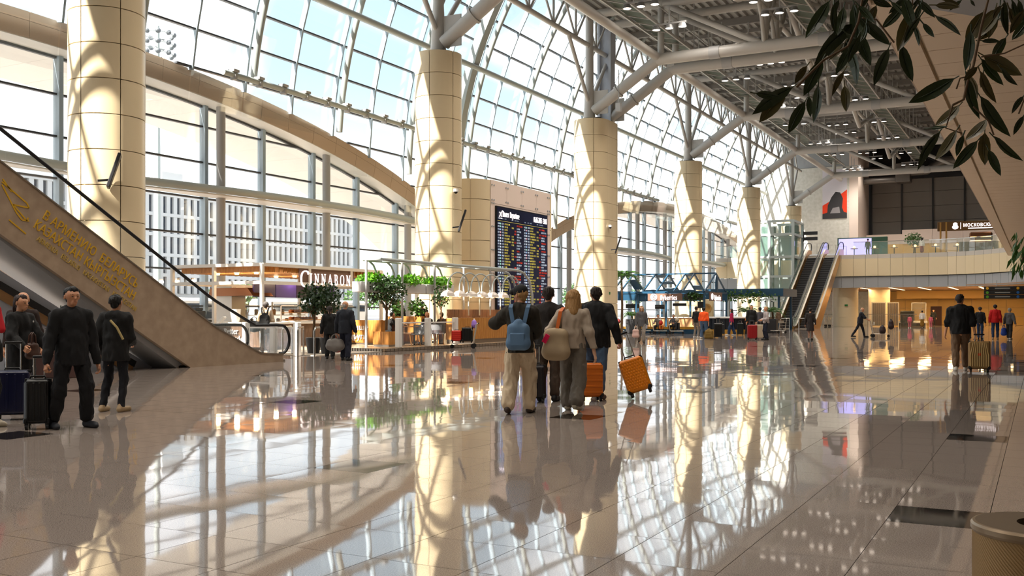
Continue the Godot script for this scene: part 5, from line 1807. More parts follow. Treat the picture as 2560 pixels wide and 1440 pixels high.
# A person at `at` facing `turn` (0 looks along -z). P: see the table in build_people.
func person(label: String, at: Vector3, turn: float, P: Dictionary, group := "") -> Node3D:
	var s: float = P.get("h", 1.75) / 1.75
	var fine: float = P.get("cell", 0.03)
	var W: float = P.get("w", 1.0)
	var o := thing("person", label, "person", at, turn, group)
	var y := func(v: float) -> float: return v * s
	var drop: float = P.get("drop", 0.0)          # seated people lower their hips
	var bend: float = P.get("bend", 0.0)          # lean forward at the waist
	var hipY := (0.93 - drop) * s
	var up := func(p: Vector3) -> Vector3:        # a point above the hips, leaned and dropped
		var q := p * s
		q.y -= drop * s
		var d := q - Vector3(0, hipY, 0)
		return Vector3(0, hipY, 0) + d.rotated(Vector3.RIGHT, -bend)
	var feet: Array = P.get("feet", [Vector3(-0.11, 0, 0.02), Vector3(0.11, 0, -0.02)])
	var hands: Array = P.get("hands", [Vector3(-0.27, 0.83, -0.03), Vector3(0.27, 0.83, -0.03)])
	var hips := [Vector3(-0.09, 0.93 - drop, 0) * s, Vector3(0.09, 0.93 - drop, 0) * s]
	var ank := []
	var knee := []
	var toe := []
	for k in 2:
		var fp: Vector3 = feet[k] * s
		var a := fp + Vector3(0, 0.09 * s, 0.03)
		ank.append(a)
		knee.append(joint(hips[k], a, 0.44 * s, 0.42 * s, Vector3((k - 0.5) * 0.3, 0.0, -1)))
		var tilt: float = P.get("heel", [0.0, 0.0])[k]
		toe.append(fp + Vector3((k - 0.5) * 0.05, 0.035 * s - tilt * 0.6, -0.17 * s))
	var sh := [up.call(Vector3(-0.172 * W, 1.395, 0.0)), up.call(Vector3(0.172 * W, 1.395, 0.0))]
	var wr := []
	var el := []
	var hint: Array = P.get("elbow", [Vector3(-0.5, -0.4, 1), Vector3(0.5, -0.4, 1)])
	for k in 2:
		var c: Vector3 = hands[k] * s
		wr.append(c)
		el.append(joint(sh[k], c, 0.29 * s, 0.26 * s, hint[k]))
	var hy: float = P.get("look", 0.0)
	var hb := Basis(Vector3.UP, hy) * Basis(Vector3.RIGHT, P.get("nod", 0.0))
	var hc: Vector3 = up.call(Vector3(0, 1.625, -0.015 + bend * 0.02))
	var H := func(p: Vector3) -> Vector3: return hc + hb * (p * s)
	var nk0: Vector3 = up.call(Vector3(0, 1.42, 0.015))
	var nk1: Vector3 = H.call(Vector3(0, -0.06, 0.02))
	# ---- the body, one continuous surface
	var bones := []
	bones.append([up.call(Vector3(-0.12 * W, 1.38, 0)), up.call(Vector3(0.12 * W, 1.38, 0)), 0.075 * s, 0.075 * s, 0.95])
	bones.append([up.call(Vector3(0, 1.30, 0)), up.call(Vector3(0, 1.08, 0)), 0.14 * s * W, 0.125 * s * W, 0.68])
	bones.append([up.call(Vector3(0, 1.08, 0)), Vector3(0, hipY + 0.02, 0), 0.125 * s * W, 0.14 * s * W, 0.72])
	for k in 2:
		bones.append([hips[k], knee[k], 0.078 * s, 0.052 * s]); bones.append([knee[k], ank[k], 0.052 * s, 0.036 * s]); bones.append([ank[k] - Vector3(0, 0.035 * s, 0), toe[k], 0.035 * s, 0.028 * s])
		bones.append([sh[k], el[k], 0.046 * s, 0.038 * s]); bones.append([el[k], wr[k], 0.038 * s, 0.026 * s])
	bones.append([nk0, nk1, 0.055 * s, 0.05 * s])
	var body := skin_over(MB.new(), bones, maxf(fine, 0.022), 0.03)
	var face := [[H.call(Vector3(0, 0.035, 0.015)), H.call(Vector3(0, 0.02, -0.01)), 0.088 * s, 0.082 * s], [H.call(Vector3(0, -0.02, -0.03)), H.call(Vector3(0, -0.075, -0.05)), 0.06 * s, 0.038 * s],
		[H.call(Vector3(0, 0.01, -0.088)), H.call(Vector3(0, -0.022, -0.107)), 0.010 * s, 0.014 * s], [H.call(Vector3(-0.016, -0.062, -0.082)), H.call(Vector3(0.016, -0.062, -0.082)), 0.013 * s, 0.013 * s],
		[H.call(Vector3(-0.03, 0.026, -0.075)), H.call(Vector3(0.03, 0.026, -0.075)), 0.017 * s, 0.017 * s], [nk1 - Vector3(0, 0.03, 0), nk1, 0.05 * s, 0.05 * s],
		[H.call(Vector3(-0.084, 0.012, 0.012)), H.call(Vector3(-0.09, -0.02, 0.016)), 0.013 * s, 0.011 * s], [H.call(Vector3(0.084, 0.012, 0.012)), H.call(Vector3(0.09, -0.02, 0.016)), 0.013 * s, 0.011 * s]]
	skin_over(body, face, clampf(fine * 0.4, 0.008, 0.014), 0.02)
	for k in 2:
		var along: Vector3 = (wr[k] - el[k]).normalized()
		var grip: float = P.get("grip", [0.45, 0.45])[k]
		var ts: Vector3 = P.get("thumb", [Vector3(0, 0, -1), Vector3(0, 0, -1)])[k]
		var pf: Vector3 = P.get("palm", [Vector3(1, 0, 0), Vector3(-1, 0, 0)])[k]
		skin_over(body, hand_bones(wr[k], along, pf, ts, s, grip) + [[wr[k] - along * 0.05, wr[k] + along * 0.02, 0.028 * s, 0.026 * s]], clampf(fine * 0.35, 0.0065, 0.010), 0.008)
	part(o, "body", body, mat("skin_%s" % P.get("skin", "a"), {"a": SKIN, "b": Color(0.74, 0.52, 0.38), "c": Color(0.86, 0.68, 0.56)}[P.get("skin", "a")], 0.5))
	if P.get("features", false):
		for k in 2:
			var e := (k - 0.5) * 2.0
			part(o, "eye", MB.new().ball(H.call(Vector3(e * 0.032, 0.004, -0.089)), Vector3(0.013, 0.0065, 0.008) * s, 8, 6), mat("eye_dark", Color(0.04, 0.03, 0.03), 0.3))
			part(o, "eyebrow", MB.new().tube([H.call(Vector3(e * 0.015, 0.03, -0.092)), H.call(Vector3(e * 0.034, 0.034, -0.089)), H.call(Vector3(e * 0.052, 0.026, -0.076))], 0.0045 * s, 6), mat("brow", Color(0.05, 0.04, 0.035), 0.8))
		part(o, "mouth", MB.new().tube([H.call(Vector3(-0.022, -0.062, -0.089)), H.call(Vector3(0, -0.06, -0.097)), H.call(Vector3(0.022, -0.062, -0.089))], 0.0045 * s, 6), mat("lips", Color(0.55, 0.28, 0.24), 0.5))
	# ---- trousers
	var tb := []
	var tr: Array = P.get("leg", [0.094, 0.074, 0.062])      # thigh, knee, hem
	var hem: float = P.get("hem", 0.92)
	tb.append([Vector3(-0.045, hipY + 0.0, 0), Vector3(0.045, hipY + 0.0, 0), 0.115 * s * W, 0.115 * s * W, 0.86])
	if P.has("skirt"):
		tb.append([Vector3(0, hipY, 0), Vector3(0, P.skirt * s, 0.02), 0.15 * s * W, 0.2 * s, 0.8])
	else:
		for k in 2:
			tb.append([hips[k], knee[k], tr[0] * s * W, tr[1] * s]); tb.append([knee[k], knee[k].lerp(ank[k] - Vector3(0, 0.03, 0), hem - tr[2] * 1.1), tr[1] * s, tr[2] * s])
	part(o, P.get("legs_name", "trousers"), skin_over(MB.new(), tb, fine, 0.025, (minf(feet[0].y, feet[1].y) + 0.03) * s, P.get("wave", 0.022), Vector3(11, 5, 11)), mat("cloth_" + P.legs[0], P.legs[1], 0.85), P.get("legs_label", ""))
	# ---- shoes
	var sb := MB.new()
	for k in 2:
		var heel: Vector3 = ank[k] + Vector3(0, -0.045 * s, 0.02)
		skin_over(sb, [[heel, toe[k] + Vector3(0, 0.005, 0.02), 0.045 * s, 0.04 * s], [heel + Vector3(0, -0.012, 0.01), toe[k] + Vector3(0, -0.006, -0.01), 0.033 * s, 0.03 * s], [ank[k], heel, 0.042 * s, 0.042 * s]], clampf(fine * 0.7, 0.012, 0.02), 0.015)
	part(o, "shoes", sb, mat("shoe_" + P.shoes[0], P.shoes[1], 0.6))
	# ---- jacket or shirt
	var jb := []
	var g: float = P.get("bulk", 0.022)
	var low: float = P.get("hemY", 0.86)
	for e in [-1.0, 1.0]:
		jb.append([up.call(Vector3(e * 0.03, 1.425, 0.01)), up.call(Vector3(e * 0.155 * W, 1.385, 0.005)), (0.058 + g * 0.5) * s, (0.06 + g * 0.8) * s])
	jb.append([up.call(Vector3(0, 1.31, 0.005)), up.call(Vector3(0, 1.08, 0)), (0.145 + g) * s * W, (0.135 + g) * s * W, 0.72])
	var hp := Vector3(0, hipY, 0)
	jb.append([up.call(Vector3(0, 1.08, 0)), Vector3(0, low * s - 0.06, 0) if drop == 0.0 else hp + Vector3(0, 0.06, 0), (0.138 + g) * s * W, (0.145 + P.get("flare", g)) * s * maxf(W, 1.05), 0.88])
	var cuff: float = P.get("cuff", 1.0)
	for k in 2:
		jb.append([sh[k], el[k], (0.05 + g * 0.9) * s, (0.04 + g * 0.9) * s])
		if cuff > 0.05:
			jb.append([el[k], el[k].lerp(wr[k], cuff * 0.97), (0.04 + g * 0.9) * s, (0.032 + g * 0.6) * s])
	if P.get("collar", 0.0) > 0.0:
		jb.append([up.call(Vector3(-0.03, 1.45, 0.02)), up.call(Vector3(0.03, 1.45, 0.02)), P.collar * s, P.collar * s])
	if P.has("hood"):
		jb.append([up.call(Vector3(-0.07, 1.44, 0.07)), up.call(Vector3(0.07, 1.44, 0.07)), 0.065 * s, 0.065 * s]); jb.append([up.call(Vector3(0, 1.44, 0.08)), up.call(Vector3(0, 1.34, 0.11)), 0.06 * s, 0.03 * s])
	part(o, P.get("top_name", "jacket"), skin_over(MB.new(), jb, fine, 0.03, low * s if drop == 0.0 else -9.0, P.get("wave", 0.022)), mat("cloth_" + P.top[0], P.top[1], 0.85), P.get("top_label", ""))
	# ---- hair and headgear
	var style: String = P.get("style", "short")
	var hm := mat("hair_" + P.hair[0], P.hair[1], 0.6)
	var hc2 := clampf(fine * 0.45, 0.009, 0.016)
	var hair := []
	if style != "bald":
		hair = [[H.call(Vector3(0, 0.052, 0.024)), H.call(Vector3(0, 0.078, -0.022)), 0.087 * s, 0.058 * s], [H.call(Vector3(0, 0.01, 0.045)), H.call(Vector3(0, -0.03, 0.045)), 0.074 * s, 0.055 * s]]
		for e in [-1, 1]:
			hair.append([H.call(Vector3(e * 0.055, 0.066, 0.012)), H.call(Vector3(e * 0.062, 0.012, 0.045)), 0.037 * s, 0.032 * s])
		if style == "long":
			hair += [[H.call(Vector3(0, 0.0, 0.05)), H.call(Vector3(0, -0.2, 0.085)), 0.085 * s, 0.075 * s, 0.75], [H.call(Vector3(-0.07, 0.02, 0.0)), H.call(Vector3(-0.085, -0.18, 0.03)), 0.04 * s, 0.035 * s], [H.call(Vector3(0.07, 0.02, 0.0)), H.call(Vector3(0.085, -0.18, 0.03)), 0.04 * s, 0.035 * s]]
		elif style == "tail":
			hair += [[H.call(Vector3(0, 0.02, 0.09)), H.call(Vector3(0, -0.15, 0.12)), 0.04 * s, 0.03 * s]]
		elif style == "bun":
			hair += [[H.call(Vector3(0, 0.05, 0.1)), H.call(Vector3(0, 0.04, 0.12)), 0.045 * s, 0.04 * s]]
	else:
		hair = [[H.call(Vector3(0, -0.01, 0.05)), H.call(Vector3(0, -0.03, 0.05)), 0.066 * s, 0.05 * s]]
	part(o, "hair", skin_over(MB.new(), hair, hc2, 0.02, -9.0, 0.014, Vector3(45, 9, 45)), hm)
	if P.has("cap"):
		var cb := MB.new()
		skin_over(cb, [[H.call(Vector3(0, 0.062, 0.012)), H.call(Vector3(0, 0.06, -0.015)), 0.1 * s, 0.097 * s]], hc2, 0.01)
		skin_over(cb, [[H.call(Vector3(-0.035, 0.055, -0.1)), H.call(Vector3(0.035, 0.055, -0.1)), 0.05 * s, 0.05 * s], [H.call(Vector3(-0.02, 0.045, -0.15)), H.call(Vector3(0.02, 0.045, -0.15)), 0.032 * s, 0.032 * s]], hc2, 0.01)
		part(o, "cap", cb, mat("cap_" + P.cap[0], P.cap[1], 0.8))
	o.set_meta("wrists", [o.transform * wr[0], o.transform * wr[1]])
	return o

func wrist(o: Node3D, k: int) -> Vector3:
	return o.get_meta("wrists")[k]

# the turn that makes a person face the world direction (x, z)
func facing(dx: float, dz: float) -> float:
	return atan2(-dx, -dz)

var who := {}

func build_people() -> void:
	var BLACK := ["black", Color(0.035, 0.035, 0.04)]
	var NAVY := ["navy", Color(0.04, 0.05, 0.10)]
	var JEANS := ["jeans", Color(0.27, 0.36, 0.47)]
	var DARK := ["dark", Color(0.05, 0.05, 0.06)]
	var WHITE := ["white", Color(0.86, 0.84, 0.80)]
	var HB := ["black", Color(0.025, 0.02, 0.02)]
	var HBR := ["brown", Color(0.14, 0.09, 0.06)]
	var HBL := ["blonde", Color(0.66, 0.50, 0.30)]
	var HG := ["grey", Color(0.62, 0.60, 0.57)]
	var ahead := facing(-0.25, -1.0)
	# ---- the four who walk away with orange suitcases
	who.cap = person("person in an olive fleece, cap and wide cream trousers, with a blue backpack", Vector3(-6.42, 0, -12.35), facing(-0.3, -1), {"h": 1.77, "cell": 0.016, "top": ["olive", Color(0.15, 0.13, 0.09)], "bulk": 0.045, "hemY": 0.84, "collar": 0.085, "legs": ["cream", Color(0.82, 0.74, 0.62)], "leg": [0.112, 0.102, 0.092], "hem": 0.97, "shoes": ["brown", Color(0.22, 0.16, 0.12)], "hair": HBL, "style": "short", "cap": ["black", Color(0.03, 0.03, 0.035)], "look": 1.0, "feet": [Vector3(-0.13, 0.03, 0.2), Vector3(0.11, 0.0, -0.12)], "heel": [0.05, 0.0], "hands": [Vector3(-0.2, 1.36, -0.26), Vector3(0.12, 1.1, -0.3)], "elbow": [Vector3(-1, -0.7, 0.4), Vector3(0.3, -1, 0.1)], "grip": [1.0, 0.7]})
	who.brown = person("person in a dark brown quilted jacket between the cap wearer and the blonde", Vector3(-6.95, 0, -14.35), ahead, {"h": 1.82, "w": 1.12, "cell": 0.018, "top": ["brown", Color(0.10, 0.075, 0.06)], "bulk": 0.035, "hemY": 0.8, "collar": 0.07, "legs": ["taupe", Color(0.26, 0.20, 0.15)], "leg": [0.1, 0.085, 0.075], "shoes": ["black", Color(0.03, 0.03, 0.03)], "hair": HBR, "style": "short", "feet": [Vector3(-0.1, 0, 0.12), Vector3(0.12, 0.0, 0.1)]})
	who.blonde = person("blonde person in a pale quilted jacket and wide grey trousers with a canvas bag", Vector3(-5.93, 0, -13.05), facing(-0.2, -1), {"h": 1.74, "cell": 0.016, "top": ["oat", Color(0.66, 0.60, 0.53)], "bulk": 0.032, "hemY": 0.9, "legs": ["grey", Color(0.42, 0.39, 0.35)], "leg": [0.105, 0.1, 0.1], "hem": 0.98, "shoes": ["cream", Color(0.72, 0.68, 0.60)], "hair": HBL, "style": "long", "skin": "c", "look": 0.3, "feet": [Vector3(-0.1, 0.0, -0.12), Vector3(0.1, 0.05, 0.24)], "heel": [0.0, 0.06], "hands": [Vector3(-0.28, 1.05, -0.16), Vector3(0.32, 0.84, 0.02)], "elbow": [Vector3(-0.6, -0.3, 1), Vector3(0.5, -0.2, 1)]})
	who.black = person("heavyset person in a black hooded jacket and jeans pulling an orange suitcase", Vector3(-6.46, 0, -15.1), facing(-0.1, -1), {"h": 1.83, "w": 1.25, "cell": 0.018, "top": BLACK, "bulk": 0.045, "hemY": 0.80, "hood": true, "legs": JEANS, "leg": [0.105, 0.088, 0.075], "shoes": ["tan", Color(0.42, 0.32, 0.24)], "hair": HBR, "style": "short", "look": 0.75, "features": true, "feet": [Vector3(-0.12, 0, -0.34), Vector3(0.16, 0.03, 0.28)], "heel": [0.0, 0.05], "hands": [Vector3(-0.3, 0.86, -0.1), Vector3(0.40, 0.90, 0.05)], "grip": [0.5, 1.2]})
	# ---- the waiting travellers by the escalator
	who.man = person("person in a dark zip jacket facing across, hand on a small black suitcase", Vector3(-10.47, 0, -8.24), facing(1.1, 0.3), {"h": 1.72, "w": 1.08, "cell": 0.015, "top": ["ink", Color(0.03, 0.035, 0.05)], "bulk": 0.035, "hemY": 0.78, "collar": 0.075, "legs": ["inky", Color(0.025, 0.028, 0.05)], "leg": [0.1, 0.085, 0.08], "shoes": ["navy", Color(0.05, 0.06, 0.10)], "hair": HB, "style": "short", "skin": "b", "features": true, "look": 0.0, "feet": [Vector3(-0.16, 0, -0.1), Vector3(0.2, 0, 0.05)], "hands": [Vector3(-0.30, 0.80, -0.06), Vector3(0.33, 0.82, -0.06)], "grip": [0.6, 1.0]})
	who.woman = person("dark-haired person in a black padded coat with a pale strap across the back", Vector3(-11.65, 0, -9.9), facing(-0.35, -1), {"h": 1.66, "cell": 0.016, "top": ["soot", Color(0.04, 0.04, 0.04)], "bulk": 0.05, "hemY": 0.76, "flare": 0.055, "hood": true, "legs": ["midnight", Color(0.03, 0.035, 0.07)], "leg": [0.085, 0.065, 0.05], "hem": 0.96, "shoes": ["sand", Color(0.66, 0.56, 0.42)], "hair": HB, "style": "bun", "skin": "b", "feet": [Vector3(-0.16, 0, 0.06), Vector3(0.13, 0, 0.06)], "hands": [Vector3(-0.3, 0.9, -0.1), Vector3(0.1, 1.02, -0.3)]})
	part(who.woman, "strap", MB.new().tube([Vector3(0.03, 1.30, 0.19), Vector3(0.13, 1.2, 0.19), Vector3(0.2, 1.03, 0.15)], 0.016, 6), mat("strap_pale", Color(0.72, 0.64, 0.42), 0.7), "pale strap")
	who.coat = person("person with tied brown hair in a long black buttoned coat holding a suitcase handle", Vector3(-12.9, 0, -9.3), facing(0.9, -0.25), {"h": 1.66, "cell": 0.018, "top": ["coal", Color(0.025, 0.025, 0.028)], "bulk": 0.045, "hemY": 0.42, "flare": 0.09, "legs": DARK, "shoes": ["black", Color(0.03, 0.03, 0.03)], "hair": ["auburn", Color(0.16, 0.07, 0.05)], "style": "tail", "skin": "a", "features": true, "hands": [Vector3(-0.22, 0.92, -0.3), Vector3(0.3, 0.98, -0.28)], "grip": [0.6, 1.1]})
	for k in 5:
		part(who.coat, "button", MB.new().ball(Vector3(-0.02, 1.28 - 0.16 * k, -0.195 + 0.004 * k), Vector3(0.014, 0.014, 0.008), 8, 5), mat("button_silver", Color(0.75, 0.74, 0.72), 0.3, 0.8))
	who.bald = person("bald person in a brown jacket standing behind the long black coat", Vector3(-14.5, 0, -10.5), facing(0.8, 0.6), {"h": 1.74, "cell": 0.025, "top": ["umber", Color(0.16, 0.10, 0.08)], "legs": DARK, "shoes": ["black", Color(0.03, 0.03, 0.03)], "hair": HG, "style": "bald"})
	who.edge = person("person with a bright red and yellow scarf beside the navy suitcase", Vector3(-11.5, 0, -7.85), facing(0.6, -0.9), {"h": 1.62, "cell": 0.025, "top": ["coal", Color(0.025, 0.025, 0.028)], "bulk": 0.05, "legs": DARK, "shoes": ["cream", Color(0.72, 0.68, 0.60)], "hair": HG, "style": "short"})
	part(who.edge, "scarf", skin_over(MB.new(), [[Vector3(-0.09, 1.46, 0), Vector3(0.12, 1.44, -0.08), 0.06, 0.06], [Vector3(0.12, 1.44, -0.08), Vector3(0.2, 1.2, -0.14), 0.06, 0.05]], 0.02, 0.02), mat("scarf_red", Color(0.75, 0.06, 0.12), 0.8), "red scarf")
	# ---- by the kiosk
	who.capman = person("person in a beige shirt and grey cap with a black backpack at the bun counter", Vector3(-23.9, 0, -26.7), facing(-0.5, -1), {"h": 1.78, "cell": 0.024, "top": ["beige", Color(0.70, 0.62, 0.52)], "bulk": 0.03, "legs": ["mole", Color(0.22, 0.18, 0.16)], "leg": [0.1, 0.085, 0.08], "shoes": ["black", Color(0.03, 0.03, 0.03)], "hair": HBR, "cap": ["grey", Color(0.30, 0.28, 0.27)], "top_name": "shirt", "hands": [Vector3(-0.2, 1.15, -0.3), Vector3(0.25, 0.9, -0.05)]})
	who.pairw = person("person in a short black jacket carrying a pink bag by the hoop barrier", Vector3(-19.2, 0, -24.3), facing(-0.6, -0.8), {"h": 1.62, "cell": 0.02, "top": BLACK, "bulk": 0.04, "hemY": 0.82, "legs": DARK, "leg": [0.095, 0.08, 0.075], "shoes": ["black", Color(0.03, 0.03, 0.03)], "hair": HBR, "style": "tail", "feet": [Vector3(-0.08, 0, -0.1), Vector3(0.1, 0, 0.12)], "hands": [Vector3(-0.26, 0.85, -0.08), Vector3(0.28, 0.80, -0.05)], "grip": [0.5, 1.2]})
	who.pairm = person("grey-haired person in a dark blue jacket carrying a holdall by the hoop barrier", Vector3(-18.15, 0, -23.7), facing(-0.2, -1), {"h": 1.76, "w": 1.1, "cell": 0.02, "top": ["slate", Color(0.09, 0.11, 0.15)], "bulk": 0.04, "hemY": 0.80, "legs": ["navyjeans", Color(0.07, 0.09, 0.16)], "leg": [0.1, 0.085, 0.075], "shoes": ["black", Color(0.03, 0.03, 0.03)], "hair": HG, "style": "bald", "feet": [Vector3(-0.14, 0, -0.16), Vector3(0.16, 0, 0.14)], "hands": [Vector3(-0.30, 0.82, -0.02), Vector3(0.3, 0.85, -0.05)], "grip": [1.2, 0.5]})
	who.seller = person("person in a green shirt bending over the bun kiosk counter", Vector3(-26.9, 0.0, -30.0), facing(0.6, 1), {"h": 1.7, "cell": 0.03, "bend": 0.5, "top": ["sage", Color(0.34, 0.42, 0.34)], "legs": DARK, "shoes": ["black", Color(0.03, 0.03, 0.03)], "hair": HBR, "top_name": "shirt", "cap": ["grey", Color(0.30, 0.28, 0.27)]})
	who.behind = person("dark-haired person standing behind the couple in the cafe", Vector3(-24.4, 0.12, -35.6), facing(0.3, 1), {"h": 1.85, "cell": 0.035, "top": BLACK, "legs": DARK, "shoes": ["black", Color(0.03, 0.03, 0.03)], "hair": HBR})
	# ---- cafe sitters
	var seat := {"cell": 0.028, "drop": 0.42, "bend": 0.18, "feet": [Vector3(-0.12, 0, -0.42), Vector3(0.12, 0, -0.4)], "hands": [Vector3(-0.2, 0.72, -0.42), Vector3(0.2, 0.72, -0.42)], "shoes": ["black", Color(0.03, 0.03, 0.03)]}
	var a1 := seat.duplicate(); a1.merge({"top": BLACK, "legs": DARK, "hair": HB})
	who.sit1 = person("seated person in a black top on the brown cafe chair", Vector3(-22.9, 0.14, -32.75), -0.55, a1)
	var a2 := seat.duplicate(); a2.merge({"top": BLACK, "legs": ["taupe", Color(0.26, 0.20, 0.15)], "hair": HBR, "style": "bald", "nod": -0.35})
	who.sit2 = person("seated bald person in a black top looking down at the cafe table", Vector3(-22.45, 0.14, -34.95), PI, a2)
	who.waiter = person("person in a dark cap and vest standing behind the wooden bench back", Vector3(-23.35, 0.12, -35.85), facing(0.4, 1), {"h": 1.75, "cell": 0.035, "top": DARK, "legs": DARK, "shoes": ["black", Color(0.03, 0.03, 0.03)], "hair": HB, "cap": ["charcoal", Color(0.10, 0.10, 0.11)]})
	for k in 4:
		var a3 := seat.duplicate(); a3.merge({"cell": 0.035, "top": [["umber", Color(0.16, 0.10, 0.08)], BLACK, ["slate", Color(0.09, 0.11, 0.15)], ["umber", Color(0.16, 0.10, 0.08)]][k], "legs": DARK, "hair": [HB, HBR, HB, HBR][k]})
		person(["seated guest behind the slatted bar, by the first arching lamp", "seated guest behind the slatted bar, under the middle arching lamps", "seated guest behind the slatted bar in front of the departures screen", "seated brown-haired guest behind the slatted bar near its end"][k], Vector3(-22.65, 0.12, [-36.4, -39.3, -41.9, -40.6][k]), 1.2, a3, "guests behind the slatted bar")
	person("person in a black cap standing in front of the departures screen", Vector3(-22.3, 0.12, -43.6), facing(1, 0.4), {"h": 1.7, "cell": 0.035, "top": ["beige", Color(0.70, 0.62, 0.52)], "legs": DARK, "shoes": ["black", Color(0.03, 0.03, 0.03)], "hair": HB, "cap": ["black", Color(0.03, 0.03, 0.035)]})
	# ---- middle distance
	who.grey = person("long-haired person in a grey shirt and trousers walking up with a shopping bag", Vector3(-16.55, 0, -44.2), facing(0.45, 1), {"h": 1.74, "cell": 0.024, "top": ["ash", Color(0.34, 0.34, 0.35)], "bulk": 0.035, "hemY": 0.78, "legs": ["stone", Color(0.50, 0.47, 0.43)], "leg": [0.095, 0.09, 0.09], "shoes": ["brown", Color(0.22, 0.16, 0.12)], "hair": HBL, "style": "long", "skin": "c", "top_name": "shirt", "features": true, "feet": [Vector3(-0.08, 0, -0.3), Vector3(0.1, 0.02, 0.25)], "hands": [Vector3(-0.28, 0.86, -0.02), Vector3(0.27, 0.84, -0.06)]})
	who.orange = person("person in a bright orange sweater and jeans seen from behind", Vector3(-16.45, 0, -53.7), facing(0.1, -1), {"h": 1.72, "w": 1.12, "cell": 0.026, "top": ["orange", Color(0.95, 0.33, 0.03)], "bulk": 0.04, "hemY": 0.98, "legs": JEANS, "leg": [0.105, 0.09, 0.08], "shoes": WHITE, "hair": HB, "feet": [Vector3(-0.14, 0, 0), Vector3(0.15, 0, 0)], "top_name": "sweater"})
	person("person in a dark T-shirt standing close beside the orange sweater", Vector3(-17.1, 0, -54.4), facing(0.4, -1), {"h": 1.78, "cell": 0.03, "top": BLACK, "legs": ["stone", Color(0.50, 0.47, 0.43)], "shoes": WHITE, "hair": HBR, "cuff": 0.0, "top_name": "shirt"})
	who.mag = person("person in a magenta jacket and blue trousers walking past the round bar", Vector3(-17.25, 0, -62.2), facing(-0.9, 0.3), {"h": 1.68, "cell": 0.03, "top": ["magenta", Color(0.66, 0.02, 0.26)], "hemY": 0.84, "legs": ["denim", Color(0.10, 0.19, 0.32)], "leg": [0.1, 0.095, 0.1], "shoes": WHITE, "hair": HBR, "style": "long", "feet": [Vector3(-0.08, 0, -0.22), Vector3(0.08, 0, 0.2)]})
	person("person in a yellow jacket leaning over a loaded trolley by the round bar", Vector3(-17.3, 0, -66.0), facing(0.9, 0.2), {"h": 1.6, "cell": 0.03, "bend": 0.5, "top": ["amber", Color(0.86, 0.46, 0.04)], "legs": DARK, "shoes": DARK, "hair": HBL, "hands": [Vector3(-0.2, 0.95, -0.45), Vector3(0.2, 0.95, -0.45)]})
	person("tall person in a black jacket standing behind the red suitcase", Vector3(-14.55, 0, -56.6), facing(0.5, 1), {"h": 1.86, "cell": 0.03, "top": BLACK, "bulk": 0.04, "legs": NAVY, "shoes": DARK, "hair": HBR, "features": true})
	who.pale = person("light-haired person in a pale sweater and dark jeans beside the red suitcase", Vector3(-12.6, 0, -52.0), facing(-0.8, 0.5), {"h": 1.74, "cell": 0.026, "top": ["pearl", Color(0.62, 0.58, 0.57)], "hemY": 0.88, "bulk": 0.035, "legs": ["navyjeans", Color(0.07, 0.09, 0.16)], "leg": [0.095, 0.075, 0.065], "shoes": ["black", Color(0.03, 0.03, 0.03)], "hair": HBL, "style": "short", "top_name": "sweater", "hands": [Vector3(-0.2, 1.05, -0.25), Vector3(0.22, 1.05, -0.22)]})
	person("person in a striped grey top and dark cap behind the pale sweater", Vector3(-14.9, 0, -60.0), facing(-0.2, -1), {"h": 1.74, "cell": 0.03, "top": ["stripe", Color(0.30, 0.29, 0.31)], "legs": DARK, "shoes": DARK, "hair": HB, "cap": ["black", Color(0.03, 0.03, 0.035)]})
	person("person in a tan jacket leaning by the foot of the escalator", Vector3(-17.6, 0, -76.5), facing(0.9, 0.5), {"h": 1.78, "cell": 0.032, "top": ["camel", Color(0.42, 0.33, 0.25)], "legs": ["mole", Color(0.22, 0.18, 0.16)], "shoes": WHITE, "hair": HBR, "feet": [Vector3(-0.1, 0, -0.35), Vector3(0.1, 0, 0.1)]})
	person("person in a black and tan patterned dress with ankle boots walking away", Vector3(-10.55, 0, -53.0), facing(-0.1, -1), {"h": 1.68, "cell": 0.026, "top": ["pattern", Color(0.13, 0.10, 0.09)], "hemY": 0.5, "flare": 0.06, "legs": ["nude", Color(0.55, 0.42, 0.36)], "leg": [0.08, 0.06, 0.05], "shoes": ["black", Color(0.03, 0.03, 0.03)], "hair": HB, "style": "bun", "top_name": "dress", "legs_name": "stockings", "feet": [Vector3(-0.06, 0, 0.12), Vector3(0.07, 0, -0.12)]})
	who.pusher = person("grey-haired person in a navy suit pushing a loaded luggage trolley", Vector3(-9.25, 0, -60.6), facing(1.0, -0.25), {"h": 1.74, "cell": 0.026, "bend": 0.2, "top": NAVY, "bulk": 0.04, "hemY": 0.8, "legs": NAVY, "shoes": ["black", Color(0.03, 0.03, 0.03)], "hair": HG, "style": "bald", "cuff": 0.2, "feet": [Vector3(-0.1, 0, -0.3), Vector3(0.1, 0.02, 0.42)], "hands": [Vector3(-0.22, 1.02, -0.48), Vector3(0.22, 1.02, -0.48)], "grip": [1.2, 1.2]})
	# ---- under the balcony and towards the gallery
	for k in 2:
		person(["child in pink walking ahead of the white blouse", "child in pink walking beside the security gate"][k], Vector3([-10.9, -9.05][k], 0, -101.0), facing(-0.1, -1), {"h": 1.22, "cell": 0.035, "top": ["pink", Color(0.86, 0.40, 0.46)], "legs": ["rose", Color(0.80, 0.42, 0.46)], "shoes": WHITE, "hair": HB}, "children in pink")
	person("person in a white blouse and mustard skirt in front of the golden wall", Vector3(-10.0, 0, -103.0), facing(0, -1), {"h": 1.66, "cell": 0.035, "top": WHITE, "legs": ["mustard", Color(0.50, 0.36, 0.06)], "skirt": 0.3, "legs_name": "skirt", "shoes": ["brown", Color(0.22, 0.16, 0.12)], "hair": HB, "style": "bun", "top_name": "blouse"})
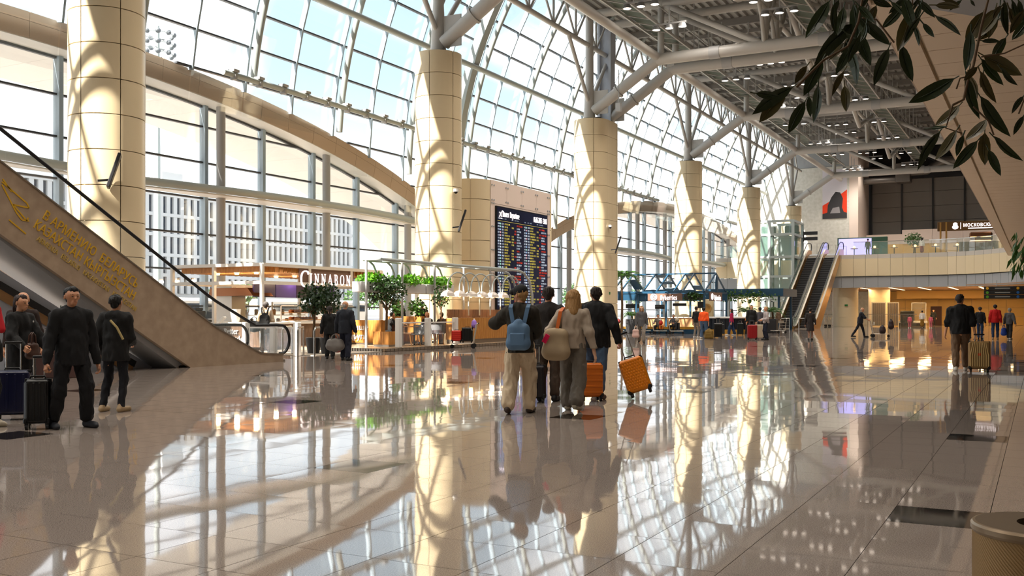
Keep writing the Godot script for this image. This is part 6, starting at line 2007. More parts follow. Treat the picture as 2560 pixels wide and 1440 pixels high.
	person("guard in dark uniform in front of the dark red door", Vector3(-10.3, 0, -118), facing(0, 1), {"h": 1.8, "cell": 0.04, "top": DARK, "legs": DARK, "shoes": DARK, "hair": HB})
	who.phone = person("person in a black top and blue jeans holding a hand to the face", Vector3(-3.95, 0, -58.3), facing(-0.6, 0.8), {"h": 1.7, "cell": 0.026, "top": BLACK, "hemY": 0.9, "legs": JEANS, "leg": [0.095, 0.08, 0.06], "shoes": WHITE, "hair": HB, "style": "short", "hands": [Vector3(-0.1, 1.45, -0.2), Vector3(0.24, 0.95, -0.1)]})
	who.big = person("broad person in a black sweater and beige trousers pulling a ribbed gold suitcase", Vector3(-1.72, 0, -26.6), facing(-0.12, -1), {"h": 1.86, "w": 1.2, "cell": 0.02, "top": BLACK, "bulk": 0.04, "hemY": 0.84, "cuff": 0.25, "legs": ["khaki", Color(0.46, 0.36, 0.27)], "leg": [0.1, 0.085, 0.075], "shoes": WHITE, "hair": HBR, "style": "short", "look": -0.5, "top_name": "sweater", "feet": [Vector3(-0.1, 0, 0.12), Vector3(0.12, 0, -0.22)], "hands": [Vector3(-0.31, 0.86, -0.06), Vector3(0.31, 0.82, 0.08)], "elbow": [Vector3(-0.2, -0.3, 1), Vector3(0.2, -0.3, 1)], "grip": [0.5, 1.2]})
	who.dark2 = person("person in a dark jacket and jeans walking beside the red jacket", Vector3(-2.85, 0, -59.2), facing(0.1, -1), {"h": 1.74, "cell": 0.028, "top": ["ink", Color(0.03, 0.035, 0.05)], "legs": ["denim", Color(0.10, 0.19, 0.32)], "shoes": DARK, "hair": HBR, "feet": [Vector3(-0.09, 0, -0.12), Vector3(0.09, 0, 0.12)]})
	who.red = person("person in a red jacket with white sleeves and blue jeans walking away", Vector3(-2.12, 0, -59.3), facing(0, -1), {"h": 1.86, "cell": 0.026, "top": ["red", Color(0.72, 0.03, 0.03)], "bulk": 0.04, "hemY": 0.84, "collar": 0.08, "legs": ["denim", Color(0.10, 0.19, 0.32)], "shoes": ["sand", Color(0.66, 0.56, 0.42)], "hair": HB, "feet": [Vector3(-0.1, 0, 0.1), Vector3(0.1, 0, -0.15)]})
	who.lady = person("grey-haired person in a grey jacket and trousers carrying a blue plastic bag", Vector3(-1.45, 0, -59.5), facing(0.3, -1), {"h": 1.68, "cell": 0.026, "bend": 0.08, "top": ["ash", Color(0.26, 0.25, 0.25)], "bulk": 0.04, "hemY": 0.84, "legs": ["granitecloth", Color(0.18, 0.17, 0.17)], "leg": [0.1, 0.09, 0.085], "shoes": WHITE, "hair": HG, "style": "short", "feet": [Vector3(-0.08, 0, -0.14), Vector3(0.1, 0, 0.14)], "hands": [Vector3(-0.3, 0.82, -0.05), Vector3(0.34, 0.86, 0.05)], "grip": [1.2, 0.5]})
	person("person in black just entering the hall under the gallery", Vector3(0.2, 0, -38.0), facing(-0.4, -1), {"h": 1.8, "cell": 0.03, "top": BLACK, "legs": DARK, "shoes": DARK, "hair": HB})
	# ---- flyers' seats by the blue kiosk, upper floor
	var a4 := seat.duplicate()
	for k in 3:
		var a5 := seat.duplicate(); a5.merge({"cell": 0.035, "top": [BLACK, ["stone", Color(0.50, 0.47, 0.43)], ["ash", Color(0.34, 0.34, 0.35)]][k], "legs": DARK, "hair": [HB, HB, HBR][k], "style": ["long", "short", "short"][k]})
		person(["seated dark-haired person by the palm of the blue kiosk", "seated person with dark hair under the brown sign", "seated person beside the cream panel with the round mirror"][k], Vector3([-26.4, -23.3, -22.15][k], 0.0, -65.52), [2.9, 3.3, 3.0][k], a5, "sitters at the blue kiosk")
	person("dark-dressed person standing by the purple screen on the upper floor", Vector3(-15.4, 7.2, -106.0), facing(-0.5, -1), {"h": 1.75, "cell": 0.04, "top": DARK, "legs": DARK, "shoes": DARK, "hair": HB})
	person("person in a white top and red skirt at the upper balcony rail", Vector3(-10.3, 7.2, -105.9), facing(0.5, -1), {"h": 1.68, "cell": 0.04, "top": WHITE, "legs": ["brick", Color(0.50, 0.12, 0.08)], "skirt": 0.4, "legs_name": "skirt", "shoes": DARK, "hair": HB, "style": "long"})


# ================================================================ luggage
# lean tips the case about its lower edge; + leans the top towards local -x
func suitcase(label: String, at: Vector3, turn: float, size: Vector3, m: Material, lean := 0.0, handle := 0.35, style := "plain", group := "", pitch := 0.0) -> Node3D:
	var o := thing("suitcase", label, "suitcase", at, 0, group)
	o.rotation = Vector3(pitch, turn, lean)
	var off := Vector3(size.x / 2 if lean > 0.0 else 0.0, 0, 0)
	if pitch < 0.0: off.z = size.z / 2
	if pitch > 0.0: off.z = -size.z / 2
	var w := 0.07
	var c := off + Vector3(0, w + size.y / 2, 0)
	part(o, "shell", MB.new().rbox(c + Vector3(0, 0, size.z * 0.255), Vector3(size.x, size.y, size.z * 0.47), 0.045), m)
	part(o, "shell", MB.new().rbox(c - Vector3(0, 0, size.z * 0.255), Vector3(size.x, size.y, size.z * 0.47), 0.045), m)
	part(o, "zip_band", MB.new().rbox(c, Vector3(size.x + 0.004, size.y + 0.004, size.z * 0.06), 0.012), mat("black"))
	if style == "ribs":
		for k in 9:
			var x := lerpf(-0.4, 0.4, k / 8.0) * size.x
			part(o, "rib", MB.new().tube([c + Vector3(x, -size.y * 0.4, size.z * 0.487), c + Vector3(x * 1.02, 0, size.z * 0.492), c + Vector3(x * 0.7, size.y * 0.46, size.z * 0.487)], 0.011, 6), mat("rib_gold", Color(0.88, 0.76, 0.52), 0.35, 0.1))
			part(o, "rib", MB.new().tube([c + Vector3(x, -size.y * 0.4, -size.z * 0.487), c + Vector3(x * 0.7, size.y * 0.46, -size.z * 0.487)], 0.011, 6), mat("rib_gold"))
		part(o, "badge", MB.new().rbox(c + Vector3(0, 0.02, size.z * 0.5), Vector3(0.05, 0.06, 0.012), 0.004), mat("badge_red", Color(0.85, 0.22, 0.06), 0.5), "small red badge")
	elif style == "studs":
		for i in 8:
			for j in 11:
				var p := c + Vector3(lerpf(-0.4, 0.4, (i + 0.5 * (j % 2)) / 7.5) * size.x, lerpf(-0.38, 0.42, j / 10.0) * size.y, size.z * 0.488)
				part(o, "stud", MB.new().ball(p, Vector3(0.017, 0.021, 0.01), 6, 4), m)
	elif style == "bands":
		for k in 5:
			for s in [-1, 1]:
				part(o, "ridge", MB.new().rbox(c + Vector3(0, lerpf(-0.36, 0.36, k / 4.0) * size.y, s * size.z * 0.487), Vector3(size.x * 0.9, 0.035, 0.014), 0.006), m)
	else:
		for k in 4:
			for s in [-1, 1]:
				part(o, "ridge", MB.new().rbox(c + Vector3(lerpf(-0.33, 0.33, k / 3.0) * size.x, 0, s * size.z * 0.487), Vector3(0.03, size.y * 0.84, 0.014), 0.006), m)
	for sx in [-1, 1]:
		for sz in [-1, 1]:
			var wp := off + Vector3(sx * size.x * 0.38, 0.032, sz * size.z * 0.32)
			part(o, "wheel", MB.new().tube([wp - Vector3(0.018, 0, 0), wp + Vector3(0.018, 0, 0)], 0.032, 10).bx(wp.x - 0.022, wp.x + 0.022, wp.y + 0.01, w + 0.02, wp.z - 0.02, wp.z + 0.02), mat("black"))
			part(o, "corner_guard", MB.new().rbox(off + Vector3(sx * size.x * 0.43, w + 0.035, sz * size.z * 0.4), Vector3(size.x * 0.16, 0.08, size.z * 0.24), 0.02), mat("black"))
	part(o, "carry_handle", MB.new().tube([c + Vector3(-0.09, size.y / 2, 0.02), c + Vector3(-0.08, size.y / 2 + 0.03, 0.02), c + Vector3(0.08, size.y / 2 + 0.03, 0.02), c + Vector3(0.09, size.y / 2, 0.02)], 0.011, 6), mat("black"))
	if handle > 0.0:
		var t := c.y + size.y / 2
		for s in [-1, 1]:
			part(o, "handle_rod", MB.new().tube([Vector3(c.x + s * size.x * 0.2, t - 0.05, c.z - size.z * 0.3), Vector3(c.x + s * size.x * 0.2, t + handle, c.z - size.z * 0.3)], 0.0095, 6), mat("chrome"))
		part(o, "grip", MB.new().rbox(Vector3(c.x, t + handle, c.z - size.z * 0.3), Vector3(size.x * 0.5, 0.035, 0.035), 0.012), mat("black"))
	return o

func backpack(label: String, who_has: Node3D, m: Material, at: Vector3, size: Vector3, straps := true) -> Node3D:
	var o := thing("backpack", label, "backpack", Vector3.ZERO)
	o.transform = who_has.transform * Transform3D(Basis(), at)
	var h := size / 2
	part(o, "sack", skin_over(MB.new(), [[Vector3(-h.x * 0.55, h.y * 0.3, 0), Vector3(h.x * 0.55, h.y * 0.3, 0), h.z * 0.9, h.z * 0.9], [Vector3(-h.x * 0.55, -h.y * 0.6, 0.01), Vector3(h.x * 0.55, -h.y * 0.6, 0.01), h.z * 1.05, h.z * 1.05], [Vector3(-h.x * 0.5, 0, 0), Vector3(-h.x * 0.5, -h.y * 0.6, 0.01), h.z, h.z * 1.05], [Vector3(h.x * 0.5, 0, 0), Vector3(h.x * 0.5, -h.y * 0.6, 0.01), h.z, h.z * 1.05], [Vector3(0, h.y * 0.6, -0.01), Vector3(0, -h.y * 0.6, 0), h.z * 0.85, h.z]], 0.016, 0.04), m)
	part(o, "pocket", MB.new().rbox(Vector3(0, -h.y * 0.35, h.z * 0.98), Vector3(size.x * 0.7, size.y * 0.4, 0.05), 0.02), m)
	part(o, "top_loop", MB.new().tube([Vector3(-0.035, h.y * 0.75, -0.02), Vector3(0, h.y * 0.98, -0.02), Vector3(0.035, h.y * 0.75, -0.02)], 0.01, 6), mat("black"))
	if straps:
		for s in [-1, 1]:
			part(o, "strap", MB.new().bar(Vector3(s * 0.075, h.y * 0.55, -h.z * 0.2), Vector3(s * 0.12, h.y + 0.12, -h.z * 0.55), 0.055, 0.02, Vector3.BACK).bar(Vector3(s * 0.12, h.y + 0.12, -h.z * 0.55), Vector3(s * 0.125, h.y + 0.17, -h.z - 0.06), 0.055, 0.02), m)
	return o

func trolley(label: String, at: Vector3, turn: float, group: String) -> Node3D:
	var o := thing("luggage_trolley", label, "luggage trolley", at, turn, group)
	var al := mat("trolley_metal", Color(0.78, 0.75, 0.70), 0.35, 0.7)
	# pushed towards local -z; the handle stands at +z
	for s in [-1, 1]:
		part(o, "side_rail", MB.new().tube([Vector3(s * 0.2, 0.2, -0.5), Vector3(s * 0.28, 0.2, 0.35)], 0.022, 8), al)
		part(o, "upright", MB.new().tube([Vector3(s * 0.28, 0.16, 0.36), Vector3(s * 0.28, 0.95, 0.5), Vector3(s * 0.24, 1.0, 0.56)], 0.024, 8), al)
		part(o, "wheel", MB.new().tube([Vector3(s * 0.3, 0.1, 0.38), Vector3(s * 0.34, 0.1, 0.38)], 0.1, 14), mat("rubber"))
	part(o, "wheel", MB.new().tube([Vector3(-0.03, 0.08, -0.48), Vector3(0.03, 0.08, -0.48)], 0.08, 14), mat("rubber"))
	for k in 5:
		part(o, "deck_bar", MB.new().tube([Vector3(-0.21 - 0.018 * k, 0.2, -0.46 + 0.19 * k), Vector3(0.21 + 0.018 * k, 0.2, -0.46 + 0.19 * k)], 0.014, 6), al)
	for k in 3:
		part(o, "back_bar", MB.new().tube([Vector3(-0.28, 0.35 + 0.2 * k, 0.4 + 0.035 * k), Vector3(0.28, 0.35 + 0.2 * k, 0.4 + 0.035 * k)], 0.012, 6), al)
	part(o, "basket", MB.new().bx(-0.26, 0.26, 0.72, 0.74, 0.3, 0.46).bx(-0.26, 0.26, 0.74, 0.9, 0.29, 0.31), al)
	part(o, "grip", MB.new().tube([Vector3(-0.26, 1.0, 0.57), Vector3(0.26, 1.0, 0.57)], 0.028, 8), mat("black"))
	return o

func soft_bag(called: String, label: String, cat: String, at: Vector3, turn: float, size: Vector3, m: Material, strap: Material = null, strap_h := 0.25) -> Node3D:
	var o := thing(called, label, cat, at, turn)
	var h := size / 2
	part(o, "bag", skin_over(MB.new(), [[Vector3(-h.x + h.z, h.y * 0.5, 0), Vector3(h.x - h.z, h.y * 0.5, 0), h.z * 0.7, h.z * 0.7], [Vector3(-h.x + h.z, -h.y + h.z, 0), Vector3(h.x - h.z, -h.y + h.z, 0), h.z, h.z], [Vector3(-h.x + h.z, h.y * 0.4, 0), Vector3(-h.x + h.z, -h.y + h.z, 0), h.z * 0.75, h.z], [Vector3(h.x - h.z, h.y * 0.4, 0), Vector3(h.x - h.z, -h.y + h.z, 0), h.z * 0.75, h.z], [Vector3(0, h.y * 0.5, 0), Vector3(0, -h.y * 0.6, 0), h.z * 0.8, h.z * 0.95]], 0.02, 0.05), m)
	if strap:
		for s in [-1, 1]:
			part(o, "handle", MB.new().tube([Vector3(-h.x * 0.45, h.y * 0.5, s * h.z * 0.5), Vector3(-h.x * 0.3, h.y + strap_h * 0.7, s * 0.02), Vector3(0, h.y + strap_h, s * 0.012), Vector3(h.x * 0.3, h.y + strap_h * 0.7, s * 0.02), Vector3(h.x * 0.45, h.y * 0.5, s * h.z * 0.5)], 0.014, 6), strap)
	return o

func build_luggage() -> void:
	var orange := mat("orange_shell", Color(0.93, 0.54, 0.05), 0.35)
	var burnt := mat("burnt_shell", Color(0.82, 0.42, 0.06), 0.4)
	suitcase("orange studded suitcase tipped on its wheels, pulled by the black jacket", Vector3(-5.92, 0.0, -15.3), 0.30, Vector3(0.40, 0.56, 0.24), orange, 0.33, 0.42, "studs")
	suitcase("burnt orange ridged suitcase half hidden behind the wide grey trousers", Vector3(-6.33, 0, -14.6), 0.75, Vector3(0.38, 0.54, 0.24), burnt, 0.0, 0.0, "bands")
	suitcase("dark plum suitcase beside the brown quilted jacket", Vector3(-7.0, 0, -13.95), 0.4, Vector3(0.36, 0.52, 0.22), mat("plum_shell", Color(0.06, 0.03, 0.06), 0.4), 0.0, 0.3)
	suitcase("navy ridged suitcase with a tall white handle beside the long black coat", Vector3(-11.95, 0, -8.5), 0.8, Vector3(0.44, 0.58, 0.26), mat("navy_shell", Color(0.03, 0.05, 0.20), 0.3), 0.0, 0.36)
	suitcase("small black suitcase in front of the dark zip jacket", Vector3(-10.7, 0, -7.95), 0.75, Vector3(0.3, 0.54, 0.2), mat("black_shell", Color(0.02, 0.02, 0.022), 0.35), 0.0, 0.26)
	suitcase("gold ribbed suitcase rolling behind the broad black sweater", Vector3(-1.28, 0, -26.2), 0.1, Vector3(0.48, 0.66, 0.28), mat("sand_shell", Color(0.60, 0.47, 0.28), 0.4, 0.1), 0.0, 0.16, "ribs")
	suitcase("red suitcase standing beside the pale sweater", Vector3(-13.3, 0, -51.9), 0.4, Vector3(0.5, 0.72, 0.3), mat("red_shell", Color(0.55, 0.07, 0.09), 0.35), 0.0, 0.2)
	suitcase("cream suitcase standing behind the red one", Vector3(-13.2, 0, -53.0), 0.4, Vector3(0.46, 0.72, 0.3), mat("cream_shell", Color(0.74, 0.68, 0.58), 0.4), 0.0, 0.2)
	suitcase("tall black suitcase next to the orange sweater", Vector3(-15.85, 0, -54.4), 0.3, Vector3(0.46, 0.76, 0.3), mat("black_shell"), 0.0, 0.3)
	suitcase("dark green suitcase behind the magenta jacket", Vector3(-16.8, 0, -62.6), 0.3, Vector3(0.4, 0.7, 0.28), mat("green_shell", Color(0.03, 0.07, 0.06), 0.4), 0.0, 0.15)
	suitcase("grey suitcase ahead of the magenta jacket by the round bar", Vector3(-18.3, 0, -63.6), 0.3, Vector3(0.4, 0.62, 0.28), mat("grey_shell", Color(0.16, 0.17, 0.18), 0.4), 0.0, 0.15)
	suitcase("grey suitcase with silver trim rolling beside the jeans under the gallery", Vector3(-3.45, 0, -58.0), 0.2, Vector3(0.44, 0.6, 0.3), mat("grey_shell"), 0.0, 0.2, "bands")
	# trolleys
	var t := trolley("loaded trolley parked beside the cafe's glass screen", Vector3(-20.3, 0, -34.2), 2.06, "luggage trolleys")
	var tx := t.transform
	var c1 := suitcase("red suitcase lying on the parked cafe trolley", tx * Vector3(0, 0.22, -0.3), 2.06 + PI / 2, Vector3(0.4, 0.42, 0.36), mat("tomato_shell", Color(0.75, 0.12, 0.03), 0.45), 0.0, 0.0, "bands")
	suitcase("large black suitcase standing on the parked cafe trolley", tx * Vector3(0, 0.22, 0.13), 2.06 + PI / 2, Vector3(0.44, 0.54, 0.4), mat("black_shell"), 0.0, 0.0)
	soft_bag("shoulder_bag", "lilac bag in the basket of the parked cafe trolley", "bag", tx * Vector3(0, 0.98, 0.4), 2.06, Vector3(0.3, 0.26, 0.2), mat("lilac", Color(0.60, 0.45, 0.78), 0.7), mat("white"), 0.06)
	var spots := [Vector3(-25.9, 0, -64.4), Vector3(-23.9, 0, -64.2), Vector3(-22.75, 0, -64.2), Vector3(-21.6, 0, -64.2)]
	for k in 4:
		var tr := trolley(["loaded trolley at the palm end of the blue kiosk", "trolley with a plastic-wrapped bag before the blue kiosk", "trolley with stacked orange cases before the blue kiosk", "trolley with a pale bag before the blue kiosk"][k], spots[k], -1.25, "luggage trolleys")
		var x2 := tr.transform
		suitcase(["tan case on the trolley at the palm end", "silver wrapped case on the blue kiosk's trolley", "orange brown case on the trolley before the blue kiosk", "grey checked case on the trolley with the pale bag"][k], x2 * Vector3(0, 0.22, -0.12), -1.25, Vector3(0.5, [0.4, 0.6, 0.3, 0.5][k], 0.3), [mat("tan"), mat("silver_shell", Color(0.62, 0.64, 0.68), 0.3), burnt, mat("grey_shell")][k], 0.0, 0.0)
		soft_bag("travel_bag", ["red soft bag on top of the tan case", "cream soft bag hanging on the silver case", "small orange bag on top of the orange brown case", "pale soft bag on top of the grey checked case"][k], "bag", x2 * Vector3(0, [0.84, 1.05, 0.76, 0.96][k], -0.1), -1.25, Vector3(0.46, 0.24, 0.24), [mat("wine_bag", Color(0.42, 0.06, 0.07), 0.7), mat("cream_shell"), mat("tomato_shell"), mat("cream_shell")][k], mat("black"), 0.05)
	var pt := trolley("trolley with dark bags pushed by the navy suit", Vector3(-8.2, 0, -60.9), facing(1.0, -0.25), "luggage trolleys")
	soft_bag("travel_bag", "brown holdall on the trolley pushed by the navy suit", "bag", pt.transform * Vector3(0, 0.45, -0.15), facing(1.0, -0.25), Vector3(0.56, 0.42, 0.34), mat("maroon_bag", Color(0.14, 0.05, 0.05), 0.7), mat("black"), 0.06)
	soft_bag("travel_bag", "dark knotted bag hanging at the front of the pushed trolley", "bag", pt.transform * Vector3(0, 0.75, -0.62), facing(1.0, -0.25), Vector3(0.4, 0.5, 0.3), mat("maroon_bag"), mat("black"), 0.06)
	trolley("empty trolley standing by the foot of the far escalators", Vector3(-15.9, 0, -69.0), 1.0, "luggage trolleys")
	for k in 5:
		trolley("trolley nested in the row beside the round pier", Vector3(-20.0 + 0.42 * k, 0, -110.5), -PI / 2, "nested trolleys by the pier")
	# bags that people wear or carry
	backpack("powder blue backpack worn over the olive fleece", who.cap, mat("powder_blue", Color(0.32, 0.44, 0.56), 0.7), Vector3(0.02, 1.12, 0.235), Vector3(0.31, 0.46, 0.16))
	backpack("black backpack worn over the beige shirt", who.capman, mat("black_canvas", Color(0.03, 0.03, 0.03), 0.8), Vector3(0.02, 1.2, 0.22), Vector3(0.32, 0.48, 0.18))
	soft_bag("travel_bag", "black holdall hanging at the side of the beige shirt", "bag", who.capman.transform * Vector3(-0.42, 0.95, -0.05), who.capman.rotation.y, Vector3(0.5, 0.36, 0.24), mat("black_canvas"), mat("black"), 0.15)
	var tote := soft_bag("canvas_bag", "cream canvas bag with an orange strap on the blonde person's shoulder", "bag", who.blonde.transform * Vector3(-0.20, 0.98, 0.20), who.blonde.rotation.y, Vector3(0.40, 0.48, 0.22), mat("canvas", Color(0.68, 0.60, 0.48), 0.85))
	part(tote, "strap", MB.new().bar(Vector3(0.02, 0.16, 0.04), Vector3(0.06, 0.44, -0.02), 0.05, 0.014, Vector3.BACK).bar(Vector3(0.06, 0.44, -0.02), Vector3(0.07, 0.50, -0.16), 0.05, 0.014), mat("strap_orange", Color(0.80, 0.38, 0.04), 0.6), "orange strap")
	part(tote, "luggage_tag", MB.new().rbox(Vector3(-0.12, 0.06, 0.11), Vector3(0.07, 0.13, 0.012), 0.005, Basis(Vector3.BACK, -0.5)), mat("tag_pink", Color(0.95, 0.05, 0.35), 0.5), "pink tag")
	soft_bag("shoulder_bag", "brown leather bag worn by the long black coat", "bag", who.coat.transform * Vector3(0.1, 0.88, -0.27), who.coat.rotation.y, Vector3(0.22, 0.24, 0.1), mat("leather", Color(0.24, 0.13, 0.08), 0.5), mat("leather"), 0.12)
	backpack("black backpack worn by the dark zip jacket", who.man, mat("black_canvas"), Vector3(0, 1.16, 0.24), Vector3(0.3, 0.44, 0.16), false)
	soft_bag("shopping_bag", "pink printed bag carried by the short black jacket", "bag", wrist(who.pairw, 1) + Vector3(0.0, -0.34, 0.05), 0.4, Vector3(0.36, 0.36, 0.2), mat("pink_print", Color(0.62, 0.30, 0.27), 0.6), mat("pink_print"), 0.12)
	soft_bag("holdall", "pale grey holdall carried by the dark blue jacket", "bag", wrist(who.pairm, 0) + Vector3(0.02, -0.36, 0.08), 0.3, Vector3(0.56, 0.32, 0.26), mat("holdall_grey", Color(0.48, 0.46, 0.44), 0.8), mat("holdall_grey"), 0.16)
	soft_bag("shopping_bag", "white and red shopping bag carried by the grey shirt", "bag", wrist(who.grey, 1) + Vector3(0, -0.36, 0.0), 0.2, Vector3(0.34, 0.42, 0.16), mat("white_print", Color(0.82, 0.68, 0.64), 0.6), mat("white"), 0.12)
	soft_bag("plastic_bag", "blue plastic bag carried by the grey jacket under the gallery", "bag", wrist(who.lady, 0) + Vector3(0, -0.36, 0), 0.2, Vector3(0.3, 0.44, 0.2), mat("plastic_blue", Color(0.16, 0.30, 0.70), 0.35), mat("plastic_blue"), 0.12)
	backpack("mustard backpack standing on the floor by the orange sweater", who.orange, mat("mustard_canvas", Color(0.42, 0.32, 0.08), 0.8), Vector3(0.45, 0.28, 0.35), Vector3(0.46, 0.6, 0.26), false)
	soft_bag("shopping_bag", "white paper bag beside the bun kiosk counter", "bag", Vector3(-23.0, 0.2, -27.2), 0.4, Vector3(0.3, 0.34, 0.16), mat("white"), mat("white"), 0.14)


# ================================================================ plants
func near_leaf(o: Node3D, p: Vector3, q: Vector3, wide: float, m: Material) -> void:
	var b := MB.new()
	var d := (q - p)
	var l := d.length()
	d = d.normalized()
	var eye := (Vector3(0, EYE, 0) - p).normalized()
	var s := d.cross(eye.rotated(d, rng.randf_range(-0.9, 0.9))).normalized()
	var nn := s.cross(d).normalized()
	var n := 6
	var up := []
	for k in n + 1:
		var t := float(k) / n
		var w := wide * l * pow(sin(PI * pow(t, 0.85)), 0.8) if k < n else 0.0
		var c := p + d * l * t - nn * l * 0.10 * sin(PI * t) * (1.0 if rng.seed else 1.0)
		up.append([c + s * w + nn * w * 0.25, c, c - s * w + nn * w * 0.25])
	for k in n:
		b.quad(up[k][0], up[k][1], up[k + 1][1], up[k + 1][0], nn)
		b.quad(up[k][1], up[k][2], up[k + 1][2], up[k + 1][1], nn)
	b.tube([p - d * 0.015, p + d * l * 0.5 - nn * l * 0.09, q], [0.0018, 0.0014, 0.0006], 4, false)
	wpart(o, "leaf", b, m)

func build_plants() -> void:
	# ---- a potted tree standing close at the side: only its outer twigs reach into view
	var base := seen_at(2980, 1500, 3.0)
	var tr := thing("potted_tree", "dark slender-leaved indoor tree whose twigs hang in close from above", "tree", Vector3(base.x, 0, base.z))
	wpart(tr, "pot", MB.new().lathe([Vector2(0, 0), Vector2(0.26, 0), Vector2(0.32, 0.5), Vector2(0.3, 0.5), Vector2(0.28, 0.44), Vector2(0, 0.44)], 20, Transform3D(Basis(), tr.position)), mat("dark_steel"))
	var crown := Vector3(base.x, 2.35, base.z)
	wpart(tr, "trunk", MB.new().tube([tr.position + Vector3(0, 0.4, 0), tr.position + Vector3(0.03, 1.3, 0.02), crown], [0.035, 0.028, 0.02], 8), mat("bark"))
	var D := 2.7
	var zoomed := func(x: float, y: float, d: float) -> Vector3: return seen_at(1880.0 + x / 2.25, y / 2.25, d)
	var stems := [[[900, -60], [620, -10], [600, 120], [540, 260], [400, 340], [250, 490]], [[1500, -80], [1330, -10], [1290, 150], [1245, 370], [1220, 430], [1190, 560], [1130, 590]], [[1530, 250], [1420, 300], [1290, 320]], [[1245, 600], [1330, 680], [1360, 760]], [[1130, 590], [1090, 720], [1180, 750]], [[900, -40], [905, 60], [930, 140]], [[620, 100], [700, 110], [800, 240]], [[1560, 480], [1530, 560], [1500, 640]], [[1220, 430], [1170, 440], [1150, 500]]]
	for k in stems.size():
		var pts := [crown] if k < 2 else []
		for p in stems[k]:
			pts.append(zoomed.call(p[0], p[1], D - 0.1 + 0.05 * (k % 3)))
		wpart(tr, "twig", MB.new().tube(pts, 0.0034 if k < 2 else 0.0022, 6), mat("bark"))
	var L := [[435, 5, 300, 215, 0], [465, 15, 470, 195, 0], [640, 40, 560, 240, 1], [585, 130, 350, 360, 0], [590, 170, 670, 370, 0], [630, 120, 780, 255, 0], [540, 260, 590, 480, 0], [520, 240, 430, 340, 1], [400, 330, 290, 540, 0], [370, 480, 345, 690, 0], [310, 370, 240, 470, 1], [300, 570, 205, 750, 0], [190, 510, 40, 690, 1], [230, 490, 0, 645, 0], [320, 540, 330, 660, 0], [520, 400, 450, 540, 1], [520, 480, 530, 630, 1], [770, 270, 685, 485, 0], [840, 250, 905, 460, 0], [900, 60, 820, 290, 1], [910, 140, 940, 260, 0], [850, 40, 730, 160, 0], [960, 130, 1025, 210, 0], [1030, 90, 1175, 200, 0], [1030, 30, 1170, 40, 1], [1230, 0, 1255, 35, 0], [570, 20, 580, 300, 0], [480, 160, 430, 330, 0], [20, 525, 170, 550, 0], [1140, 440, 880, 580, 0], [1230, 170, 1200, 400, 0], [1210, 430, 1280, 670, 0], [1285, 540, 1455, 770, 0], [1165, 590, 1030, 710, 1], [1150, 730, 1030, 900, 1], [1060, 740, 930, 960, 0], [1320, 670, 1200, 790, 1], [1270, 790, 1130, 950, 0], [1190, 760, 1150, 880, 0], [1310, 745, 1310, 930, 1], [1330, 840, 1400, 990, 0], [1360, 765, 1525, 905, 0], [1285, 400, 1375, 580, 1], [1290, 330, 1415, 480, 0], [1300, 310, 1520, 425, 1], [1400, 380, 1495, 480, 0], [1430, 210, 1350, 340, 0], [1390, 60, 1250, 220, 1], [1290, 230, 1400, 235, 0], [1420, 0, 1440, 200, 0], [1530, 60, 1450, 190, 1], [1530, 540, 1460, 640, 0], [1530, 650, 1470, 760, 0], [1000, 720, 1100, 710, 0], [930, 0, 1030, 100, 0], [680, 0, 790, 40, 0], [1080, 0, 1170, 30, 1], [600, 30, 690, 130, 0], [700, 30, 640, 160, 1], [780, 10, 860, 90, 0], [950, 20, 910, 130, 0], [1500, 0, 1530, 120, 0], [1180, 0, 1110, 60, 0], [490, 0, 440, 110, 0], [620, 150, 500, 300, 0], [560, 250, 470, 420, 0]]
	for k in 34:
		var hub: Vector2 = [Vector2(600, 40), Vector2(880, 40), Vector2(1340, 60), Vector2(1480, 60), Vector2(560, 200), Vector2(1250, 420)][k % 6] + Vector2(rng.randf_range(-110, 110), rng.randf_range(-70, 60))
		L.append([hub.x, hub.y, hub.x + rng.randf_range(-110, 90), hub.y + rng.randf_range(60, 190), k % 3 / 2])
	for k in L.size():
		var l: Array = L[k]
		var d := D + rng.randf_range(-0.18, 0.18)
		near_leaf(tr, zoomed.call(l[0], l[1], d), zoomed.call(l[2], l[3], d + rng.randf_range(-0.03, 0.03)), 0.145 if l[4] == 0 else 0.175, [mat("near_leaf", Color(0.15, 0.20, 0.05), 0.38), mat("near_leaf_olive", Color(0.29, 0.25, 0.07), 0.4)][l[4]])
	# ---- plants of the cafe
	tree("pot_tree", "round leafy tree growing from the wooden box at the cafe corner", Vector3(-22.28, 0.75, -31.65), 2.1, 0.82, 900, 0.13, "leaf_dark", "cafe trees")
	for k in 2:
		tree("pot_tree", ["bushy pot tree before the pastry case", "bushy pot tree behind the couple with bags"][k], Vector3([-22.15, -21.55][k], 0.55, -27.15), 1.85, 0.52, 520, 0.13, "leaf_dark", "cafe trees")
		solo("plant_pot", ["dark pot of the bushy tree before the pastry case", "dark pot of the bushy tree behind the couple"][k], "plant pot", MB.new().lathe([Vector2(0, 0), Vector2(0.2, 0), Vector2(0.28, 0.52), Vector2(0.26, 0.55), Vector2(0, 0.5)], 18), mat("dark_steel"), Vector3([-22.15, -21.55][k], 0.02, -27.15), 0, "dark pots at the bun kiosk")
	tree("pot_tree", "small leafy tree at the end of the slatted bar", Vector3(-22.0, 1.0, -35.15), 1.5, 0.36, 260, 0.12, "leaf_dark", "cafe trees")
	solo("plant_pot", "tall pot of the small tree at the end of the slatted bar", "plant pot", MB.new().lathe([Vector2(0, 0), Vector2(0.14, 0), Vector2(0.18, 0.86), Vector2(0, 0.84)], 16), mat("dark_steel"), Vector3(-22.0, 0.12, -35.15))
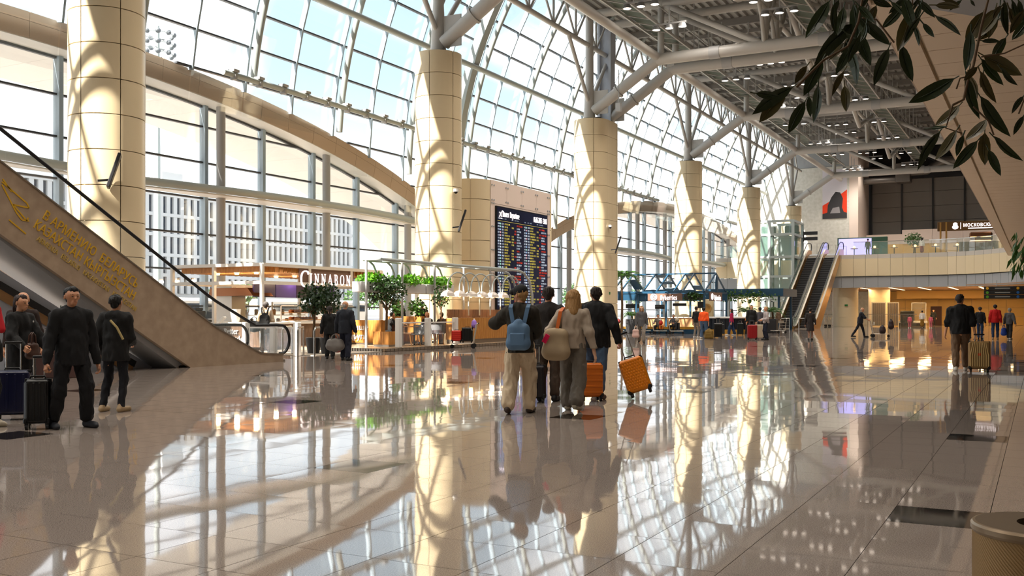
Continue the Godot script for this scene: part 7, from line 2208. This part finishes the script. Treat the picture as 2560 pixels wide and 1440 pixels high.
	for k in 3:
		solo("green_shrub", ["low shrub behind the wooden bench back, by the waiter", "low shrub behind the wooden bench back, in the middle", "low shrub near the departures screen's foot"][k], "shrub", foliage(Vector3(0, 0.35, 0), Vector3(0.45, 0.42, 0.4), 200, 0.14), mat("leaf_mid"), Vector3([-24.35, -23.25, -22.3][k], 1.28, [-35.28, -35.28, -43.0][k]), 0, "cafe shrubs") if k < 2 else null
	# dark plant in a brown box by the escalator
	var db := thing("plant_box", "brown box with small dark conifers under the escalator", "planter", Vector3(-18.9, 0, -14.6))
	part(db, "box", MB.new().rbox(Vector3(0, 0.45, 0), Vector3(0.9, 0.9, 0.6), 0.02), mat("box_brown", Color(0.32, 0.22, 0.20), 0.7))
	for k in 3:
		part(db, "conifer", conifer(Vector3(-0.28 + 0.28 * k, 0.9, 0), 0.55 + 0.12 * (k % 2)), mat("leaf_dark"))
	# palms and cycads round the blue kiosk
	palm("tall palm with arching green fronds behind the oval column", Vector3(-24.7, 0, -62.2), 3.9, 1.5, 14)
	for k in 3:
		palm(["bushy cycad in a planter beyond the round bar", "bushy cycad beside the yellow jacket", "tall leafy plant in the dark pot by the blue kiosk"][k], Vector3([-18.6, -16.9, -25.0][k], 0, [-71.2, -71.6, -64.9][k]), [1.5, 1.5, 1.25][k], [0.95, 0.95, 0.7][k], 16)
		solo("plant_pot", ["square planter of the cycad beyond the round bar", "square planter of the cycad beside the yellow jacket", "black pot of the leafy plant by the blue kiosk"][k], "plant pot", MB.new().rbox(Vector3(0, 0.5, 0), Vector3(0.7, 1.0, 0.7), 0.04), mat("dark_steel"), Vector3([-18.6, -16.9, -25.0][k], 0, [-71.2, -71.6, -64.9][k]), 0, "planters round the blue kiosk")
	# plant trailing from the gallery, and one on the upper floor
	var gp := thing("trailing_plant", "trailing bamboo-like plant hanging under the gallery edge", "plant", seen_at(2560, 600, 14.0))
	part(gp, "stem", MB.new().tube([Vector3(0.3, 0.5, 0), Vector3(0.05, 0.1, 0), Vector3(-0.02, -0.3, 0)], 0.012, 6), mat("bark"))
	var lm := MB.new()
	for k in 130:
		leaf_blade(lm, Vector3(rng.randf_range(-0.14, 0.3), rng.randf_range(-0.42, 0.12), rng.randf_range(-0.15, 0.15)), Vector3(rng.randf_range(-0.6, 0.2), -1, rng.randf_range(-0.3, 0.3)).normalized(), rng.randf_range(0.12, 0.22), 0.12)
	part(gp, "leaves", lm, mat("leaf_mid"), "", "stuff")
	tree("pot_tree", "leafy tree on the upper floor behind the balcony glass", Vector3(-11.5, 7.2, -110), 2.6, 0.9, 300, 0.22, "leaf_mid", "upper floor trees")

func conifer(at: Vector3, h: float) -> MB:
	var m := MB.new()
	m.tube([at, at + Vector3(0, h, 0)], 0.012, 5)
	for k in 60:
		var t := k / 60.0
		var a := k * 2.4
		var d := Vector3(cos(a), 0.25, sin(a)).normalized()
		leaf_blade(m, at + Vector3(0, h * t, 0), d, 0.2 * (1.05 - t), 0.12)
	return m

func palm(label: String, at: Vector3, h: float, reach: float, fronds: int) -> Node3D:
	var o := thing("palm", label, "palm", at, 0, "palms round the blue kiosk")
	part(o, "trunk", MB.new().tube([Vector3.ZERO, Vector3(0.05, h * 0.5, 0), Vector3(0, h, 0.03)], [0.1, 0.085, 0.07], 8), mat("bark"))
	for k in fronds:
		var a := TAU * k / fronds + 0.2 * (k % 3)
		var d := Vector3(cos(a), 0, sin(a))
		var lift := 0.35 + 0.5 * float((k * 7) % fronds) / fronds
		var m := MB.new()
		var pts := []
		for j in 7:
			var t := j / 6.0
			pts.append(Vector3(0, h, 0) + d * reach * t + Vector3(0, reach * (lift * t * 1.6 - 1.1 * t * t), 0))
		m.tube(pts, [0.016, 0.014, 0.012, 0.01, 0.008, 0.006, 0.004], 4, false)
		var s := d.cross(Vector3.UP)
		for j in range(1, 7):
			for e in [-1, 1]:
				leaf_blade(m, pts[j], (d * 0.7 + s * e - Vector3(0, 0.25, 0)).normalized(), reach * 0.34 * (1.15 - j / 8.0), 0.13)
				leaf_blade(m, (pts[j] + pts[j - 1]) / 2, (d * 0.7 + s * e - Vector3(0, 0.2, 0)).normalized(), reach * 0.34 * (1.15 - j / 8.0), 0.13)
		part(o, "frond", m, mat("leaf_mid"))
	return o


# ================================================================ small things
func build_small_things() -> void:
	# ---- litter bin close by
	var bp := seen_at(2602, 1297, 3.2)
	var bin := thing("litter_bin", "round beige woven litter bin with an off-centre dark opening", "litter bin", Vector3(bp.x, 0, bp.z))
	var m := MB.new()
	var n := 200
	var rows := 104
	var R := 0.197
	var last := []
	for j in rows + 1:
		var row := []
		for i in n + 1:
			var a := TAU * i / n
			var r := R + (0.004 if (i % 2) == (j % 2) else -0.002)
			row.append(m.vert(Vector3(cos(a) * r, 0.03 + 0.665 * j / rows, sin(a) * r), Vector3(cos(a), (0.6 if (i + j) % 2 else -0.6), sin(a)).normalized()))
		if j:
			for i in n:
				m.face(last[i], last[i + 1], row[i + 1]); m.face(last[i], row[i + 1], row[i])
		last = row
	part(bin, "woven_body", m, mat("woven", Color(0.66, 0.52, 0.33), 0.6))
	part(bin, "foot", MB.new().lathe([Vector2(0.18, 0), Vector2(0.18, 0.04)], 30), mat("dark_steel"))
	part(bin, "rim", MB.new().lathe([Vector2(0.2, 0.69), Vector2(0.206, 0.7), Vector2(0.206, 0.715), Vector2(0.2, 0.722), Vector2(0.19, 0.724)], 48), mat("bin_rim", Color(0.52, 0.44, 0.34), 0.35, 0.4))
	var tb := Transform3D(Basis(), Vector3(0.03, 0, -0.02))
	var lid := MB.new()
	var K := 48
	for k in K:
		var a0 := TAU * k / K
		var a1 := TAU * (k + 1) / K
		var h0 := tb.origin + Vector3(cos(a0), 0, sin(a0)) * 0.1
		var h1 := tb.origin + Vector3(cos(a1), 0, sin(a1)) * 0.1
		lid.quad(Vector3(cos(a0) * 0.192, 0.724, sin(a0) * 0.192), Vector3(cos(a1) * 0.192, 0.724, sin(a1) * 0.192), h1 + Vector3(0, 0.722, 0), h0 + Vector3(0, 0.722, 0), Vector3.UP)
		lid.quad(h0 + Vector3(0, 0.722, 0), h1 + Vector3(0, 0.722, 0), h1 + Vector3(0, 0.6, 0), h0 + Vector3(0, 0.6, 0), tb.origin - h0)
	part(bin, "lid", lid, mat("bin_lid", Color(0.42, 0.36, 0.29), 0.4, 0.3))
	part(bin, "liner", MB.new().lathe([Vector2(0, 0.3), Vector2(0.15, 0.3), Vector2(0.16, 0.66)], 24), mat("black"))
	# ---- poster on the end wall: a plain stand-in of the same colours
	var po := thing("poster", "tall white, orange and charcoal poster on the end wall", "poster", Vector3(-20.4, 12.05, -115.95))
	part(po, "sheet", MB.new().bx(-1.33, 1.33, 0, 5.55, -0.03, 0.0), mat("poster_white", Color(0.84, 0.82, 0.85), 0.6))
	part(po, "orange_shape", MB.new().prism(PackedVector2Array([Vector2(-1.33, 0.5), Vector2(-1.33, 1.5), Vector2(0.1, 2.3), Vector2(1.33, 3.2), Vector2(1.33, 0.5)]), 0.012, Transform3D(Basis(), Vector3(0, 0, 0.0))), mat("poster_orange", Color(0.90, 0.22, 0.01), 0.6))
	part(po, "charcoal_shape", MB.new().prism(PackedVector2Array([Vector2(-1.33, 0), Vector2(-1.33, 0.55), Vector2(-0.8, 0.7), Vector2(-0.75, 1.5), Vector2(-0.35, 2.4), Vector2(0.1, 3.0), Vector2(0.6, 2.9), Vector2(0.9, 2.2), Vector2(0.8, 1.2), Vector2(1.0, 0.7), Vector2(1.33, 0.6), Vector2(1.33, 0)]), 0.012, Transform3D(Basis(), Vector3(0, 0, 0.014))), mat("poster_grey", Color(0.20, 0.19, 0.20), 0.6))
	part(po, "pale_shape", MB.new().prism(PackedVector2Array([Vector2(-0.5, 0.6), Vector2(-0.2, 1.2), Vector2(0.5, 1.3), Vector2(0.6, 0.6)]), 0.012, Transform3D(Basis(), Vector3(0, 0, 0.028))), mat("poster_pale", Color(0.55, 0.53, 0.54), 0.6))
	part(po, "red_mark", MB.new().bx(0.5, 0.85, 4.3, 4.75, 0, 0.012).bx(0.58, 0.76, 4.8, 5.0, 0, 0.012), mat("poster_red", Color(0.85, 0.16, 0.08), 0.6))
	# ---- signs
	var bs := thing("bar_sign", "brown hanging sign with glowing white letters over the upper cafe", "sign", Vector3(-5.6, 9.9, -112))
	part(bs, "board", MB.new().rbox(Vector3(0, 0.46, 0), Vector3(7.6, 0.95, 0.2), 0.03), mat("sign_umber", Color(0.40, 0.27, 0.10), 0.4))
	for x in [-3.5, -2.95]:
		part(bs, "gold_post", MB.new().bx(x - 0.08, x + 0.08, -2.6, 0.9, -0.16, 0.16), mat("gold_metal"))
	text_part(bs, "sign_letters", "МОСКОВСКИЙ ПИВОВАР", 0.36, Vector3(1.25, 0.52, 0.12), Basis(), mat("sign_white"), true, false, 5.2)
	part(bs, "sign_line", MB.new().bx(-0.9, 1.5, 0.14, 0.24, 0.1, 0.12), mat("sign_white"))
	part(bs, "emblem", MB.new().ball(Vector3(-2.1, 0.36, 0.12), Vector3(0.3, 0.24, 0.04), 12, 8).ball(Vector3(-2.1, 0.66, 0.12), Vector3(0.22, 0.18, 0.04), 12, 8), mat("sign_white"))
	part(bs, "divider", MB.new().bx(-1.62, -1.56, 0.14, 0.82, 0.1, 0.13), mat("sign_white"))
	var ds := thing("direction_sign", "black hanging direction sign with green, blue and yellow discs under the balcony", "sign", Vector3(-1.6, 2.55, -89.0))
	for r in 3:
		part(ds, "board", MB.new().rbox(Vector3(0.4, 0.17 + 0.34 * r, 0), Vector3(5.6, 0.31, 0.12), 0.02), mat("black"))
	for r in 3:
		for c in 2:
			part(ds, "disc", MB.new().tube([Vector3(-2.15 + 2.2 * c, 0.17 + 0.34 * r, 0.06), Vector3(-2.15 + 2.2 * c, 0.17 + 0.34 * r, 0.08)], 0.11, 14), [mat("disc_green", Color(0.30, 0.55, 0.08), 0.5), mat("disc_blue", Color(0.08, 0.35, 0.62), 0.5), mat("disc_yellow", Color(0.85, 0.62, 0.08), 0.5)][c if r < 2 else 2])
			part(ds, "line", MB.new().bx(-1.6 + 2.2 * c, -0.5 + 2.2 * c, 0.13 + 0.34 * r, 0.21 + 0.34 * r, 0.06, 0.07), mat("sign_dim", Color(0.55, 0.55, 0.52), 0.6))
	part(ds, "hanger", MB.new().bx(-1.5, -1.44, 1.0, 1.5, -0.03, 0.03).bx(2.0, 2.06, 1.0, 1.5, -0.03, 0.03), mat("grey_steel"))
	# ---- upper floor: screen, bar, tables
	var tv := thing("wall_screen", "large pale violet screen in a green casing on the upper floor", "screen", Vector3(-17.0, 7.25, -109.5))
	part(tv, "casing", MB.new().rbox(Vector3(0.5, 1.05, -0.25), Vector3(5.0, 2.15, 0.4), 0.04), mat("casing_green", Color(0.16, 0.30, 0.22), 0.5))
	part(tv, "display", MB.new().bx(-1.85, 1.45, 0.15, 2.0, -0.04, 0.0), glow("violet_screen", Color(0.72, 0.70, 0.98), 0.9))
	var ub := thing("upper_bar", "wooden truck-shaped bar with lit shelves behind the balcony glass", "bar counter", Vector3(-5.2, 7.2, -105.5))
	part(ub, "counter", MB.new().rbox(Vector3(0, 0.55, 0), Vector3(3.4, 1.1, 0.8), 0.04), mat("wood_dark"))
	part(ub, "cab", MB.new().rbox(Vector3(0.2, 1.55, 0), Vector3(2.0, 0.9, 0.9), 0.15), mat("copper"))
	for k in 2:
		part(ub, "shelf_lamp", MB.new().bx(-0.7, 1.1, 1.12 + 0.36 * k, 1.17 + 0.36 * k, 0.42, 0.47), mat("lamp_warm"))
	for k in 6:
		var tz := thing("upper_table", "small round table with a glowing globe lamp behind the balcony glass", "table", Vector3(-16.6 + 1.9 * k, 7.2, -105.2 - 0.5 * (k % 2)), 0, "globe lamp tables upstairs")
		part(tz, "top", MB.new().lathe([Vector2(0, 0.74), Vector2(0.36, 0.74), Vector2(0.36, 0.7), Vector2(0, 0.7)], 16), mat("wood_dark"))
		part(tz, "stem", MB.new().tube([Vector3.ZERO, Vector3(0, 0.7, 0)], 0.04, 8), mat("black"))
		part(tz, "globe_lamp", MB.new().ball(Vector3(0, 0.86, 0), Vector3(0.13, 0.13, 0.13), 12, 8), glow("globe_glow", Color(1.0, 0.82, 0.55), 2.2))
	solo("stair_barrier", "zigzag of slim steel hoops at the head of the far escalators", "barrier", MB.new().tube([Vector3(0, 0, 0), Vector3(0, 1.6, 0), Vector3(0.9, 1.6, 0), Vector3(0.9, 0, 0)], 0.03, 6).tube([Vector3(1.1, 0, 0.3), Vector3(1.1, 1.4, 0.3), Vector3(2.0, 1.4, 0.3), Vector3(2.0, 0, 0.3)], 0.03, 6).tube([Vector3(2.2, 0, 0.6), Vector3(2.2, 1.2, 0.6), Vector3(3.1, 1.2, 0.6), Vector3(3.1, 0, 0.6)], 0.03, 6), mat("chrome"), Vector3(-21.0, 7.2, -109.0))
	# ---- under the balcony: barriers and the baggage scanner
	for k in 3:
		var gb := thing("glass_barrier", ["grey framed barrier beside the round pier", "ribbed grey barrier leaf beside the scanner", "clear barrier leaf before the golden wall"][k], "barrier", Vector3([-14.9, -13.9, -11.6][k], 0, [-110.0, -112.0, -116.0][k]), [0.5, 0.2, 0.0][k], "barriers under the balcony")
		part(gb, "frame", MB.new().bx(-0.75, -0.68, 0, 2.55, -0.04, 0.04).bx(0.68, 0.75, 0, 2.55, -0.04, 0.04).bx(-0.75, 0.75, 2.48, 2.55, -0.04, 0.04), mat("grey_steel"))
		if k == 2:
			part(gb, "pane", MB.new().bx(-0.67, 0.67, 0.1, 2.46, -0.012, 0.012), mat("glass"))
		else:
			for j in 6:
				part(gb, "slat", MB.new().bx(-0.66 + 0.22 * j, -0.46 + 0.22 * j, 0.1, 2.46, -0.02, 0.02), mat("slat_grey", Color(0.36, 0.33, 0.31), 0.4))
	var xr := thing("baggage_scanner", "black baggage scanner with a grey conveyor before the golden wall", "scanner", Vector3(-12.6, 0, -114.5))
	part(xr, "hood", MB.new().rbox(Vector3(0, 1.0, 0), Vector3(1.3, 1.3, 1.4), 0.08), mat("black"))
	part(xr, "conveyor", MB.new().rbox(Vector3(0.5, 0.45, 0), Vector3(3.0, 0.25, 0.9), 0.05), mat("grey_steel"))
	part(xr, "stand", MB.new().bx(-0.8, 1.8, 0, 0.34, -0.35, 0.35), mat("dark_steel"))
	for k in 6:
		var gr := thing("hall_rail", "low glass and steel rail in front of the lower hall", "railing", Vector3(-20.6 + 1.6 * k + (0.8 if k > 1 else 0.0), 0, -108.2), 0, "rails of the lower hall")
		part(gr, "post", MB.new().bx(-0.74, -0.7, 0, 1.3, -0.03, 0.03), mat("chrome"))
		part(gr, "rail", MB.new().bx(-0.74, 0.8, 1.27, 1.32, -0.03, 0.03), mat("chrome"))
		part(gr, "pane", MB.new().bx(-0.68, 0.74, 0.12, 1.2, -0.01, 0.01), mat("glass"))
	# ---- domes, speakers, exit signs
	for k in 2:
		var cc := thing("dome_camera", ["white dome camera on the column by the departures board", "white dome camera on the oval column"][k], "camera", [Vector3(-22.86, 6.8, -37.6), Vector3(-22.84, 6.6, -55.4)][k], 0, "dome cameras on the columns")
		part(cc, "housing", MB.new().lathe([Vector2(0, 0.1), Vector2(0.11, 0.08), Vector2(0.12, -0.05), Vector2(0, -0.06)], 14, Transform3D(Basis(), Vector3(0.12, 0, 0))), mat("white"))
		part(cc, "dome", MB.new().ball(Vector3(0.12, -0.06, 0), Vector3(0.08, 0.08, 0.08), 12, 8), mat("black"))
	solo("hanging_speaker", "small grey speaker box hanging near the oval column's braces", "speaker", MB.new().rbox(Vector3.ZERO, Vector3(0.32, 0.5, 0.26), 0.03).bx(-0.02, 0.02, 0.25, 2.2, -0.02, 0.02), mat("grey_steel"), Vector3(-21.7, 13.4, -54.2))
	solo("exit_sign", "small green exit sign on the oval column", "exit sign", MB.new().rbox(Vector3.ZERO, Vector3(0.03, 0.16, 0.12), 0.01), mat("exit_green", Color(0.05, 0.40, 0.16), 0.5), Vector3(-22.83, 2.6, -55.6))
	solo("exit_sign", "small green exit sign on the round pier under the balcony", "exit sign", MB.new().rbox(Vector3.ZERO, Vector3(0.3, 0.16, 0.03), 0.01), mat("exit_green"), Vector3(-17.3, 2.2, -104.72))
